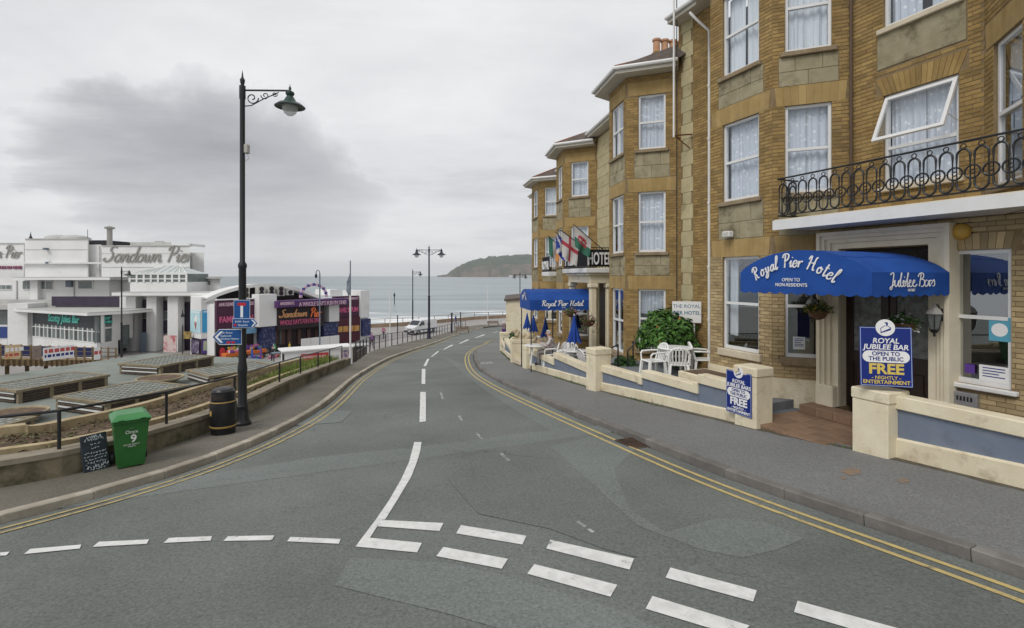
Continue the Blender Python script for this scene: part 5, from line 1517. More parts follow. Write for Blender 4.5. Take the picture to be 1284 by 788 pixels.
# ------------------------------------------------------------------ wall fittings of house A
def wall_lantern(loc, rz, label):
    t = thing('wall_lantern', label, 'lantern', loc, rz, 'coach lanterns beside the near doorway')
    M_LG = mat('lantern_glass', (.10, .11, .11), .15, (.16, .17, .17), 12, spec=.5)
    br = MB(); br.box(-.03, .03, -.012, 0, -.10, .10); br.tube([(0, -.01, .06), (0, -.08, .16), (0, -.15, .17), (0, -.17, .11)], .011, 6); br.tube([(0, -.01, -.06), (0, -.07, -.02), (0, -.1, .1)], .008, 6)
    br.build('bracket', M_IRON, t)
    b = MB()
    b.lathe([(.03, -.27), (.065, -.22), (.105, .02)], 6, (0, -.17, 0)); b.build('glass', M_LG, t)
    c = MB()
    for k in range(6):
        a = 2 * math.pi * k / 6; c.tube([(.066 * math.cos(a), -.17 + .066 * math.sin(a), -.22), (.108 * math.cos(a), -.17 + .108 * math.sin(a), .02)], .007, 4)
    c.lathe([(.01, -.34), (.02, -.31), (.012, -.285), (.045, -.27), (.07, -.225), (.06, -.22)], 8, (0, -.17, 0)); c.build('cage', M_IRON, t)
    MB().lathe([(.125, .02), (.115, .035), (.085, .09), (.04, .125), (.02, .13), (.022, .15), (.008, .185), (.001, .19)], 6, (0, -.17, 0)).build('cap', mat('lantern_cap', (.30, .29, .27), .6) if 'right' in label or 'window' in label else M_IRON, t)
wall_lantern(A.w(6.98, -.665, 1.78), A.rz, 'weathered coach lantern between the doorway and the window with stickers')
wall_lantern(A.w(4.88, -.665, 1.83), A.rz, 'black coach lantern on the doorway jamb beside the bay window')
M_FLOWP = mat('petals_pink', (.55, .12, .18), .7, (.62, .3, .4), 8, island=.3); M_FLOWW = mat('petals_white', (.66, .64, .62), .7, island=.2); M_FLOWY = mat('petals_yellow', (.6, .4, .04), .7)
M_BASK = mat('basket_coir', (.10, .05, .03), .95, (.15, .08, .045), 14, bump=.6)
def hanging_basket(loc, label, r=.19, flow=M_FLOWP, trail=.1, seed=1, grp='hanging baskets at the doorways', ncl=420):
    t = thing('hanging_basket', label, 'flower basket', loc, 0, grp)
    MB().lathe([(.02, -r * .95), (r * .55, -r * .75), (r * .9, -r * .3), (r, 0), (r * .95, .0)], 14).build('basket', M_BASK, t, smooth=True)
    ch = MB()
    for k in range(3):
        a = 2 * math.pi * k / 3; ch.tube([(r * math.cos(a), r * math.sin(a), 0), (0, 0, .42)], .004, 4)
    ch.build('chain', M_IRON, t)
    rnd = random.Random(seed); lf = MB(); fl = MB()
    for k in range(ncl):
        a = rnd.uniform(0, 6.28); rr = r * rnd.uniform(.2, 1.5) ** .8; z = rnd.uniform(-.02, .17) * (1.5 - rr / r) + .0
        if rr > r: z = rnd.uniform(-trail, .08)
        c = Vector((rr * math.cos(a), rr * math.sin(a), z)); b2 = rnd.uniform(0, 6.28); s_ = rnd.uniform(.018, .04)
        d1 = Vector((math.cos(b2), math.sin(b2), rnd.uniform(-.7, .7))) * s_; d2 = Vector((-math.sin(b2), math.cos(b2), rnd.uniform(-.5, .5))) * s_ * .6
        (fl if rnd.random() < .22 else lf).add([c - d1, c - d2, c + d1, c + d2], [(0, 1, 2, 3)])
    lf.build('foliage', M_LEAF, t); fl.build('flowers', flow, t)
hanging_basket(A.w(5.12, -.98, 1.74), 'hanging basket of dark leaves beside the left jamb of the near doorway', .19, M_FLOWY, .05, 2)
hanging_basket(A.w(6.62, -.98, 1.63), 'hanging basket with pale flowers in front of the dark near doors', .19, M_FLOWW, .14, 3)
MB().tube([A.w(5.0, -.66, 2.0) , A.w(5.05, -.8, 2.12), A.w(5.12, -.98, 2.16)], .008, 5).build('basket_bracket', M_IRON, A.o)
bpy.data.objects['basket_bracket'].matrix_parent_inverse = A.M.inverted()
# alarm dome, flood lamp, metal ash box
al = thing('alarm_dome', 'yellow round alarm dome on the brick wall above the stickered window', 'alarm', A.w(7.16, -.452, 3.09), A.rz)
q = MB(); q.M = Matrix.Rotation(R(90), 4, 'X'); q.lathe([(.125, 0), (.13, .05), (.11, .10), (.06, .13), (.001, .14)], 18); q.build('dome', mat('alarm_yellow', (.55, .33, .05), .5, (.46, .28, .06), 10), al, smooth=True)
MB().box(-.14, .14, -.002, .0, -.14, .14).build('plate', M_IRON, al)
fl_ = thing('security_light', 'white security light on the bay above the ground floor window', 'lamp', A.w(3.0, -1.01, 3.32), A.rz)
MB().bbox(-.11, .11, -.18, -.03, -.05, .09, .02).build('housing', M_UPVC, fl_); MB().box(-.09, .09, -.19, -.181, -.035, .07).build('lens', mat('lamp_lens', (.5, .5, .46), .2), fl_); MB().box(-.03, .03, -.03, .0, -.02, .05).build('bracket', M_UPVC, fl_)
ab = thing('ash_box', 'grey metal ash box on the wall below the stickered window', 'ash box', A.w(7.24, -.452, .26), A.rz)
M_STEEL = mat('brushed_steel', (.40, .40, .42), .4, (.34, .34, .36), 10, metal=.6)
MB().bbox(-.15, .15, -.10, 0, -.02, .33, .012).build('box', M_STEEL, ab)
for k in range(5): MB().box(-.11 + k * .045, -.085 + k * .045, -.104, -.1005, .2, .27).build('slot', M_IRON, ab)
# stickers in the window by the doorway and a notice in the bay
def notice(loc, w_, h_, m_, label, lines=4, col=None):
    t = thing('window_notice', label, 'notice', loc, A.rz)
    MB().box(-w_ / 2, w_ / 2, -.002, 0, 0, h_).build('sheet', m_, t)
    for k in range(lines): MB().box(-w_ * .38, w_ * (.38 - .2 * (k % 3 == 2)), -.004, -.0025, h_ * (.8 - k * .7 / max(lines, 1)), h_ * (.8 - k * .7 / max(lines, 1)) + h_ * .06).build('text_line', col or M_SIGNB, t)
    return t
M_STB = mat('sticker_blue', (.10, .36, .50), .5); M_STP = mat('sticker_purple', (.10, .04, .28), .5)
n1_ = notice(A.w(7.60, -.40, 1.42), .26, .36, M_STB, 'blue sticker with a white disc in the window beside the doorway', 0)
MB().prism_y([(.10 * math.cos(k * .4), .17 + .10 * math.sin(k * .4)) for k in range(16)], -.004, -.0025).build('disc', M_SIGNW, n1_)
notice(A.w(7.53, -.40, .80), .36, .24, M_SIGNW, 'white notice at the bottom of the window beside the doorway', 4)
notice(A.w(7.23, -.40, .88), .13, .14, M_STP, 'small purple sticker at the bottom of the window beside the doorway', 0)
cn = notice((0, 0, 0), .22, .26, M_SIGNW, 'white notice inside the bay window left of the doorway', 5)
cn.location = A.w(4.10 + .55, -.40, .86); cn.rotation_euler = (0, 0, A.rz + R(46.5)); cn.location = A.w(4.10 + .50 * .69 - .06, -1 + .50 * .725 + .06, .88)

# ------------------------------------------------------------------ portico and lettered balconies
M_PDARK0 = mat('railing_mesh', (.02, .02, .022), .7)
po = thing('entrance_portico', 'cream columned porch with a black lettered balcony railing at the far entrance', 'porch', B.w(-5.7, 0, FC2), B.rz)
z0p = -FC2
def pq_(z): return z - FC2
cols = ((-1.38, -1.18), (1.38, -1.18), (1.38, -.55))
for (x, y) in cols:
    q = MB(); q.bbox(-.16, .16, -.16, .16, 0, .25, .02); q.bbox(-.12, .12, -.12, .12, .25, pq_(1.95), .03); q.bbox(-.17, .17, -.17, .17, pq_(1.95), pq_(2.12), .03)
    q.build('column', M_CREAM, po, loc=(x, y, 0))
q = MB(); q.bbox(-1.52, 1.52, -1.32, -.0, pq_(2.122), pq_(2.40), .02); q.bbox(-1.60, 1.60, -1.42, -.0, pq_(2.402), pq_(2.50), .02); q.build('entablature', M_CREAM, po)
MB().bbox(-1.72, 1.72, -1.55, 0, pq_(2.502), pq_(2.68), .02).build('balcony_slab', M_WHITE, po)
def lettered_rail(parent, pts, zlo, zhi, step=.11):
    r = MB(); r.tube([(p[0], p[1], zhi) for p in pts], .018, 6); r.tube([(p[0], p[1], zlo + .06) for p in pts], .014, 6)
    top = r.build('rail', M_IRON, parent)
    for a, b in zip(pts[:-1], pts[1:]):
        a, b = Vector(a), Vector(b); n = max(2, int((b - a).length / step)); src = None
        for k in range(n + 1):
            p = a.lerp(b, k / n)
            o = MB().tube([(0, 0, zlo), (0, 0, zhi)], .010, 5).build('baluster', M_IRON, top) if src is None else inst(src, top)
            src = src or o; o.location = (p.x, p.y, 0)
    return top
lettered_rail(po, [(-1.65, -.1), (-1.65, -1.48), (1.65, -1.48), (1.65, -.1)], pq_(2.68), pq_(3.42))
MB().box(-1.6, 1.6, -1.46, -1.45, pq_(2.74), pq_(3.36)).build('rail_backing', M_PDARK0, po); MB().box(1.62, 1.63, -1.4, -.15, pq_(2.74), pq_(3.36)).build('rail_backing', M_PDARK0, po)
text_obj('PIER', .62, M_LETW, po, (-.55, -1.515, pq_(2.82)), ext=.01, bold=.012, wx=1.35)
text_obj('HOTEL', .62, M_LETW, po, (1.685, -1.02, pq_(2.82)), rz=R(90), ext=.01, bold=.012, wx=.46)
MB().box(-1.2, 1.2, -.06, -.02, pq_(-.5), pq_(2.1)).build('doorway', M_WOOD, po)
ba2 = thing('lettered_balcony', 'small black balcony lettered ROYAL on the brick wall past the flags', 'balcony', Cc.w(-5.0, 0, 2.6), Cc.rz)
MB().bbox(-1.0, 1.0, -1.32, 0, -.22, 0, .02).build('slab', M_WHITE, ba2)
MB().box(-1.0, 1.0, -1.28, -1.22, 0.02, .26).build('kick_board', M_IRON, ba2)
lettered_rail(ba2, [(-.95, -.1), (-.95, -1.28), (.95, -1.28), (.95, -.1)], 0, .78)
MB().box(-.93, .93, -1.265, -1.255, .06, .74).build('rail_backing', M_PDARK0, ba2)
text_obj('ROYAL', .6, M_LETW, ba2, (.0, -1.31, .14), ext=.01, bold=.012, wx=1.0)
text_obj('ROYAL', .5, M_LETW, ba2, (.985, -.7, .14), rz=R(90), ext=.01, bold=.012, wx=.55)
# flags
M_FW = mat('flag_white', (.55, .53, .51), .9); M_FR = mat('flag_red', (.45, .06, .08), .9); M_FG = mat('flag_green', (.04, .15, .10), .9); M_FBL = mat('flag_blue', (.03, .06, .32), .9); M_FO = mat('flag_orange', (.62, .28, .09), .9)
def flag(label, base, tip, drop, patt, mats, w0=.42, hang=.0):
    base, tip = Vector(base), Vector(tip)
    t = thing('flag', label, 'flag', base, 0, 'flags over the far entrance')
    d = tip - base
    MB().tube([(0, 0, 0), d * 1.03], .016, 6).build('flagpole', M_IRON, t)
    b = MB(); nu, nv = 14, 12; vs = []
    side = Vector((d.y, -d.x, 0)).normalized()
    for i in range(nu + 1):
        u = i / nu; p = d * (1 - u * (1 - w0))
        for j in range(nv + 1):
            v = j / nv
            q = p + Vector((0, 0, -drop * v)) + side * (.05 * math.sin(u * 9 + v * 3) * v) + d * (.22 * v * (u - .3)) * (1 if hang else .5)
            vs.append(q)
    fs = []; mi = []
    for i in range(nu):
        for j in range(nv):
            fs.append((i * (nv + 1) + j, (i + 1) * (nv + 1) + j, (i + 1) * (nv + 1) + j + 1, i * (nv + 1) + j + 1)); mi.append(patt((i + .5) / nu, (j + .5) / nv))
    b.add(vs, fs); b.mi = mi; b.build('cloth', mats, t, smooth=True)
flag('white and green flag with a red figure hanging from the pole nearest the canted bay', P(757, 314, 18.6), P(720, 282.5, 18.3), .75,
     lambda u, v: 1 if ((u - .5) ** 2 / .09 + (v - .45) ** 2 / .05 < 1 and math.sin(u * 30) + math.sin(v * 23) > -.6) else (2 if v > .5 else 0), [M_FW, M_FR, M_FG])
flag('large white flag with a red cross hanging over the lettered balcony', P(741, 317, 18.9), P(704, 289.5, 18.6), .92,
     lambda u, v: 1 if (abs(u - .5) < .1 or abs(v - .42) < .1) else 0, [M_FW, M_FR], hang=.0)
flag('blue flag with a white diagonal cross over the lettered balcony', P(722, 318, 20.6), P(697, 291.6, 20.4), .8,
     lambda u, v: 1 if (abs(u - v) < .12 or abs(u + v - 1) < .12) else 0, [M_FBL, M_FW])
flag('green white and orange flag hanging at the end of the row of flags', P(713, 319, 21.4), P(688, 296.5, 21.2), .75,
     lambda u, v: 0 if u < .33 else (1 if u < .66 else 2), [M_FG, M_FW, M_FO])

# ------------------------------------------------------------------ garden furniture
def chair_proto():
    t = thing('plastic_chair', 'x', 'chair', (0, 0, 0), 0, 'white plastic garden chairs')
    MB().bbox(-.22, .22, -.22, .22, .40, .435, .015).build('seat', M_WHITEGL, t)
    for (sx_, sy_) in ((-1, -1), (1, -1), (-1, 1), (1, 1)):
        q = MB(); x, y = sx_ * .20, sy_ * .20
        top, bot = .41, 0.0
        a = [(x - .028, y - .028), (x + .028, y - .028), (x + .028, y + .028), (x - .028, y + .028)]
        ox, oy = sx_ * .035, sy_ * .05
        q.add([(p[0], p[1], top) for p in a] + [(p[0] * .95 + ox, p[1] * .95 + oy, bot) for p in a], [(0, 1, 2, 3), (7, 6, 5, 4)] + [(i, 4 + i, 4 + (i + 1) % 4, (i + 1) % 4) for i in range(4)])
        q.build('leg', M_WHITEGL, t)
    # back: curved rim and slats
    q = MB(); pts = []
    for k in range(13):
        a = math.pi * k / 12; pts.append((.235 * math.cos(a), .22 + .10 * math.sin(a) * .6 + .05, .60 + .24 * math.sin(a) ** .7))
    q.tube([(.235, .21, .42)] + pts + [(-.235, .21, .42)], .022, 6)
    bk_ = q.build('backrest', M_WHITEGL, t)
    for k in range(5):
        x = -.15 + k * .075; ztop = .60 + .24 * max(0.0, 1 - (x / .235) ** 2) ** .35
        MB().tube([(x * .9, .215, .43), (x, .27, .62), (x, .32, ztop)], .017, 5).build('slat', M_WHITEGL, bk_)
    for s_ in (-1, 1):
        MB().tube([(s_ * .235, .25, .64), (s_ * .265, .10, .645), (s_ * .265, -.16, .63), (s_ * .25, -.20, .58), (s_ * .235, -.19, .42)], .024, 6).build('arm', M_WHITEGL, t)
    return t
def table_proto():
    t = thing('plastic_table', 'x', 'table', (0, 0, 0), 0, 'white plastic garden tables')
    MB().lathe([(.02, .69), (.38, .69), (.43, .70), (.44, .715), (.43, .73), (.02, .73)], 24).build('table_top', M_WHITEGL, t, smooth=True)
    for k in range(4):
        a = R(45 + 90 * k); MB().tube([(.22 * math.cos(a), .22 * math.sin(a), .69), (.30 * math.cos(a), .30 * math.sin(a), 0)], .032, 6, r2=.024).build('leg', M_WHITEGL, t)
    return t
chair0, table0 = chair_proto(), table_proto(); used = {'c': False, 't': False}
def put(kind, loc, rz, label):
    src = chair0 if kind == 'c' else table0
    o = copy_tree(src) if used[kind] else src; used[kind] = True
    o.location = loc; o.rotation_euler = (0, 0, rz); o['label'] = label; return o
tx, ty = PX(846.6, 12.9), 12.9
put('t', (tx, ty, FC1), 0, 'round white plastic table in front of the shrub')
put('c', (PX(819, 12.75), 12.75, FC1), R(-75), 'white plastic chair at the table by the shrub, its back to the stepped wall pillar')
put('c', (PX(851, 12.25), 12.25, FC1), R(165), 'white plastic chair at the table by the shrub, its back to the road')
put('c', (PX(847, 13.55), 13.55, FC1), R(-5), 'white plastic chair pushed against the shrub behind the table')
put('c', (PX(881, 12.95), 12.95, FC1), R(-98 + 180), 'white plastic chair at the table by the shrub, its back to the bay window')
tx2, ty2 = PX(722, 17.6), 17.6
put('t', (tx2, ty2, FC2), 0, 'round white plastic table under the largest closed blue parasol')
put('c', (PX(708, 17.7), 17.7, FC2), R(-80), 'white plastic chair beside the parasol table, its back to the seated man')
put('c', (PX(714, 18.3), 18.3, FC2), R(-20), 'white plastic chair behind the parasol table near the porch')
put('c', (PX(738, 17.0), 17.0, FC2), R(110), 'white plastic chair at the parasol table beside the square pillar')
put('c', (PX(701, 18.6), 18.6, FC2), R(-60), 'white plastic chair directly behind the seated man')
put('t', (PX(682, 21.4), 21.4, FC2 - .1), 0, 'white plastic table beyond the seated man')
put('t', (PX(668, 25.5), 25.5, FC3), 0, 'white plastic table under the pair of closed parasols')
put('c', (PX(674, 24.6), 24.6, FC3), R(70), 'white plastic chair near the pair of closed parasols')
M_PAR = mat('parasol_blue', (.010, .06, .32), .8, (.006, .035, .22), 5)
def parasol(px, py0, py1, Y, zf, label):
    x = PX(px, Y); zt, zb = PZ(py0, Y), PZ(py1, Y)
    t = thing('closed_parasol', label, 'parasol', (x, Y, zf), 0, 'closed blue parasols on the forecourt')
    MB().tube([(0, 0, 0), (0, 0, zt - zf + .06)], .019, 8).build('pole', M_WHITE, t)
    b = MB(); n = 32; vs = []; rows_ = 7; h_ = zt - zb
    for j in range(rows_):
        f_ = j / (rows_ - 1); r = (.03 + .20 * f_ ** 1.1) * (h_ / .95)
        for k in range(n):
            a = 2 * math.pi * k / n; rr = r * (1 + .28 * f_ * math.cos(8 * a)); vs.append((rr * math.cos(a), rr * math.sin(a), zt - zf - h_ * f_ - .05 * f_ * math.cos(8 * a)))
    fs = [(j * n + k, j * n + (k + 1) % n, (j + 1) * n + (k + 1) % n, (j + 1) * n + k) for j in range(rows_ - 1) for k in range(n)]
    b.add(vs, fs); b.build('canopy', M_PAR, t, smooth=True)
    MB().lathe([(.22, 0), (.22, .08), (.05, .12)], 14).build('base', M_IRON, t)
parasol(720, 396, 429, 17.6, FC2, 'largest closed blue parasol, standing through the table beside the porch')
parasol(684, 399, 422.5, 21.4, FC2 - .1, 'closed blue parasol beside the awning post behind the seated man')
parasol(661, 393, 412, 25.2, FC3, 'closed blue parasol just outside the front post of the far awning')
parasol(669, 395, 416, 25.8, FC3, 'closed blue parasol between the two front posts of the far awning')
hanging_basket(P(716, 391, 18.2), 'hanging basket of flowers under the far awning beside the brick bay', .22, M_FLOWP, .1, 5, ncl=300)
hanging_basket(P(738.5, 402, 18.0), 'trailing hanging basket of flowers against the porch column', .24, M_FLOWP, .45, 6, ncl=500)
# steps handrails
for (pts, lab) in (([(775, 432), (775, 443), (775, 432), (764, 438)], 'black handrail beside the square pillar'), ([(787, 440), (787, 455), (787, 440), (797, 430)], 'black handrail rising in front of the shrub')):
    Y = 14.2; b0 = P(pts[0][0], pts[0][1], Y)
    t = thing('handrail', lab, 'handrail', (b0.x, Y, FC1 - .3)); b = MB()
    pp = [P(px, py, Y) - Vector(t.location) for px, py in pts]
    b.tube([(pp[0].x, 0, 0), (pp[0].x, 0, pp[0].z)], .022, 7); b.tube([pp[2], pp[3]], .022, 7); b.tube([(pp[3].x, 0, pp[3].z), (pp[3].x, 0.3, pp[3].z)], .022, 7); b.tube([(pp[3].x, .3, 0), (pp[3].x, .3, pp[3].z)], .02, 7)
    b.build('rail', M_IRON, t)
# shrub
def shrub(loc, rx, ry, rz_, n, label, m=M_LEAF, seed=1, leaf=.075, fl=None):
    t = thing('shrub', label, 'shrub', loc); rnd = random.Random(seed); lf = MB(); lobes = []
    for k in range(22):
        a = rnd.uniform(0, 6.28); e = rnd.uniform(-.1, 1.2); lobes.append((Vector((rx * .68 * math.cos(a) * math.cos(e), ry * .68 * math.sin(a) * math.cos(e), rz_ * (.40 + .50 * math.sin(e)))), rnd.uniform(.28, .46)))
    for k in range(n):
        c, r = lobes[rnd.randrange(len(lobes))]
        d = Vector((rnd.gauss(0, 1), rnd.gauss(0, 1), rnd.gauss(0, 1))).normalized()
        p = c + Vector((d.x * rx * r, d.y * ry * r * 1.2, d.z * rz_ * r * .75)) * rnd.uniform(.75, 1.08)
        if p.z < 0.02: p.z = abs(p.z) + .02
        s_ = leaf * rnd.uniform(.6, 1.25); nrm = (d + Vector((rnd.uniform(-.6, .6), rnd.uniform(-.6, .6), rnd.uniform(-.2, .8)))).normalized()
        a1 = nrm.cross(Vector((rnd.uniform(-1, 1), rnd.uniform(-1, 1), rnd.uniform(-1, 1)))).normalized() * s_; a2 = nrm.cross(a1).normalized() * s_ * .55
        lf.add([p - a1, p - a2 * .9 + nrm * .012, p + a1, p + a2 * .9 + nrm * .012], [(0, 1, 2), (0, 2, 3)])
    lf.build('foliage', m, t)
    stm = MB()
    for k in range(7):
        a = rnd.uniform(0, 6.28); stm.tube([(.05 * math.cos(a), .05 * math.sin(a), 0), (rx * .3 * math.cos(a), ry * .3 * math.sin(a), rz_ * .4), (rx * .5 * math.cos(a), ry * .5 * math.sin(a), rz_ * .7)], .02, 5, r2=.008)
    stm.build('stem', mat('stem_brown', (.07, .05, .03), .9), t)
    if fl:
        f_ = MB()
        for k in range(fl):
            c, r = lobes[rnd.randrange(len(lobes))]; d = Vector((rnd.gauss(0, 1), rnd.gauss(0, 1), abs(rnd.gauss(0, 1)))).normalized()
            p = c + Vector((d.x * rx * r, d.y * ry * r, d.z * rz_ * r * .8)) * 1.05
            f_.lathe([(.001, -.03), (.03, 0), (.025, .03), (.001, .045)], 6, p)
        f_.build('flowers', mat('petals_orange', (.6, .2, .05), .7), t)
    return t
shrub((PX(838, 14.15), 14.15, FC1), .98, .62, 1.42, 5200, 'large rounded green shrub growing behind the white table', fl=14)
shrub((PX(783, 14.6), 14.6, FC1 - .55), .42, .4, .75, 1200, 'small low green shrub beside the black handrail at the steps', mat('leaf_dark', (.025, .07, .015), .6, (.045, .11, .025), 3, island=.5), 4, .055)
# white mast on an iron bracket between the houses
mp_ = P(845, 170, 14.2)
ms = thing('wall_mast', 'tall white mast on a rusty iron bracket between two brick bays', 'mast', mp_)
MB().tube([(0, 0, -.05), (0, 0, 5.2)], .032, 10, r2=.026).build('mast', M_WHITE, ms, smooth=True)
MB().tube([(.16, .25, -5.0), (.16, .25, 4.6)], .014, 6).build('cable', M_IRON, ms)
br = MB(); e_ = P(880, 168, 14.35) - mp_; br.tube([(0, 0, 0), e_], .022, 6); br.tube([(0, 0, 0), e_ + Vector((-.15, .1, -.5))], .016, 6); br.tube([(0, 0, .0), (.3, .35, .0)], .018, 6); br.tube([e_ + Vector((-.2, 0, -.5)), e_ + Vector((-.2, .1, -1.6))], .014, 6)
br.build('bracket', mat('rust', (.13, .055, .025), .9, (.2, .09, .04), 12), ms)
# cream end wall beyond the last house
ce = thing('end_building', 'plain cream rendered building with a dark sloping roof beyond the last brick house', 'building', (PX(651, 42), 42, -5))
x0, x1 = PX(634.5, 42) - ce.location.x, 4.0
q = MB(); q.prism_y([(x0, 0), (x1, 0), (x1, PZ(371, 42) + 5.0), (x0 + 1.9, PZ(373.5, 42) + 5), (x0, PZ(378, 42) + 5)], 0, 9); q.build('wall', M_CREAM, ce)
q = MB(); q.prism_y([(x0 - .15, PZ(378, 42) + 5.0), (x1, PZ(371, 42) + 5.02), (x1, PZ(371, 42) + 5.2), (x0 - .15, PZ(378, 42) + 5.16)], -.15, 9.1); q.build('roof', M_SLATE, ce)
hg = shrub((P4.x + .9, 30.4, -1.5), .4, .5, .6, 500, 'small clipped shrub behind the far garden wall', mat('leaf_dark', (.025, .07, .015)), 9, .07)

# dirt, moss and weeds where the garden walls meet the pavement
M_GRIT = mat('gutter_grit', (.075, .065, .045), .95, (.13, .115, .085), 9, bump=.5)
ln = [p for p in resample(fws, .25) if 3 < p.y < 31]; lo = []
rows = []
for i, p in enumerate(ln):
    t = (ln[min(i + 1, len(ln) - 1)] - ln[max(i - 1, 0)]).normalized(); nrm = Vector((-t.y, t.x)); w_ = .05 + .07 * abs(math.sin(i * 1.7) * math.sin(i * .61))
    a, b_ = p - nrm * .05, p + nrm * w_
    rows.append([(a.x, a.y, g(a.x, a.y) + .104), (b_.x, b_.y, g(b_.x, b_.y) + .104)])
sheet('edge_dirt', rows, M_GRIT)
rnd = random.Random(31); wd = MB()
for k in range(900):
    i = rnd.randrange(len(ln) - 1); p = ln[i].lerp(ln[i + 1], rnd.random()); t = (ln[i + 1] - ln[i]).normalized(); nrm = Vector((-t.y, t.x))
    if math.sin(i * .37) + math.sin(i * .13 + 1) < .35: continue
    q = p + nrm * rnd.uniform(-.02, .08); z = g(q.x, q.y) + .1; h_ = rnd.uniform(.02, .08); a = rnd.uniform(0, 6.28); dx, dy = math.cos(a) * .012, math.sin(a) * .012
    wd.add([(q.x - dx, q.y - dy, z), (q.x + dx, q.y + dy, z), (q.x + rnd.uniform(-.04, .04), q.y + rnd.uniform(-.04, .04), z + h_)], [(0, 1, 2)])
tag(wd.build('edge_weeds', M_LEAF), 'small weeds growing along the foot of the garden walls', 'weeds', kind='stuff')
# orange-brown spills on the pavement by the near doorway
M_SPILL = mat('pavement_spill', (.26, .17, .10), .9, (.18, .17, .16), 18, lo=.45, hi=.6)
for (px, py, rx, ry) in ((1068, 592, 11, 5), (1133, 603, 7, 3.4), (1058, 600, 4, 2)):
    drape('pavement_spill', pxs([(px + rx * (1 + .35 * math.sin(k * 2.3)) * math.cos(k * .524), py + ry * (1 + .3 * math.sin(k * 3.1)) * math.sin(k * .524)) for k in range(12)], .1), .104, M_SPILL, cuts=2)
# ------------------------------------------------------------------ lamp posts
M_LAMPG = mat('lamp_bowl', (.62, .64, .62), .12, spec=.6, alpha=.55)
M_LAMPGR = mat('lamp_green', (.018, .045, .035), .4)
def scroll(b, cx, cz, r, s_, turns=1.25, tr=.011, n=18):
    pts = []
    for k in range(n + 1):
        f_ = k / n; a = f_ * turns * 2 * math.pi; rr = r * (1 - .8 * f_)
        pts.append((cx + s_ * rr * math.cos(a), 0, cz - rr * math.sin(a)))
    b.tube(pts, tr, 5)
def lamp_post(label, loc, Ht, arms=(1,), arm=1.0, rz=0.0, m=M_IRON, k=1.0, grp='street lamps', big=False, group=True):
    t = thing('street_lamp', label, 'lamp post', loc, rz, grp)
    b = MB()
    b.lathe([(.17 * k, 0), (.17 * k, .06), (.13 * k, .12), (.12 * k, .30), (.105 * k, .36), (.115 * k, .40), (.09 * k, .46), (.085 * k, Ht * .145), (.095 * k, Ht * .153), (.095 * k, Ht * .160), (.075 * k, Ht * .18),
             (.072 * k, Ht * .44), (.085 * k, Ht * .445), (.085 * k, Ht * .452), (.052 * k, Ht * .46), (.05 * k, Ht * .915), (.062 * k, Ht * .92), (.062 * k, Ht * .955), (.03 * k, Ht * .957), (.045 * k, Ht * .965), (.05 * k, Ht * .972), (.02 * k, Ht * .98), (.012 * k, Ht * .99), (.001, Ht)], 14)
    b.build('column', m, t, smooth=True, autosm=30)
    za = Ht * .943
    for s_ in arms:
        q = MB(); q.tube([(0, 0, za), (s_ * arm, 0, za + .015)], .02 * k, 7)
        scroll(q, s_ * .20 * k, za - .16 * k, .13 * k, s_, tr=.013 * k); scroll(q, s_ * .46 * k, za - .10 * k, .085 * k, -s_, tr=.011 * k); scroll(q, s_ * .66 * k, za - .07 * k, .055 * k, s_, tr=.010 * k)
        q.tube([(0, 0, za - .34 * k), (s_ * .18 * k, 0, za - .32 * k), (s_ * .42 * k, 0, za - .18 * k), (s_ * .74 * k, 0, za - .03 * k)], .012 * k, 5)
        q.build('arm', m, t)
        h_ = MB(); x = s_ * arm
        h_.lathe([(.001, .16 * k), (.012 * k, .10 * k), (.03 * k, .07 * k), (.02 * k, .03 * k), (.05 * k, .0), (.085 * k, -.02 * k), (.09 * k, -.06 * k), (.06 * k, -.10 * k), (.10 * k, -.16 * k), (.13 * k, -.22 * k), (.24 * k, -.27 * k), (.31 * k, -.33 * k), (.305 * k, -.335 * k), (.15 * k, -.29 * k)], 18, (x, 0, za))
        hd = h_.build('lamp_head', M_LAMPGR if big else m, t, smooth=True, autosm=50)
        MB().lathe([(.165 * k, -.29 * k), (.155 * k, -.38 * k), (.12 * k, -.46 * k), (.06 * k, -.51 * k), (.001, -.525 * k)], 16, (x, 0, za)).build('bowl', M_LAMPG, hd, smooth=True)
    return t
lp = G(304, 533, .1); LH = (533 - 88) * lp.y / F
L1 = lamp_post('tall black lamp post with one scrolled arm and green lantern head beside the litter bin', lp, LH, (1,), 58 * lp.y / F, R(4), big=True, k=1.0)
q = MB(); q.bbox(.05, .13, -.06, .06, LH * .765, LH * .79, .01); q.tube([(.1, 0, LH * .765), (.13, 0, LH * .75), (.06, 0, LH * .745)], .006, 5); q.build('sensor_box', mat('sensor_grey', (.42, .41, .37), .6), L1)
# road signs clamped on the post
M_RBLUE = mat('road_sign_blue', (.006, .075, .26), .4); M_RRED = mat('road_sign_red', (.48, .02, .03), .45); M_RWHITE = mat('road_sign_white', (.72, .76, .80), .45); M_POSTG = mat('sign_back_grey', (.3, .3, .31), .6)
def zpy(py): return PZ(py, lp.y)
def xpx(px): return PX(px, lp.y)
ns = thing('road_sign', 'blue no through road sign with white T and red bar on the lamp post', 'road sign', (xpx(308.3), lp.y - .16, zpy(399.5)), R(4))
w_, h_ = 19.4 * lp.y / F, 23.5 * lp.y / F
MB().box(-w_ / 2, w_ / 2, 0, .006, 0, h_).build('plate', M_RWHITE, ns); MB().box(-w_ / 2 + .007, w_ / 2 - .007, -.003, -.0005, .007, h_ - .007).build('face', M_RBLUE, ns)
MB().box(-.026, .026, -.006, -.0035, h_ * .09, h_ * .70).build('white_bar', M_RWHITE, ns); MB().box(-.085, .085, -.0075, -.0035, h_ * .70, h_ * .86).build('red_bar', M_RRED, ns)
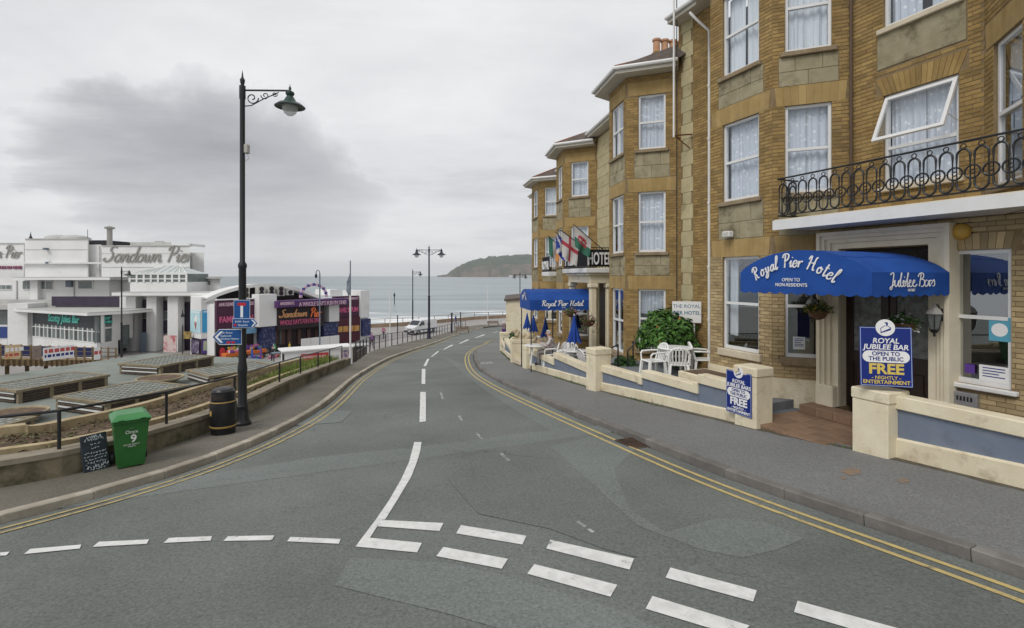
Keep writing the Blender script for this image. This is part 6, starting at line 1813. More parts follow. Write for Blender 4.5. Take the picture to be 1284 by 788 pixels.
MB().box(-.03, .03, .006, .1, h_ * .4, h_ * .5).build('clamp', M_POSTG, ns)
def dir_sign(label, pxa, pxb, pya, pyb, point, lines, dy, bars):
    cx = (pxa + pxb) / 2; Y = lp.y + dy
    t = thing('direction_sign', label, 'road sign', (PX(cx, Y), Y, PZ(pyb, Y)), R(4))
    W_, H_ = (pxb - pxa) * Y / F, (pyb - pya) * Y / F; e_ = H_ * .42
    s_ = point; o_ = [(-s_ * W_ / 2, 0), (s_ * (W_ / 2 - e_), 0), (s_ * W_ / 2, H_ / 2), (s_ * (W_ / 2 - e_), H_), (-s_ * W_ / 2, H_)]
    if s_ < 0: o_ = o_[::-1]
    MB().prism_y(o_, 0, .006).build('plate', M_RWHITE, t)
    c = Vector((0, H_ / 2)); inn = [(x * .975, H_ / 2 + (z - H_ / 2) * .92) for x, z in o_]
    MB().prism_y(inn, -.003, -.0005).build('face', M_RBLUE, t)
    ch = MB(); x0 = s_ * (W_ / 2 - e_ * .35); k = H_ * .36
    ch.prism_y([(x0, H_ / 2), (x0 - s_ * k, H_ / 2 + k), (x0 - s_ * k * 1.45, H_ / 2 + k), (x0 - s_ * k * .5, H_ / 2), (x0 - s_ * k * 1.45, H_ / 2 - k), (x0 - s_ * k, H_ / 2 - k)][::(1 if s_ < 0 else -1)], -.006, -.0035)
    ch.build('chevron', M_RWHITE, t)
    for (tx, z, sz) in lines: text_obj(tx, sz * H_, M_RWHITE, t, (-s_ * W_ * .40 if s_ > 0 else -W_ * .22, -.0045, z * H_), align='LEFT', ext=.001)
    for (xa, xb, za, zb) in bars: MB().box(xa * W_, xb * W_, -.006, -.0035, za * H_, zb * H_).build('red_panel', M_RRED, t)
    MB().box(-.03, .03, .006, .08, H_ * .4, H_ * .6).build('clamp', M_POSTG, t)
dir_sign('small blue direction sign pointing towards the road, under the no through road sign', 292, 322.7, 399.5, 411.5, 1, [('B3395  Beach', .58, .26), ('P  Shanklin', .2, .3)], -.18, [(-.44, -.33, .2, .42)])
dir_sign('larger blue direction sign with chevron pointing towards the pier', 267, 302.4, 413, 432.5, -1, [('Pier Street', .72, .17), ('Esplanade', .52, .17), ('Sandown Station', .33, .17), ('P', .08, .2)], -.10, [(-.02, .12, .08, .22), (.16, .27, .08, .22)])

# ------------------------------------------------------------------ bins and chalkboard on the left pavement
M_BING = mat('bin_green', (.020, .115, .022), .42, (.028, .14, .03), 4, stain=(.04, .09, .03), stain_scale=3)
a_, b_ = G(148, 589, .1), G(181, 583, .1); d_ = (b_ - a_); wb = .50
wbn = thing('wheelie_bin', 'green wheeled refuse bin with a white number 9 beside the low wall', 'bin', a_ + d_ * .5, math.atan2(d_.y, d_.x)); wbn.scale = (.84, .84, .86)
def taper(mb, w0, w1, y0a, y0b, y1a, y1b, z0, z1):
    mb.add([(-w0, y0a, z0), (w0, y0a, z0), (w0, y0b, z0), (-w0, y0b, z0), (-w1, y1a, z1), (w1, y1a, z1), (w1, y1b, z1), (-w1, y1b, z1)],
           [(3, 2, 1, 0), (4, 5, 6, 7), (0, 1, 5, 4), (1, 2, 6, 5), (2, 3, 7, 6), (3, 0, 4, 7)])
q = MB(); taper(q, .20, .265, .0, .44, -.06, .54, .02, .84); q.bbox(-.285, .285, -.085, .56, .80, .865, .012)
bd = q.build('body', M_BING, wbn)
q = MB(); taper(q, .295, .27, -.12, .56, -.08, .54, .868, .90); taper(q, .27, .20, -.08, .54, .02, .46, .9005, .955); q.bbox(-.2, -.12, -.135, -.10, .872, .895, .005); q.bbox(.12, .2, -.135, -.10, .872, .895, .005)
q.build('lid', mat('bin_lid_green', (.045, .20, .06), .38, (.06, .24, .08), 3), wbn)
MB().tube([(-.27, .56, .86), (-.27, .63, .91), (.27, .63, .91), (.27, .56, .86)], .016, 6).build('handle', M_BING, wbn)
for s_ in (-1, 1):
    q = MB(); q.M = Matrix.Translation((s_ * .25, .47, .1)) @ Matrix.Rotation(R(90), 4, 'Y'); q.lathe([(.001, -.03), (.10, -.03), (.105, -.015), (.105, .015), (.10, .03), (.001, .03)], 18)
    q.build('wheel', M_IRON, wbn)
tl_ = math.atan2(.06, .82)
for (tx, z, sz, bo) in (('9', .455, .19, .004), ('Onyx', .615, .085, .0), ('ISLE OF WIGHT', .405, .035, .0), ('WASTE', .37, .035, .0), ('- - -', .70, .04, 0)):
    o = text_obj(tx, sz, M_LETW, bd, (.03 if tx == '9' else .0, -.004 - .06 * (z / .82) - .004, z), ext=.001, bold=bo); o.rotation_euler = (tl_, 0, 0)
# litter bin
lb = thing('litter_bin', 'round black litter bin with gold bands beside the lamp post', 'bin', G(280, 543.5, .1))
M_BINB = mat('bin_black', (.010, .010, .012), .35, (.016, .016, .018), 6); M_GOLD = mat('gold_band', (.40, .27, .08), .45)
lb.scale = (.90, .90, .97)
q = MB(); q.lathe([(.235, 0), (.24, .03), (.245, .12), (.25, .13), (.262, .20), (.262, .62), (.25, .66), (.25, .68)], 26); q.build('body', M_BINB, lb, smooth=True, autosm=30)
q = MB(); q.lathe([(.232, .68), (.232, .86), (.225, .865), (.20, .90), (.12, .925), (.001, .93)], 26); q.build('lid', M_BINB, lb, smooth=True, autosm=30)
q = MB(); q.lathe([(.2475, .140), (.2655, .165), (.2655, .18), (.25, .19)], 26); q.build('band', M_GOLD, lb, smooth=True); q = MB(); q.lathe([(.252, .645), (.258, .65), (.258, .662), (.252, .668)], 26); q.build('band', M_GOLD, lb, smooth=True)
q = MB()
for k in range(7):
    a = R(-125 + k * 10); a2 = R(-125 + (k + 1) * 10); q.quad((.2335 * math.cos(a), .2335 * math.sin(a), .71), (.2335 * math.cos(a2), .2335 * math.sin(a2), .71), (.2335 * math.cos(a2), .2335 * math.sin(a2), .83), (.2335 * math.cos(a), .2335 * math.sin(a), .83))
q.build('opening', M_DARKIN, lb)
em = MB(); a = R(-122); em.M = Matrix.Translation((.264 * math.cos(a), .264 * math.sin(a), .45)) @ Matrix.Rotation(a + R(90), 4, 'Z'); em.prism_y([(-.03, -.05), (.03, -.05), (.04, .02), (.0, .06), (-.04, .02)], -.006, .002); em.build('crest', M_GOLD, lb)
# chalkboard
c0, c1 = G(105.3, 594, .1), G(138.4, 586, .1); dd = c1 - c0
cb = thing('chalkboard', 'dark chalkboard menu leaning against the low mossy wall', 'chalkboard', c0 + dd * .5, math.atan2(dd.y, dd.x))
cw, chh = dd.length * .5, 46 * c0.y / F
M_SLATEB = mat('chalkboard_face', (.018, .025, .035), .7, (.032, .042, .055), 6); M_CHALK = mat('chalk', (.50, .55, .58), .9)
lean = R(-14)
bdm = MB(); bdm.bbox(-cw, cw, 0, .025, 0, chh, .006); bo = bdm.build('board', M_SLATEB, cb); bo.rotation_euler = (lean, 0, 0)
rnd = random.Random(12); ck = MB()
for i, (z, sz, ext_) in enumerate(((.93, .05, .55), (.86, .045, .75), (.73, .025, .3), (.62, .03, .25), (.5, .03, .8), (.41, .03, .85), (.33, .03, .8), (.235, .035, .8), (.13, .075, .75), (.05, .03, .5))):
    x = -cw * ext_
    while x < cw * ext_:
        L_ = rnd.uniform(.015, .03); pts = [(x + L_ * k / 4, -.002, chh * z + rnd.uniform(-.5, .5) * sz) for k in range(5)]
        ck.tube(pts, .0035 if sz < .05 else .005, 4); x += L_ + rnd.uniform(.004, .022)
cw_ = ck.build('chalk_writing', M_CHALK, bo); cw_['kind'] = 'stuff'

# ------------------------------------------------------------------ more lamps and poles down the hill
def base_pt(px, py, h=.1): return G(px, py, h)
p = G(538, 425, .1); lamp_post('tall navy lamp post with two scrolled arms at the bend beside the van', p, (425 - 307) * p.y / F, (-1, 1), 15.5 * p.y / F, 0, M_NAVY, 1.55)
def low_pt(px, Y): return Vector((PX(px, Y), Y, LOW))
def lamp_low(label, px, py_top, Y, arms, arm_px, m=M_NAVY, k=1.4):
    q = low_pt(px, Y); return lamp_post(label, q, PZ(py_top, Y) - LOW, arms, arm_px * Y / F, 0, m, k)
lamp_low('single armed navy lamp post on the promenade behind the white van', 517.5, 337, 80, (1,), 9.5)
lamp_low('two armed lamp post standing on the promenade beyond the cream end wall', 652, 341, 86, (-1, 1), 7)
lamp_low('black lamp post with one arm in front of the lettered pier bar', 152.5, 333, 44, (1,), 9.5, M_IRON, 1.1)
sw = thing('street_lamp', 'grey lamp post with a swan neck beside the pier arcade arch', 'lamp post', low_pt(401, 52), 0, 'street lamps')
M_GREYPOST = mat('grey_post', (.13, .16, .20), .5)
zt = PZ(343, 52) - LOW
MB().lathe([(.14, 0), (.12, .9), (.075, 1.0), (.065, zt)], 10).build('column', M_GREYPOST, sw, smooth=True)
MB().tube([(0, 0, zt)] + [(-.19 + .19 * math.cos(a * math.pi / 8), 0, zt + .32 * math.sin(a * math.pi / 8)) for a in range(9)], .04, 6).build('neck', M_GREYPOST, sw)
MB().lathe([(.03, 0), (.10, -.1), (.15, -.3), (.08, -.45), (.001, -.5)], 10, (-.38, 0, zt)).build('lamp_head', M_NAVY, sw, smooth=True)
ol_ = thing('lantern_post', 'old style four sided lantern post in front of the purple pier wall', 'lamp post', low_pt(229, 46))
zt = PZ(408, 46) - LOW
MB().lathe([(.12, 0), (.10, .5), (.05, .6), (.045, zt)], 10).build('column', M_IRON, ol_, smooth=True)
MB().lathe([(.07, zt), (.17, zt + .75)], 4).build('glass', mat('lantern_pale', (.4, .42, .42), .2), ol_); MB().lathe([(.21, zt + .75), (.16, zt + .9), (.05, zt + 1.15), (.02, zt + 1.4)], 4).build('cap', M_IRON, ol_)
fp = thing('flagpole', 'tall white flagpole with a furled grey flag beside the kiosk', 'flagpole', low_pt(439.3, 41))
zt = PZ(327, 41) - LOW
MB().tube([(0, 0, 0), (0, 0, PZ(371, 41) - LOW)], .075, 8).build('lower_pole', M_WHITE, fp, smooth=True); MB().tube([(0, 0, PZ(371, 41) - LOW), (0, 0, zt)], .045, 8).build('upper_pole', M_GREYPOST, fp, smooth=True)
q = MB(); vs = []
for i in range(9):
    f_ = i / 8; z = PZ(340, 41) - LOW - f_ * 1.9; w_ = .05 + .28 * math.sin(f_ * 2.2) * (1 if f_ < .8 else .6)
    vs += [(-.02, 0, z), (-w_, .06 * math.sin(i * 1.7), z - .15)]
q.add(vs, [(2 * i, 2 * i + 1, 2 * i + 3, 2 * i + 2) for i in range(8)]); q.build('furled_flag', mat('flag_grey', (.2, .23, .27), .9), fp)
for (px, y0, y1, Y, m_, r_, lab) in ((489, 367, 436, 52, M_WHITE, .05, 'slim white pole behind the hillside railing'), (611.7, 361, 412, 82, M_WHITE, .06, 'slim white flagpole near the far bench'),
                               (498.5, 397, 421, 70, M_NAVY, .07, 'short navy post near the back of the van'), (566.5, 394, 421, 68, M_NAVY, .11, 'stout navy post beside the near bench'), (577.5, 393, 413, 78, M_NAVY, .07, 'slim navy post beyond the near bench')):
    b0 = P(px, y1, Y); z0 = LOW if Y > 75 or px < 495 else g(b0.x, b0.y) - .05
    t = thing('roadside_pole', lab, 'pole', (b0.x, Y, z0)); zt = PZ(y0, Y) - z0
    MB().tube([(0, 0, 0), (0, 0, zt)], r_, 8).build('pole', m_, t, smooth=True); MB().lathe([(r_ * 1.3, zt), (r_ * 1.5, zt + .08), (.01, zt + .2)], 8).build('finial', m_, t)

# sea marker post
sp_ = thing('sea_marker', 'dark marker post standing in the shallow sea', 'marker', (PX(494.5, 190), 190, SEA - .5))
zt = PZ(372, 190) - SEA + .5
MB().tube([(0, 0, 0), (0, 0, zt)], .16, 7).build('post', M_IRON, sp_); MB().lathe([(.35, 0), (.35, .6), (.05, 1.5)], 8, (0, 0, zt)).build('topmark', M_IRON, sp_)

# ------------------------------------------------------------------ promenade edge
M_PROMW = mat('prom_wall', (.24, .175, .12), .9, (.33, .25, .18), 1.2)
pw = thing('promenade_wall', 'low brown sea wall with a thin rail along the outer edge of the promenade', 'wall', (pes[18].x, pes[18].y, LOW))
bs = Vector(pw.location); ln = resample(pes, 3.2); ln = [p for p in ln if -70 < p.x < 60]
b = MB(); vs = []; fs = []; Bo = offset(ln, .5)
for p, q in zip(ln, Bo): vs += [Vector((p.x, p.y, LOW - 1.6)) - bs, Vector((p.x, p.y, LOW + .55)) - bs, Vector((q.x, q.y, LOW + .55)) - bs, Vector((q.x, q.y, LOW - 2.2)) - bs]
for i in range(len(ln) - 1):
    for k in range(3): fs.append((i * 4 + k, i * 4 + 4 + k, i * 4 + 5 + k, i * 4 + 1 + k))
b.add(vs, fs); b.build('wall', M_PROMW, pw)
src = None
for p in Bo:
    o = MB().tube([(0, 0, .55), (0, 0, 1.25)], .05, 5).build('rail_post', mat('rail_brown', (.14, .10, .08), .8), pw) if src is None else inst(src, pw); src = src or o
    o.location = (p.x - bs.x, p.y - bs.y, LOW - bs.z)
MB().tube([(p.x - bs.x, p.y - bs.y, LOW - bs.z + 1.22) for p in Bo], .03, 4).build('rail', MATS['rail_brown'], pw)
# benches
M_BENCH = mat('bench_wood', (.14, .09, .055), .8, (.2, .14, .09), 6)
def bench(label, loc, rz):
    t = thing('bench', label, 'bench', loc, rz, 'benches near the bend')
    for k in range(4): MB().bbox(-.9, .9, -.22 + k * .12, -.12 + k * .12, .42, .455, .006).build('seat_slat', M_BENCH, t)
    for k in range(3): MB().bbox(-.9, .9, .24 + k * .03, .27 + k * .03, .52 + k * .13, .62 + k * .13, .006).build('back_slat', M_BENCH, t)
    for s_ in (-1, 1):
        q = MB(); q.box(s_ * .8 - .035, s_ * .8 + .035, -.2, -.13, 0, .42); q.box(s_ * .8 - .035, s_ * .8 + .035, .17, .24, 0, .9); q.build('leg', M_CONC, t)
p = G(580, 418.5, .1); bench('wooden bench with pale end frames beside the stout navy post', p, R(20))
q = low_pt(618.5, 80); bench('wooden bench near the slim white flagpole below the end building', (q.x, q.y, g(q.x, q.y) + .1), R(15))
# ------------------------------------------------------------------ pier pavilion
M_PW = mat('pier_white', (.76, .76, .755), .7, (.69, .69, .68), .35, stain=(.52, .51, .48), stain_scale=.22, stain_lo=.56, stain_hi=.78)
M_PG = mat('pier_grey_roof', (.40, .40, .385), .85, (.48, .48, .46), .5, stain=(.28, .27, .25), stain_scale=.3)
M_PPUR = mat('pier_purple', (.042, .030, .055), .7, (.055, .04, .07), 1.0)
M_PGREYL = mat('pier_letter_grey', (.27, .26, .235), .7)
M_PGLS = mat('pier_window', (.10, .13, .13), .15, (.17, .19, .185), 1.2, spec=.6)
M_PDARK = mat('pier_dark', (.018, .018, .024), .6)
M_TEALT = mat('teal_letters', (.12, .62, .52), .5)
M_BARF = mat('bar_fascia', (.028, .032, .040), .5)
PY = 60.0
pv = thing('pier_pavilion', 'white art deco pier pavilion with grey script lettering on its upper walls', 'building', (PX(130, PY), PY, LOW))
pb = Vector(pv.location)
def pbox(name, px0, px1, py0, py1, Y, dep, m, parent=None, base=False, bev=0, skew=False):
    """box whose front face fills these pixels at depth Y; skew: splayed right flank"""
    x0, x1, z1 = PX(px0, Y) - pb.x, PX(px1, Y) - pb.x, PZ(py0, Y) - pb.z
    z0 = 0 if base else PZ(py1, Y) - pb.z
    q = MB()
    if skew:
        xb = PX(px1, Y + dep) - pb.x
        q.prism([(x0, Y - pb.y), (x1, Y - pb.y), (xb, Y + dep - pb.y), (min(x0, PX(px0, Y + dep) - pb.x), Y + dep - pb.y)], z0, z1)
        return q.build(name, m, parent or pv)
    (q.bbox(x0, x1, Y - pb.y, Y + dep - pb.y, z0, z1, bev) if bev else q.box(x0, x1, Y - pb.y, Y + dep - pb.y, z0, z1))
    return q.build(name, m, parent or pv)
pbox('upper_block', -90, 31, 305.5, 0, 62.0, 30, M_PW, base=True)
pbox('upper_block', 31.2, 111, 300, 0, 61.0, 30, M_PW, base=True, skew=True)
pbox('upper_block', 111.2, 127, 307, 0, 61.6, 30, M_PW, base=True, skew=True)
pbox('upper_block', 127.2, 238, 308.5, 0, 60.0, 30, M_PW, base=True, skew=True)
pbox('upper_block', 238.2, 256, 317, 0, 64.0, 26, M_PW, base=True, skew=True)
pbox('parapet', 235, 238, 305.5, 308.4, 60.05, 3, M_PW)
pbox('string_course', -90, 126.5, 329, 331, 60.6, .4, M_PW)
pbox('roof_plant', 111, 134.5, 301.5, 307, 66, 6, M_PDARK)
pbox('roof_vent', 163, 215, 304, 308.6, 66, 10, M_PG, skew=True)
pbox('roof_vent', 194, 206, 302.5, 304, 66.5, 8, M_PG, skew=True)
for px in (75, 95):
    q = MB(); q.lathe([(1.6, 0), (1.55, .25), (1.0, .5), (.01, .62)], 16, (PX(px, 68) - pb.x, 68 - pb.y, PZ(300.4, 68) - pb.z)); q.build('roof_dome', M_PG, pv, smooth=True)
Y = 64; q = MB(); q.lathe([(.30, 0), (.30, PZ(287, Y) - PZ(307, Y)), (.5, PZ(287, Y) - PZ(307, Y) + .02), (.58, PZ(285, Y) - PZ(307, Y)), (.1, PZ(283, Y) - PZ(307, Y))], 14, (PX(137.5, Y) - pb.x, Y - pb.y, PZ(307.5, Y) - pb.z)); q.build('flue', mat('flue_steel', (.28, .27, .25), .5), pv, smooth=True)
MB().tube([(PX(109.8, Y) - pb.x, Y - pb.y, PZ(303, Y) - pb.z), (PX(109.8, Y) - pb.x, Y - pb.y, PZ(288, Y) - pb.z)], .03, 5).build('aerial', M_IRON, pv)
q = MB(); q.lathe([(.25, 0), (.08, .4), (.01, .9)], 6, (PX(38.5, 63) - pb.x, 63 - pb.y, PZ(300, 63) - pb.z)); q.build('roof_cowl', M_IRON, pv)
# script lettering on both upper walls
script_obj('Sandown Pier', (331 - 308) * 60 / F * .86, M_PGREYL, pv, (PX(185, 59.9) - pb.x, 59.95 - pb.y, PZ(328.5, 59.9) - pb.z), shear=.32, w=.085, ext=.05, wx=1.0)
script_obj('Sandown Pier', (325 - 309) * 62 / F * .95, M_PGREYL, pv, (PX(-9, 61.9) - pb.x, 61.95 - pb.y, PZ(323.5, 61.9) - pb.z), shear=.32, w=.085, ext=.05, wx=.82)
text_obj("A WHOLE DAY'S FUN IN ONE", 5.2 * 62 / F, mat('wine_letters', (.22, .06, .12), .6), pv, (PX(27, 61.9) - pb.x, 61.9 - pb.y, PZ(337.5, 61.9) - pb.z), ext=.05, align='RIGHT', bold=.02)
# first floor range with windows and canopy line
pbox('first_floor', -90, 137, 351.6, 0, 58.2, 4, M_PW, base=True)
pbox('bay_pier', 37.5, 47, 351.7, 378, 57.6, .62, M_PW)
pbox('canopy', 15, 137.5, 347.5, 351.4, 56.8, 5.0, M_PG); pbox('canopy_fascia', 15, 137.5, 348.6, 351.4, 56.75, .05, M_PW)
def pwin(px0, px1, py0, py1, Y, n=1, par=None):
    w0 = pbox('window', px0, px1, py0, py1, Y, .12, M_PW)
    for k in range(n):
        a = px0 + (px1 - px0) * (k + .07) / n; b = px0 + (px1 - px0) * (k + .93) / n
        pbox('pane', a, b, py0 + .9, py1 - .9, Y - .02, .04, M_PGLS, w0)
pwin(28, 38, 352, 363.5, 58.1, 2); pwin(47.6, 65.4, 352, 363.5, 58.1, 2); pwin(96.5, 116.5, 352, 363, 58.1, 1); pwin(-5, 13.5, 357, 363.5, 58.1, 3)
pbox('security_lamp', 82, 89, 352, 360, 57.9, .28, M_GREYPOST)
pbox('purple_band', 64.7, 152, 372, 384, 57.0, .3, M_PPUR); pbox('lower_roof', -40, 160, 376, 0, 57.4, .5, M_PG, base=True)
# conservatory on the roof terrace
pbox('terrace_slab', 140, 262, 366.5, 372, 54.2, 6, M_PG); pbox('terrace_fascia', 140, 262, 367.5, 371, 54.1, .08, M_PW)
pbox('conservatory_base', 163, 234, 354, 366.5, 56.0, 4, M_PW)
Y = 56.0; x0, x1 = PX(163, Y) - pb.x, PX(234, Y) - pb.x; zb_, zm, zt = PZ(354, Y) - pb.z, PZ(343.5, Y) - pb.z, PZ(333.5, Y + 2) - pb.z
q = MB(); y0 = Y - pb.y
r0, r1 = x0 + (x1 - x0) * .38, x0 + (x1 - x0) * .66
q.add([(x0, y0, zm), (x1, y0, zm), (x1, y0 + 4, zm), (x0, y0 + 4, zm), (r0, y0 + 2.2, zt), (r1, y0 + 2.2, zt)], [(0, 1, 5, 4), (1, 2, 5), (0, 4, 3), (3, 4, 5, 2)])
cv = q.build('conservatory', mat('polycarbonate', (.42, .47, .46), .3, (.5, .55, .54), .6), pv)
q = MB(); q.quad((x0, y0, zb_), (x1, y0, zb_), (x1, y0, zm), (x0, y0, zm)); q.quad((x1, y0, zb_), (x1, y0 + 4, zb_), (x1, y0 + 4, zm), (x1, y0, zm)); q.build('glazing', M_PGLS, cv)
for k in range(9):
    f_ = k / 8; x = x0 + (x1 - x0) * f_
    MB().box(x - .10, x + .10, y0 - .08, y0 - .002, zb_, zm).build('mullion', M_PW, cv)
    xr = min(max(x, r0), r1); MB().tube([(x, y0 - .02, zm + .03), (xr, y0 + 2.2, zt + .05)], .055, 5).build('roof_bar', M_PW, cv)
MB().box(x0 - .1, x1 + .1, y0 - .1, y0 + .0, zm - .1, zm + .12).build('eaves_beam', M_PW, cv); MB().box(x0, x1, y0 - .09, y0 - .01, zm - .62, zm - .5).build('transom', M_PW, cv)
pbox('side_range', 238, 276, 350, 0, 60, 6, M_PW, base=True, skew=True); pbox('side_roof', 236, 279, 347.6, 349.9, 59.4, 7, M_PG, skew=True); pwin(252, 264.5, 351.5, 358.5, 59.9, 1)
# entrance pillars with purple infill
pbox('back_wall', 150, 245, 372.2, 0, 56.4, .4, M_PW, base=True)
for (a, b, y0, Y) in ((158, 170, 369, 55.2), (183.6, 196, 369.5, 55.0), (210, 223, 371, 54.8)):
    pbox('pillar', a, b, y0, 0, Y, 1.1, M_PW, base=True)
for (a, b, rows) in ((174.5, 189, ((376, 387, M_PPUR), (387.4, 399, M_PGLS), (400, 417, M_PPUR), (417.5, 440, M_PG))), (198, 215, ((377.5, 390, M_PPUR), (391.5, 400, M_PGLS), (402, 418.5, M_PPUR))), (224, 242, ((379, 443, M_PPUR),))):
    for (y0, y1, m_) in rows: pbox('infill_panel', a, b, y0, y1, 56.2, .18, m_)
pbox('doorway', 198.5, 205, 421, 444, 56.15, .1, M_PDARK); pbox('notice_panel', 205, 221, 421, 442, 51.9, .06, mat('red_white_notice', (.62, .5, .48), .6, (.45, .1, .12), 1.6, lo=.5, hi=.6))
pbox('security_grille', 175, 183.5, 417, 445, 54.5, .05, M_GREYPOST)
pbox('sign_panel', 230, 239.5, 416, 425, 51.2, .08, mat('yellow_notice', (.45, .34, .10), .6, (.2, .13, .05), 2.0))
# corner block with ice cream posters, kiosk below
cbx = [(PX(239, 52), 52), (PX(252.2, 50.4), 50.4), (PX(271.5, 51.6), 51.6), (PX(271.5, 57), 57), (PX(239, 57), 57)]
q = MB(); q.prism([(x - pb.x, y - pb.y) for x, y in cbx], PZ(424.5, 51) - pb.z, PZ(372.8, 51) - pb.z); q.build('corner_block', M_PW, pv)
q = MB(); q.prism([(x * .999 - pb.x, y + .1 - pb.y) for x, y in cbx], 0, PZ(424.5, 51) - pb.z - .01); q.build('kiosk_block', M_PPUR, pv)
def on_face(a, b, f0, f1, z0, z1, off_=.03):
    a, b = Vector(a), Vector(b); d = b - a; n = Vector((d.y, -d.x)).normalized() * off_
    p, q_ = a + d * f0 + n, a + d * f1 + n
    return p, q_, z0, z1
M_POST1 = mat('poster_sky', (.38, .62, .70), .5, (.55, .74, .78), .9); M_POST2 = mat('poster_blue', (.03, .30, .60), .5, (.06, .38, .66), .9)
def poster(name, label, a, b, f0, f1, py0, py1, Y, m_, cone=False, deco=None):
    p, q_, _, _ = on_face(a, b, f0, f1, 0, 0)
    d = q_ - p; t = thing(name, label, 'poster', (p.x + d.x / 2, p.y + d.y / 2, PZ(py1, Y)), math.atan2(d.y, d.x))
    w_, h_ = d.length, PZ(py0, Y) - PZ(py1, Y)
    MB().box(-w_ / 2, w_ / 2, -.02, 0, 0, h_).build('sheet', m_, t)
    if cone:
        MB().prism_y([(.05 * w_, h_ * .1), (.17 * w_, h_ * .50), (-.09 * w_, h_ * .50)][::1], -.035, -.021).build('cone', mat('cone_red', (.42, .10, .09), .6), t)
        q = MB()
        for (x, z, r) in ((.05, .56, .15), (.08, .64, .12), (.11, .73, .08)): q.prism_y([(x * w_ + r * w_ * math.cos(k * .524), z * h_ + r * w_ * math.sin(k * .524)) for k in range(12)], -.032 - r * .02, -.021 - r * .02)
        q.build('ice_cream', M_SIGNW, t)
        MB().box(-.4 * w_, .4 * w_, -.024, -.021, h_ * .9, h_ * .95).build('text_line', M_SIGNW, t)
    for dd in (deco or ()):
        (x0, x1, z0, z1, mm) = dd; MB().box(x0 * w_, x1 * w_, -.028, -.021, z0 * h_, z1 * h_).build('picture', mm, t)
    return t
poster('ice_cream_poster', 'pale blue ice cream poster on the white corner block facing the lantern post', cbx[0], cbx[1], .02, .97, 389.5, 417.5, 51.2, M_POST1, True)
poster('ice_cream_poster', 'bright blue ice cream poster on the white corner block nearest the purple arcade', cbx[1], cbx[2], .06, .80, 389, 417, 50.8, M_POST2, True)
M_PIC1 = mat('picture_lilac', (.30, .20, .38), .6, (.12, .08, .2), 2); M_PIC2 = mat('picture_green', (.30, .42, .33), .6, (.5, .5, .35), 2); M_PIC3 = mat('picture_orange', (.62, .22, .06), .6, (.5, .36, .12), 3)
poster('wall_poster', 'round topped purple mural on the kiosk below the pale ice cream poster', cbx[0], cbx[1], .08, .85, 427, 443, 51.2, mat('mural', (.10, .07, .14), .6, (.3, .28, .33), 2.5, lo=.5, hi=.62))
poster('wall_poster', 'purple poster with a green picture below the bright ice cream poster', cbx[1], cbx[2], .05, .95, 426, 443, 50.8, mat('poster_purple', (.10, .04, .26), .6), deco=((-.42, -.12, .2, .92, M_PIC2), (0, .4, .55, .6, M_SIGNW), (0, .4, .4, .44, M_SIGNW), (0, .3, .25, .29, M_SIGNW)))

# gutters, downpipes and coping lines that break up the white walls
for (a_, b_, py, Y) in ((-90, 31, 305.5, 61.9), (31.2, 111, 300, 60.9), (127.2, 238, 308.5, 59.9)): pbox('coping', a_, b_, py - .7, py + .5, Y, .5, M_PG)
for (px, y0, y1, Y) in ((30, 306, 347, 61.9), (110, 301, 347, 60.9), (124, 308, 347, 61.4), (239.5, 318, 349, 63.9), (92, 352, 372, 58.1), (20, 352, 376, 58.1), (204.5, 373, 440, 56.2)): pbox('downpipe', px, px + .9, y0, y1, Y, .1, M_PG)
for (a_, b_, py, Y) in ((31.5, 110.5, 313, 60.95), (127.5, 237.5, 335, 59.95), (-90, 30, 318.5, 61.95), (127.5, 237.5, 318.0, 59.97)): pbox('render_joint', a_, b_, py, py + .35, Y, .06, M_PG)
for (px, py) in ((55, 311), (58, 328.5)): pbox('flood_light', px - 1.6, px + 1.6, py, py + 2.2, 60.5, .5, M_GREYPOST)
# ------------------------------------------------------------------ pier bar with the lettered fascia
rA, rB = Vector((PX(34.7, 56), 56)), Vector((PX(121.5, 50), 50)); rC = Vector((PX(148, 52.6), 52.6))
brt = thing('pier_bar', 'single storey white pier bar with dark fascia, turquoise lettering and a row of windows', 'building', (rB.x, rB.y, LOW)); bb = Vector(brt.location)
def fface(a, b): d = (b - a); L_ = d.length; return Matrix.Translation(-bb) @ frame((a.x, a.y, 0), (d.x / L_, d.y / L_, 0)), L_
F1, L1_ = fface(rA, rB); F2, L2_ = fface(rB, rC)
zz = lambda py, Y=50: PZ(py, Y)
q = MB(); q.M = F1; q.box(-4.5, L1_, 0, .3, LOW, zz(431)); q.box(-4.5, 0, 0.0, .3, zz(431), zz(395)); q.box(-.1, L1_, .35, .6, zz(431), zz(394)); q.M = F2; q.box(0, L2_, 0, .3, LOW, zz(431)); q.box(L2_ * .72, L2_ + 2, 0, .3, zz(431), zz(397)); q.build('wall', M_PW, brt)
q = MB(); q.M = F1; q.box(1.6, L1_ - .1, -.03, .3, zz(412.5), zz(396.5)); q.M = F2; q.box(.9, L2_ * .7, -.03, .3, zz(408), zz(397)); fa = q.build('fascia', M_BARF, brt)
def put_text(body, sz, m_, Fm, u, z, parent, script=False, **kw):
    o = (script_obj(body, sz, m_, parent, (0, 0, 0), **kw) if script else text_obj(body, sz, m_, parent, (0, 0, 0), **kw))
    o.matrix_local = Fm @ Matrix.Translation((u, -.06, z)); return o
put_text('Scotty Jules Bar', 1.05, M_TEALT, F1, L1_ * .55, zz(407), brt, shear=.2, bold=.02, ext=.03, wx=.92)
put_text('Beer', .55, M_TEALT, F2, L2_ * .4, zz(402), brt, shear=.2, bold=.01, ext=.02); put_text('Garden', .5, M_TEALT, F2, L2_ * .4, zz(407), brt, shear=.2, bold=.01, ext=.02)
n = 16
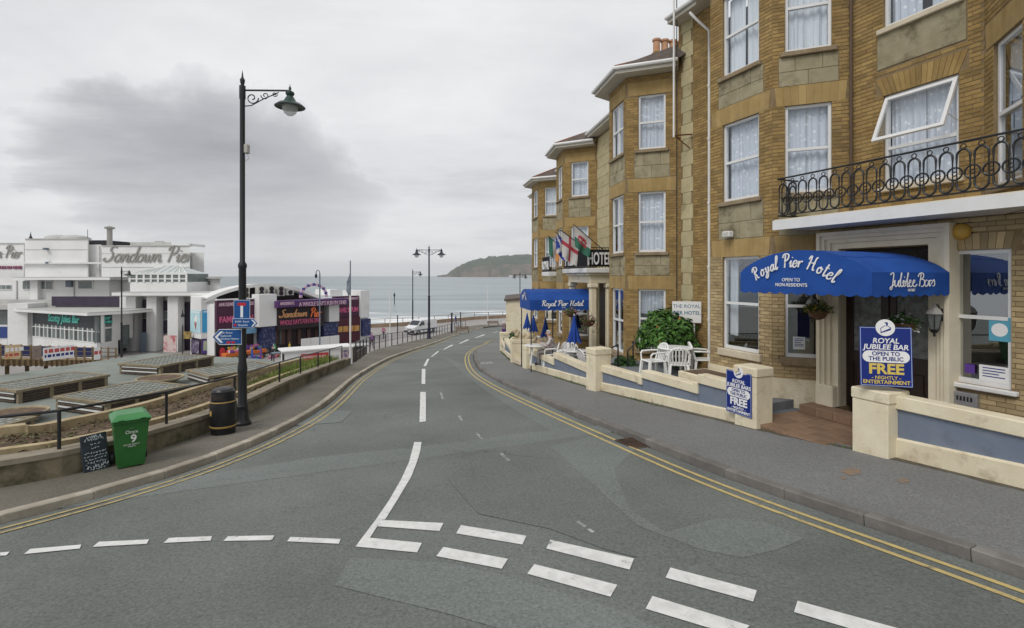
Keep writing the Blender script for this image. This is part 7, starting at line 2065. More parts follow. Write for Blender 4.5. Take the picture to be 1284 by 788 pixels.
for k in range(n):
    u0, u1 = L1_ * k / n, L1_ * (k + 1) / n
    ztop = zz(412.6) if u0 > 1.5 else zz(396)
    q = MB(); q.M = F1; q.box(u0, u0 + .13, -.04, .2, zz(430.5), ztop); q.box(u0 + .13, u1, -.04, .2, zz(417), zz(416)); q.box(u0 + .13, u1, -.04, .2, zz(431), zz(429.8)); w0 = q.build('window', M_PW, brt)
    q = MB(); q.M = F1; q.box(u0 + .13, u1, .05, .08, zz(429.8), ztop); q.build('pane', mat('bar_pane_a', (.06, .08, .08), .12, spec=.6) if k % 2 else mat('bar_pane_b', (.16, .20, .20), .12, spec=.6), w0)
q = MB(); q.M = F2; q.box(.0, .8, -.04, .25, zz(431), zz(397)); q.box(.9, L2_ * .72, .05, .2, zz(431), zz(408)); q.build('corner_window', M_PGLS, brt)
q = MB(); q.M = F2; q.box(.9, L2_ * .72, -.03, .04, zz(414), zz(412)); q.box(.85, .95, -.03, .04, zz(431), zz(397)); q.box(L2_ * .70, L2_ * .74, -.03, .04, zz(431), zz(397)); q.build('corner_frame', M_PW, brt)
q = MB(); q.M = F2; q.box(L2_ + .35, L2_ + 1.5, -.02, .1, LOW + .6, zz(412)); q.build('door', M_PGLS, brt)
q = MB(); oh = .9
o2 = [rA + Vector((-1.2, -.6)), rB + Vector((-.2, -oh)), rC + Vector((1.6, -.7)), rC + Vector((2, 4)), rA + Vector((0, 5))]
q.prism([(p.x - bb.x, p.y - bb.y) for p in o2], zz(395.5) - bb.z, zz(392.5) - bb.z); q.build('canopy', M_PW, brt)
q = MB(); q.prism([(p.x - bb.x, p.y - bb.y + .15) for p in o2], zz(392.4) - bb.z, zz(391.2) - bb.z); q.build('roof', M_PG, brt)
# fix: F1/F2 parts were built relative to bb in z as world heights
for ch in brt.children:
    if ch.name.split('.')[0] in ('wall', 'fascia', 'window', 'corner_window', 'corner_frame', 'door'): pass
pbox('wing_block', 9.5, 34.5, 381, 0, 55.2, 3, M_PW, base=True); pbox('wing_canopy', -40, 20, 383, 388.5, 55.6, 3, M_PG); pbox('wing_window', -40, 9, 389.5, 407, 56.6, .2, M_PGLS); pbox('wing_wall', -40, 9, 407.5, 0, 56.5, .3, M_PW, base=True); pbox('wing_stripe', -40, 9, 410, 424, 56.4, .08, mat('pier_blue', (.03, .06, .22), .6))
# wooden ramp and railing with banners
rp0, rp1 = Vector((PX(-12, 38), 38)), Vector((PX(146, 46), 46)); d = (rp1 - rp0); Lr = d.length
ramp = thing('pier_ramp', 'brown timber ramp with post and rail fence in front of the pier bar', 'ramp', (rp0.x, rp0.y, LOW)); rbm = Matrix.Translation(-Vector(ramp.location)) @ frame((rp0.x, rp0.y, 0), (d.x / Lr, d.y / Lr, 0))
M_RAMP = mat('ramp_timber', (.22, .155, .075), .9, (.30, .22, .12), 3); M_RAMPB = mat('ramp_blue', (.035, .055, .20), .7)
zr0, zr1 = PZ(450.5, 38), PZ(452, 46)
def zr(f_): return zr0 + (zr1 - zr0) * f_
q = MB(); q.M = rbm; q.add([(0, 0, zr(0) - .5), (Lr, 0, zr(1) - .5), (Lr, 0, zr(1)), (0, 0, zr(0)), (0, 3, zr(0) - .5), (Lr, 3, zr(1) - .5), (Lr, 3, zr(1)), (0, 3, zr(0))], [(0, 1, 2, 3), (4, 7, 6, 5), (3, 2, 6, 7), (0, 4, 5, 1), (0, 3, 7, 4), (1, 5, 6, 2)]); q.build('deck', M_RAMP, ramp)
nj = 26; src = None
for k in range(nj):
    f_ = k / (nj - 1); o = MB().box(-.07, .07, -.06, -.005, -.55, -.02).build('joist_end', mat('ramp_dark', (.11, .075, .035), .9), ramp) if src is None else inst(src, ramp); src = src or o
    o.matrix_local = rbm @ Matrix.Translation((Lr * f_, 0, zr(f_)))
src = None
for k in range(15):
    f_ = k / 14; o = MB().box(-.05, .05, .04, .14, 0, 1.15).build('fence_post', M_RAMP, ramp) if src is None else inst(src, ramp); src = src or o
    o.matrix_local = rbm @ Matrix.Translation((Lr * f_, 0, zr(f_)))
for hh in (.35, .7, 1.05):
    q = MB(); q.M = rbm; q.tube([(0, .09, zr(0) + hh), (Lr, .09, zr(1) + hh)], .035, 5); q.build('fence_rail', M_RAMP, ramp)
q = MB(); q.M = rbm; q.add([(0, 2.9, zr(0) + .1), (Lr, 2.9, zr(1) + .1), (Lr, 2.9, zr(1) + .95), (0, 2.9, zr(0) + .95)], [(0, 1, 2, 3)]); q.build('blue_boarding', M_RAMPB, ramp)
for k in range(8):
    f_ = k / 7; q = MB(); q.M = rbm; q.tube([(Lr * f_, .6, LOW - .2), (Lr * f_, .6, zr(f_) - .5)], .14, 6); q.build('pile', MATS['ramp_dark'], ramp)
def banner(label, f0, f1, m_, rows_):
    t = thing('fence_banner', label, 'banner', rp0.lerp(rp1, (f0 + f1) / 2).to_3d() + Vector((0, 0, zr((f0 + f1) / 2))), math.atan2(d.y, d.x))
    w_ = Lr * (f1 - f0); MB().box(-w_ / 2, w_ / 2, -.10, -.085, .05, 1.1).build('sheet', m_, t)
    rnd = random.Random(int(f0 * 100))
    for (z0, z1, mm) in rows_:
        x = -w_ * .45
        while x < w_ * .42:
            l = rnd.uniform(.12, .32); MB().box(x, x + l, -.104, -.1005, z0, z1).build('print', mm, t); x += l + .08
M_BRED = mat('print_red', (.5, .08, .08), .6)
def fpx(px):
    lo_, hi_ = 0.0, 1.0
    for _ in range(30):
        m_ = (lo_ + hi_) / 2; q_ = rp0.lerp(rp1, m_)
        if 642 + F * q_.x / q_.y < px: lo_ = m_
        else: hi_ = m_
    return lo_
banner('long white banner with red lettering on the ramp fence', fpx(53), fpx(92), M_SIGNW, ((.65, .95, M_BRED), (.3, .52, M_SIGNB)))
banner('orange and white banner on the ramp fence', fpx(5), fpx(25), mat('banner_orange', (.6, .34, .12), .6, (.66, .58, .4), 2), ((.6, .9, M_SIGNW), (.25, .45, M_BRED)))
banner('dull brown banner between the two bright banners on the ramp fence', fpx(39), fpx(51), mat('banner_brown', (.22, .16, .13), .7, (.3, .25, .22), 2), ())
banner('small white notice at the far end of the ramp fence', fpx(117), fpx(125), M_SIGNW, ((.5, .8, M_BRED),))

# ------------------------------------------------------------------ purple pier arcade
aL, aR = Vector((PX(270.5, 49.6), 49.6)), Vector((PX(449.5, 63.6), 63.6)); ad = aR - aL; AL = ad.length; au = ad / AL
ar = thing('pier_arcade', 'purple fronted pier arcade with neon script sign, white piers and arched white roof', 'building', (aL.x, aL.y, LOW)); ab_ = Vector(ar.location)
AM = Matrix.Translation(-ab_) @ frame((aL.x, aL.y, 0), (au.x, au.y, 0))
def U(px):
    t = (px - 642) / F; return (aL.x - t * aL.y) / (t * au.y - au.x)
def ZA(py, px): u = U(px); return PZ(py, aL.y + au.y * u)
M_ARC = mat('arcade_purple', (.060, .012, .040), .55, (.075, .018, .05), 1.2); M_ARCD = mat('arcade_dark', (.022, .012, .016), .6); M_PINK = mat('pink_letters', (.62, .12, .26), .5); M_PALEP = mat('pale_pink_letters', (.66, .45, .55), .5)
M_NEON = mat('neon_orange', (.85, .20, .06), .5); M_POSTN = mat('arcade_poster_navy', (.02, .025, .10), .5, (.12, .14, .25), 4, lo=.5, hi=.62)
def abox(name, px0, px1, py0, py1, yo, dep, m, parent=None, ref=None, base=False):
    pr = ref or (px0 + px1) / 2; q = MB(); q.M = AM
    q.box(U(px0), U(px1), yo, yo + dep, LOW if base else ZA(py1, pr), ZA(py0, pr)); return q.build(name, m, parent or ar)
def atext(body, px0, px1, py0, py1, yo, m, bold=.01, script=False, parent=None):
    pr = (px0 + px1) / 2; h_ = ZA(py0, pr) - ZA(py1, pr); Wd = U(px1) - U(px0)
    if script: o = script_obj(body, h_ * .9, m, parent or ar, (0, 0, 0), shear=.3, w=.13, ext=.05)
    else: o = text_obj(body, h_ * 1.35, m, parent or ar, (0, 0, 0), ext=.02, bold=bold)
    xs_ = [v.co.x for v in o.data.vertices]; k = Wd / (max(xs_) - min(xs_)); mid = (max(xs_) + min(xs_)) / 2
    for v in o.data.vertices: v.co.x = (v.co.x - mid) * k
    o.matrix_local = AM @ Matrix.Translation(((U(px0) + U(px1)) / 2, yo, ZA(py1, pr))); return o
abox('shell', 272, 448, 378, 0, .5, 5, M_PW, base=True)
lp_ = abox('left_panel', 272, 320, 376.5, 412, .0, .4, M_ARC, ref=290); abox('trim', 272, 320, 375, 376.4, -.05, .5, M_PW, ref=290)
atext('AMUSEMENTS ARCADE', 274, 318, 379, 383.5, -.03, M_PALEP); atext('FAMILY FUN', 275, 317, 396, 403.5, -.03, M_PINK, .03)
abox('shop_opening', 273, 320, 412.5, 0, .3, .15, M_ARCD, base=True); abox('shop_fascia', 300, 321, 413, 419.5, -.1, .3, mat('shop_fascia_blue', (.16, .36, .55), .5), ref=300)
abox('white_pier', 319, 341, 369, 409, -.9, 1.4, M_PW, ref=330); abox('pier_poster', 325, 341, 410, 437, -.7, 1.2, M_POSTN, ref=330)
sg = abox('main_fascia', 338, 426, 375.8, 383.4, -1.6, 2.0, mat('fascia_violet', (.085, .03, .13), .55), ref=380)
atext('AMUSEMENTS', 340, 358, 378.2, 382, -1.64, M_PALEP); atext("A WHOLE DAY'S FUN IN ONE!", 364, 423, 377.2, 382.4, -1.64, M_PALEP)
sb = abox('sign_board', 341, 400, 384.6, 411, -1.0, .5, M_ARCD, ref=372)
atext('Sandown', 342, 378, 386.5, 397, -1.06, mat('neon_faded', (.62, .32, .14), .5), script=True); atext('Pier', 382, 396, 384.5, 396.5, -1.06, M_NEON, script=True)
atext("WHOLE DAY'S FUN IN ONE!", 344, 395, 399.5, 405.5, -1.04, M_PINK)
abox('entrance', 341, 408, 411.2, 0, .2, .3, M_ARCD, base=True)
for (a, b) in ((346, 350), (353, 358), (361, 366), (374, 378), (386, 390), (396, 399)): abox('door_frame', a, b, 413, 432, .1, .08, mat('door_brown', (.10, .05, .04), .5))
abox('door_glass', 351, 353.5, 413, 432, .08, .06, M_PGLS)
for k in range(4): 
    a = 360 + 12 * k; abox('barrier_panel', a + .3, a + 11.7, 422.6 - k * 1.1, 434 - k * 1.2, -2.6, .08, M_PW)
abox('white_pier', 407.5, 420, 381.5, 403, -.8, 1.4, M_PW, ref=414); abox('pier_poster', 402, 420, 404, 428, -.6, 1.2, M_POSTN, ref=414)
abox('right_panel', 420, 449, 371.5, 398, -.15, .7, M_ARC, ref=434); abox('right_lower', 420, 449.5, 398.3, 0, -.3, .9, mat('arcade_maroon', (.075, .014, .028), .55), ref=434, base=True)
atext('AMUSEMENTS', 430, 448, 373, 376, -.19, M_PALEP); atext('FAMILY FUN', 421, 447.5, 385.5, 391.5, -.19, M_PINK, .03)
for k in range(4): abox('small_poster', 421 + 7 * k, 427 + 7 * k, 409.5 - .5 * k, 416.5 - .5 * k, -.38, .06, M_PIC3)
abox('end_block', 449.6, 460.5, 364.5, 398.5, -.4, 3.5, M_PW, ref=455); abox('end_poster', 451, 461, 400, 421, -.6, 1.0, M_POSTN, ref=455); abox('end_base', 450, 460.5, 398.8, 0, -.2, 3, M_PW, base=True)
abox('rear_block', 424, 437, 363.5, 371, 1.5, 3, M_PW)
# arched roof with open end showing the fans
arc = []; n = 16
for k in range(n + 1):
    f_ = k / n; px = 268 + (418 - 268) * f_; py = 375 - 19 * (1 - (2 * f_ - 1) ** 2); u = U(px); arc.append((u, PZ(py, aL.y + au.y * u)))
q = MB(); q.M = AM; vs = []; fs = []
for (u, z) in arc: vs += [(u, 1.5, z), (u, 1.5, z - .35), (u, 3.6, z - .05), (u, 3.6, z - .4)]
for i in range(n):
    a, c = i * 4, i * 4 + 4; fs += [(a, a + 1, c + 1, c), (a, c, c + 2, a + 2), (a + 1, a + 3, c + 3, c + 1)]
q.add(vs, fs); q.build('arched_roof', M_PW, ar)
q = MB(); q.M = AM; vs = []; fs = []; zb_ = ZA(376, 340)
for (u, z) in arc: vs += [(u, 3.3, z - .2), (u, 3.3, zb_ - 1.5)]
for i in range(n): fs.append((2 * i, 2 * i + 1, 2 * i + 3, 2 * i + 2))
q.add(vs, fs); q.build('roof_void', M_ARCD, ar)
M_ACU = mat('aircon_case', (.50, .50, .46), .6); 
for (px, py0, py1) in ((313.5, 360.5, 374), (333, 359.5, 372), (345.5, 359, 371.5), (357.5, 359.5, 371.5), (369, 363.5, 370.5)):
    w_ = 4.4; t_ = abox('aircon_unit', px - w_, px + w_, py0, py1, .75, .6, M_ACU, ref=px)
    for py in ((py0 * .72 + py1 * .28, py0 * .28 + py1 * .72) if py1 - py0 > 9 else ((py0 + py1) / 2,)):
        q = MB(); u = U(px); z = ZA(py, px); r = .26; q.M = AM
        q.prism_y([(u + r * math.cos(a * .5236), z + r * math.sin(a * .5236)) for a in range(12)], .70, .749); q.build('fan', M_ARCD, t_)
# light arch over the entrance roof
q = MB(); q.M = AM; q2 = MB(); q2.M = AM
for k in range(15):
    a = math.pi * k / 14; u = (U(379) + U(411)) / 2 + (U(411) - U(379)) / 2 * math.cos(a); z = ZA(371.5, 395) + (ZA(357, 395) - ZA(371.5, 395)) * math.sin(a)
    (q if k % 2 else q2).bbox(u - .17, u + .17, .2, .38, z - .16, z + .16, .03)
q.build('light_arch', mat('arch_violet', (.10, .07, .30), .5), ar); q2.build('light_arch_white', M_PALEP, ar)
# beach goods outside the shop
rnd = random.Random(21)
gm = [mat('goods_' + n_, c_, .5) for n_, c_ in (('red', (.5, .04, .05)), ('orange', (.62, .16, .03)), ('yellow', (.62, .45, .06)), ('blue', (.04, .12, .42)), ('green', (.06, .28, .08)), ('pink', (.55, .16, .30)), ('white', (.7, .7, .7)), ('black', (.02, .02, .03)), ('purple', (.16, .06, .28)))]
names = ['red', 'orange', 'yellow', 'blue', 'green', 'pink', 'white', 'black', 'purple']
for k, (px, lab) in enumerate(((281, 'left'), (307, 'right'))):
    u = U(px); t = thing('goods_table', ('orange clothed table of beach goods outside the purple shop, nearer the ice cream kiosk', 'orange clothed table of beach goods outside the purple shop, nearer the white pier')[k], 'stall', (aL + au * u).to_3d() + Vector((au.y * 1.9, -au.x * 1.9, LOW)), math.atan2(au.y, au.x))
    MB().bbox(-1.0, 1.0, -.4, .4, .45, .78, .03).build('table_cloth', gm[1], t)
    for s_ in (-1, 1): MB().box(s_ * .9 - .04, s_ * .9 + .04, -.3, .3, 0, .45).build('leg', M_PDARK, t)
def goods(kind, px, yo, z, col, rnd, label):
    u = U(px); p = (aL + au * u).to_3d() + Vector((au.y * yo, -au.x * yo, 0)); p.z = LOW + z
    q = MB()
    if kind == 'beach_ball': q.lathe([(.01, 0)] + [(.22 * math.sin(a * math.pi / 8), .22 - .22 * math.cos(a * math.pi / 8)) for a in range(1, 8)] + [(.01, .44)], 12)
    elif kind == 'bucket': q.lathe([(.09, 0), (.14, .26), (.15, .26), (.15, .28), (.11, .27)], 10); q.tube([(.14 * math.cos(a * math.pi / 6), 0, .27 + .15 * math.sin(a * math.pi / 6)) for a in range(7)], .012, 4)
    elif kind == 'body_board': q.prism_y([(-.22, 0), (.22, 0), (.24, .7), (.15, .98), (0, 1.05), (-.15, .98), (-.24, .7)], 0, .05)
    elif kind == 'windbreak_roll': q.lathe([(.08, 0), (.10, .05), (.10, 1.1), (.03, 1.12), (.03, 1.35)], 8)
    else: q.bbox(-.2, .2, -.14, .14, 0, .24, .03); q.tube([(-.14, 0, .24), (-.08, 0, .36), (.08, 0, .36), (.14, 0, .24)], .012, 4)
    o = q.build(kind, gm[col], smooth=kind in ('beach_ball', 'bucket')); o.location = p; o.rotation_euler = (0, 0, math.atan2(au.y, au.x) + rnd.uniform(-.3, .3))
    return tag(o, label, kind.replace('_', ' '), 'beach goods outside the purple shop')
on_t = [(k, c) for k in ('bucket', 'beach_bag') for c in range(9)]; rnd.shuffle(on_t)
for k, (kd, c) in enumerate(on_t[:16]): goods(kd, 275 + rnd.uniform(0, 12) + (0 if k < 8 else 26), 1.9 + rnd.uniform(-.3, .3), .78, c, rnd, '%s %s standing on an orange goods table' % (names[c], kd.replace('_', ' ')))
on_g = [(k, c) for k in ('beach_ball', 'bucket', 'windbreak_roll', 'beach_bag') for c in range(9)]; rnd.shuffle(on_g)
for (kd, c) in on_g[:26]: goods(kd, 272 + rnd.uniform(0, 72), 2.6 + rnd.uniform(0, 1.2), 0, c, rnd, '%s %s on the paving outside the purple shop' % (names[c], kd.replace('_', ' ')))
ordn = ['last', 'eleventh', 'tenth', 'ninth', 'eighth', 'seventh', 'sixth', 'fifth', 'fourth', 'third', 'second', 'first']
for k in range(12):
    c = rnd.randrange(9); goods('body_board', 276 + k * 4 + rnd.uniform(-1, 1), .35, .1, c, rnd, '%s body board leaning on the shop front, %s from the white pier' % (names[c], ordn[k]))
# white flat roofed kiosk with red banner
kc = Vector((PX(398, 43.5), 43.5)); ki = thing('kiosk', 'long white flat roofed kiosk with a red banner behind the hillside railing', 'kiosk', (kc.x, kc.y, LOW), R(33))
MB().box(-2.7, 2.7, -.9, .9, 0, 1.95).build('wall', M_PW, ki); MB().bbox(-2.95, 2.8, -1.05, 1.05, 1.952, 2.10, .03).build('roof', M_PW, ki)
MB().box(-2.712, -2.702, -.7, .4, .9, 1.75).build('serving_hatch', M_PDARK, ki); MB().box(-3.6, -2.98, -.9, -.1, 1.86, 1.94).build('hatch_flap', M_GREYPOST, ki)
MB().box(-1.5, .7, -.93, -.905, 1.15, 1.7).build('banner', mat('banner_red', (.48, .03, .04), .5), ki); text_obj('REFRESHMENTS', .26, M_SIGNW, ki, (-.4, -.935, 1.33), ext=.005)
MB().box(1.7, 2.6, -.92, -.903, 1.0, 1.75).build('picture_panel', mat('kiosk_mural', (.5, .4, .42), .6, (.12, .1, .2), 2.4, lo=.48, hi=.56), ki)
kb = Vector((PX(449, 47), 47)); kt = thing('grit_bin', 'small brown bin shelter with a pale lid beyond the kiosk', 'bin', (kb.x, kb.y, LOW), R(20))
MB().bbox(-.7, .7, -.4, .4, 0, 1.7, .03).build('body', mat('bin_brown', (.10, .085, .065), .8), kt); MB().bbox(-.95, .95, -.6, .6, 1.702, 1.85, .03).build('lid', M_PG, kt)
# ------------------------------------------------------------------ people
M_SKIN = mat('skin', (.50, .31, .23), .6); M_HAIRG = mat('hair_grey', (.48, .47, .45), .8); M_HAIRD = mat('hair_dark', (.04, .03, .025), .8)
def person(label, loc, rz, J, bones, mats, hair=None, hat=None, scale=1.0):
    """one continuous skinned body; J joint -> (pos, radius); bones: (a, b, material slot)"""
    t = thing('person', label, 'person', loc, rz)
    names_ = list(J); idx = {n: i for i, n in enumerate(names_)}
    J = dict(J)
    extra = []
    for s_ in ('L', 'R'):
        w, h_ = Vector(J['wrist' + s_][0]), Vector(J['hand' + s_][0]); d = (h_ - w).normalized(); sd_ = d.cross(Vector((0, 0, 1)))
        if sd_.length < .1: sd_ = d.cross(Vector((1, 0, 0)))
        sd_.normalize(); up_ = sd_.cross(d)
        for k, (o_, l_) in enumerate(((-.026, .075), (-.009, .088), (.009, .083), (.026, .065))):
            a = h_ + sd_ * o_; b = a + d * l_ * .55 - up_ * .008; c = a + d * l_ - up_ * .028
            for nm, p_ in (('a', a), ('b', b), ('c', c)): J['f%s%d%s' % (s_, k, nm)] = (tuple(p_), .0085)
            extra += [('hand' + s_, 'f%s%da' % (s_, k), 0), ('f%s%da' % (s_, k), 'f%s%db' % (s_, k), 0), ('f%s%db' % (s_, k), 'f%s%dc' % (s_, k), 0)]
        th = w + d * .03 + sd_ * .03; J['t%sa' % s_] = (tuple(th + d * .03 + sd_ * .012), .010); J['t%sb' % s_] = (tuple(th + d * .06 + sd_ * .018), .009)
        extra += [('wrist' + s_, 't%sa' % s_, 0), ('t%sa' % s_, 't%sb' % s_, 0)]
    bones = list(bones) + extra; names_ = list(J); idx = {n: i for i, n in enumerate(names_)}
    me = bpy.data.meshes.new('body'); me.from_pydata([Vector(J[n][0]) * scale for n in names_], [(idx[a], idx[b]) for a, b, _ in bones], [])
    o = bpy.data.objects.new('tmp', me); C.objects.link(o)
    o.modifiers.new('skin', 'SKIN')
    for i, n in enumerate(names_):
        r = J[n][1]; r = r if isinstance(r, tuple) else (r, r); me.skin_vertices[0].data[i].radius = (r[0] * scale, r[1] * scale); me.skin_vertices[0].data[i].use_root = (n == 'pelvis')
    sb_ = o.modifiers.new('sub', 'SUBSURF'); sb_.levels = 2; sb_.render_levels = 2
    dg = bpy.context.evaluated_depsgraph_get(); me2 = bpy.data.meshes.new_from_object(o.evaluated_get(dg)); bpy.data.objects.remove(o)
    me2.materials.clear()
    for m_ in mats: me2.materials.append(m_)
    segs = [(Vector(J[a][0]) * scale, Vector(J[b][0]) * scale, k) for a, b, k in bones]
    for f_ in me2.polygons:
        c = f_.center; best = None
        for a, b, k in segs:
            d = b - a; tt = max(0, min(1, (c - a).dot(d) / max(d.length_squared, 1e-9))); dist = (c - (a + d * tt)).length
            if best is None or dist < best[0]: best = (dist, k)
        f_.material_index = best[1]; f_.use_smooth = True
    bo = bpy.data.objects.new('body', me2); C.objects.link(bo); bo.parent = t
    hd = Vector(J['head'][0]) * scale
    q = MB(); q.lathe([(.004, -.0), (.012, .01), (.010, .03), (.002, .05)], 6, (hd.x, hd.y - .098 * scale, hd.z - .02)); q.build('nose', mats[0], t, smooth=True)
    for s_ in (-1, 1):
        q = MB(); q.lathe([(.001, -.008), (.009, 0), (.001, .008)], 6, (hd.x + s_ * .032, hd.y - .088 * scale, hd.z + .018)); q.build('eye', M_HAIRD, t)
        q = MB(); q.lathe([(.001, -.03), (.014, -.01), (.016, .012), (.001, .03)], 6, (hd.x + s_ * .078 * scale, hd.y + .01, hd.z)); q.build('ear', mats[0], t)
    q = MB(); q.box(hd.x - .022, hd.x + .022, hd.y - .092 * scale, hd.y - .084 * scale, hd.z - .052, hd.z - .046); q.build('mouth', mat('lips', (.36, .15, .13), .6), t)
    if hair:
        bm = bmesh.new(); bmesh.ops.create_uvsphere(bm, u_segments=16, v_segments=10, radius=.102 * scale)
        for v in list(bm.verts):
            if v.co.z < -.035 * scale or (v.co.y < -.035 * scale and v.co.z < .045 * scale): bm.verts.remove(v)
        mh = bpy.data.meshes.new('hair'); bm.to_mesh(mh); bm.free(); mh.materials.append(hair)
        for f_ in mh.polygons: f_.use_smooth = True
        ho = bpy.data.objects.new('hair', mh); C.objects.link(ho); ho.parent = t; ho.location = hd + Vector((0, .014, .022)); ho.scale = (.95, 1.05, 1.12)
    return t
def standing(stride=.16, coat=False, fat=1.0):
    J = {'pelvis': ((0, 0, .93), (.15 * fat, .11 * fat)), 'belly': ((0, 0, 1.08), (.145 * fat, .11 * fat)), 'chest': ((0, .0, 1.28), (.165 * fat, .115 * fat)), 'neckb': ((0, .01, 1.43), (.075, .065)), 'neck': ((0, 0, 1.50), .05), 'head': ((0, -.015, 1.60), (.078, .092)), 'crown': ((0, -.005, 1.69), (.06, .07))}
    for s_, k in (('L', 1), ('R', -1)):
        J['hip' + s_] = ((k * .09, 0, .86), .095 * fat); J['knee' + s_] = ((k * .10, -k * stride * .6 - .02, .48), .06); J['ankle' + s_] = ((k * .10, -k * stride + .03, .09), .042); J['toe' + s_] = ((k * .11, -k * stride - .13, .035), .036)
        J['sh' + s_] = ((k * .185, .01, 1.385), .062 * fat); J['elb' + s_] = ((k * .24, .03 + k * .05, 1.11), .046 * fat); J['wrist' + s_] = ((k * .25, -.06 + k * .10, .88), .030); J['hand' + s_] = ((k * .25, -.085 + k * .12, .80), (.034, .02))
    c = 1
    bones = [('pelvis', 'belly', 1), ('belly', 'chest', 1), ('chest', 'neckb', 1), ('neckb', 'neck', 0), ('neck', 'head', 0), ('head', 'crown', 0)]
    for s_ in 'LR': bones += [('pelvis', 'hip' + s_, 2), ('hip' + s_, 'knee' + s_, 2), ('knee' + s_, 'ankle' + s_, 2), ('ankle' + s_, 'toe' + s_, 3), ('neckb', 'sh' + s_, 1), ('sh' + s_, 'elb' + s_, 1), ('elb' + s_, 'wrist' + s_, 1), ('wrist' + s_, 'hand' + s_, 0)]
    return J, bones
M_SHOE = mat('shoe_dark', (.03, .025, .025), .6)
# pedestrian in purple coming up the far pavement
pp = G(630, 425.5, .1); J, bn = standing(.13, fat=1.15)
pe_o = person('person in a purple skirt and pale hat walking on the far pavement', (pp.x + .15, pp.y, pp.z), R(10), J, bn, [M_SKIN, mat('top_plum', (.12, .05, .10), .9, (.30, .26, .28), 14, stretch=(.1, .1, 1), lo=.48, hi=.52), mat('legs_dark', (.06, .05, .07), .9), M_SHOE], M_HAIRG, scale=.95)
q = MB(); q.lathe([(.19, .94), (.23, .75), (.27, .50), (.29, .42), (.27, .42), (.17, .94)], 18, sy=.85); q.build('skirt', mat('skirt_purple', (.06, .02, .16), .9), pe_o, smooth=True)
q = MB(); q.lathe([(.17, 1.565), (.165, 1.575), (.11, 1.59), (.105, 1.66), (.06, 1.70), (.001, 1.71)], 16, (0, -.01, -.06)); q.build('hat', mat('hat_pale', (.6, .57, .52), .9), pe_o, smooth=True)
# man sitting at the forecourt table
J = {'pelvis': ((0, 0, .52), (.15, .12)), 'belly': ((0, .02, .68), (.145, .12)), 'chest': ((0, .03, .88), (.165, .12)), 'neckb': ((0, -.01, 1.02), (.075, .065)), 'neck': ((0, -.04, 1.08), .05), 'head': ((0, -.085, 1.17), (.078, .092)), 'crown': ((0, -.075, 1.26), (.06, .07))}
for s_, k in (('L', 1), ('R', -1)):
    J['hip' + s_] = ((k * .09, -.06, .52), .095); J['knee' + s_] = ((k * .12, -.44, .50), .065); J['ankle' + s_] = ((k * .12, -.42, .09), .042); J['toe' + s_] = ((k * .12, -.57, .035), .036)
    J['sh' + s_] = ((k * .185, .02, .97), .062); J['elb' + s_] = ((k * .25, -.12, .74), .046); J['wrist' + s_] = ((k * .16, -.34, .82), .03); J['hand' + s_] = ((k * .11, -.41, .86), (.034, .02))
_, bn = standing()
mx_, my_ = PX(690, 18.7), 18.7
person('grey haired person in a pale striped shirt seated on the forecourt', (mx_, my_, FC2 - .0), R(-95), J, bn, [M_SKIN, mat('shirt_stripe', (.52, .48, .46), .9, (.30, .22, .24), 16, stretch=(.2, .2, 1), lo=.48, hi=.55), mat('trousers_grey', (.22, .20, .19), .9), M_SHOE], M_HAIRG)
put('c', (mx_, my_ + .0, FC2), R(-95), 'white plastic chair with the grey haired person sitting on it')
put('t', (PX(672.5, 18.9), 18.9, FC2), 0, 'white plastic table in front of the grey haired person')
# people on the promenade
def prom_person(px, Y, rz, label, mats, hair, stride=.15):
    J, bn = standing(stride); q = low_pt(px, Y); person(label, (q.x, q.y, LOW - .03), rz, J, bn, mats, hair)
prom_person(571.5, 84, R(60), 'person in a blue jacket walking along the promenade behind the navy posts', [M_SKIN, mat('jacket_blue', (.03, .07, .22), .8), mat('jeans', (.05, .08, .18), .9), M_SHOE], M_HAIRD)
prom_person(481, 66, R(-30), 'person in a pink top on the esplanade below the hillside railing', [M_SKIN, mat('top_pink', (.5, .2, .3), .8), MATS['legs_dark'], M_SHOE], M_HAIRD)
prom_person(466, 58, R(40), 'person in a mauve top standing near the brown bin shelter', [M_SKIN, mat('top_mauve', (.26, .12, .32), .8), MATS['legs_dark'], M_SHOE], M_HAIRD)
prom_person(342, 47, R(20), 'person in dark clothes browsing outside the purple shop', [M_SKIN, mat('coat_black', (.02, .02, .03), .9), MATS['legs_dark'], M_SHOE], M_HAIRD)

# ------------------------------------------------------------------ white van on the esplanade road
M_VAN = mat('van_white', (.72, .72, .73), .3, spec=.5); M_VGL = mat('van_glass', (.02, .025, .035), .08, spec=.7); M_TYRE = mat('tyre', (.015, .015, .016), .9); M_BUMP = mat('van_bumper', (.05, .05, .055), .6); M_HUB = mat('hub_grey', (.32, .32, .33), .4, metal=.6)
vq = low_pt(528, 72.5); van = thing('parked_van', 'white panel van with dark bumpers parked on the esplanade behind the railing', 'van', (vq.x, vq.y, g(vq.x, vq.y) if False else LOW), R(12))
prof_ = [(-2.38, .28), (2.42, .28), (2.42, 1.75), (2.30, 1.93), (-.75, 1.95), (-.95, 1.90), (-1.62, 1.22), (-2.20, 1.05), (-2.36, .85), (-2.42, .50)]
q = MB(); n = len(prof_); vs = []
for (y, ins) in ((-.93, 1.0), (-.95, 0.0), (.95, 0.0), (.93, 1.0)): vs += [(x, y + (0.0), z) for x, z in prof_]
lv_ = []
for (x, z) in prof_:
    k = .93 - max(0, (z - 1.0)) * .12; lv_.append(k)
vs = [(x, -k, z) for (x, z), k in zip(prof_, lv_)] + [(x, k, z) for (x, z), k in zip(prof_, lv_)]
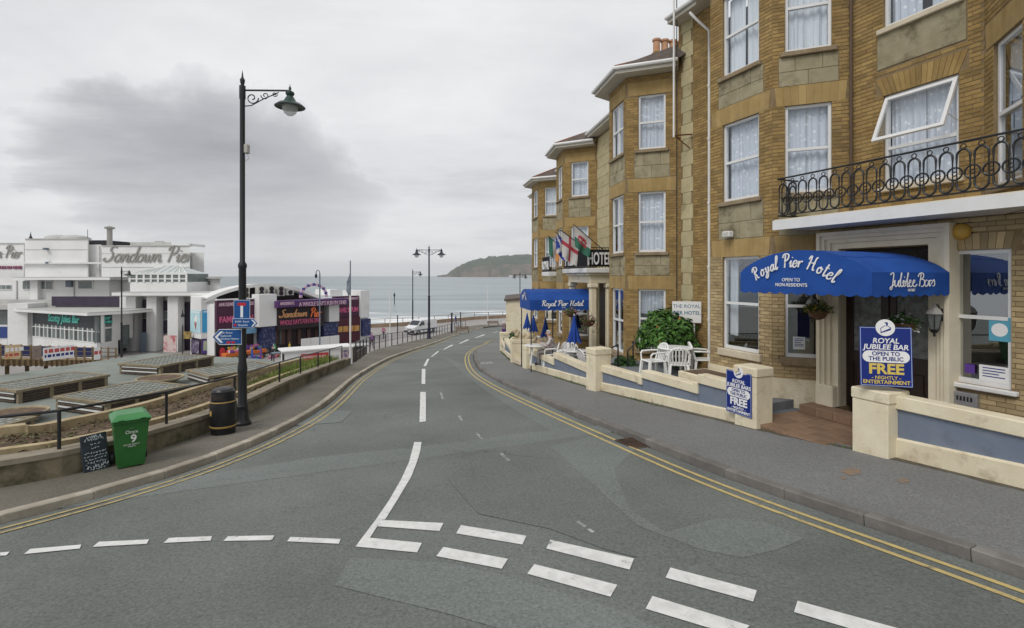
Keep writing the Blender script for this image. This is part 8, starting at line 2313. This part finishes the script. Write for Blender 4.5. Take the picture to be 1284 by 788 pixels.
q.add(vs, [tuple(range(n)), tuple(range(2 * n - 1, n - 1, -1))] + [((i + 1) % n, i, n + i, n + (i + 1) % n) for i in range(n)]); q.build('body', M_VAN, van)
q = MB(); q.add([(-1.585, -.80, 1.27), (-.99, -.76, 1.86), (-.99, .76, 1.86), (-1.585, .80, 1.27)], [(0, 1, 2, 3)]); q.v = [(a - .015, b, c + .012) for a, b, c in q.v]; q.build('windscreen', M_VGL, van)
for s_ in (-1, 1):
    q = MB(); q.add([(x, s_ * (.945 - max(0, z - 1.0) * .12), z) for x, z in ((-1.42, 1.24), (-.28, 1.24), (-.28, 1.76), (-.86, 1.76))], [(0, 1, 2, 3)]); q.build('side_window', M_VGL, van)
    MB().bbox(-1.35, -1.12, s_ * .99 - .08, s_ * .99 + .08, 1.2, 1.42, .02).build('mirror', M_BUMP, van)
    for x in (-1.55, 1.55):
        q = MB(); q.M = Matrix.Translation((x, s_ * .84, .33)) @ Matrix.Rotation(R(90), 4, 'X'); q.lathe([(.2, -.1), (.31, -.1), (.33, -.06), (.33, .06), (.31, .1), (.2, .1)], 20); w0 = q.build('wheel', M_TYRE, van)
        q = MB(); q.M = Matrix.Translation((x, s_ * .84, .33)) @ Matrix.Rotation(R(90), 4, 'X'); q.lathe([(.01, -.105), (.19, -.108), (.2, -.09), (.2, .09), (.19, .108), (.01, .105)], 16); q.build('rim', M_HUB, w0)
    q = MB(); q.bbox(-2.40, -2.18, s_ * .74 - .16, s_ * .74 + .16, .82, 1.0, .03); q.build('headlight', mat('headlight_glass', (.55, .56, .58), .15), van)
    q = MB(); q.box(-1.0, 2.3, s_ * .935 - .006, s_ * .935 + .006, .55, .63); q.build('side_strip', M_BUMP, van)
MB().bbox(-2.50, -2.28, -.93, .93, .28, .62, .05).build('bumper', M_BUMP, van); MB().bbox(2.40, 2.52, -.92, .92, .30, .55, .04).build('bumper', M_BUMP, van)
MB().box(-2.405, -2.36, -.45, .45, .72, .84).build('grille', M_BUMP, van); MB().box(-2.515, -2.502, -.26, .26, .40, .52).build('number_plate', M_SIGNW, van)
van.rotation_euler = (0, 0, R(58))

# ------------------------------------------------------------------ thin sea haze
hz = MB().box(-9300, 9300, -300, 9300, SEA - 1.5, 190).build('haze', None); hz.data.materials.clear(); hz['kind'] = 'stuff'
m = bpy.data.materials.new('haze_air'); m.use_nodes = True; N, L = m.node_tree.nodes, m.node_tree.links; N.remove(N['Principled BSDF'])
pv_ = N.new('ShaderNodeVolumePrincipled'); pv_.inputs['Color'].default_value = (.86, .90, .95, 1); pv_.inputs['Density'].default_value = 0.00008; pv_.inputs['Anisotropy'].default_value = 0.2
L.new(pv_.outputs[0], N['Material Output'].inputs['Volume']); hz.data.materials.append(m)
tag(hz, 'thin pale sea haze over the bay', 'haze')
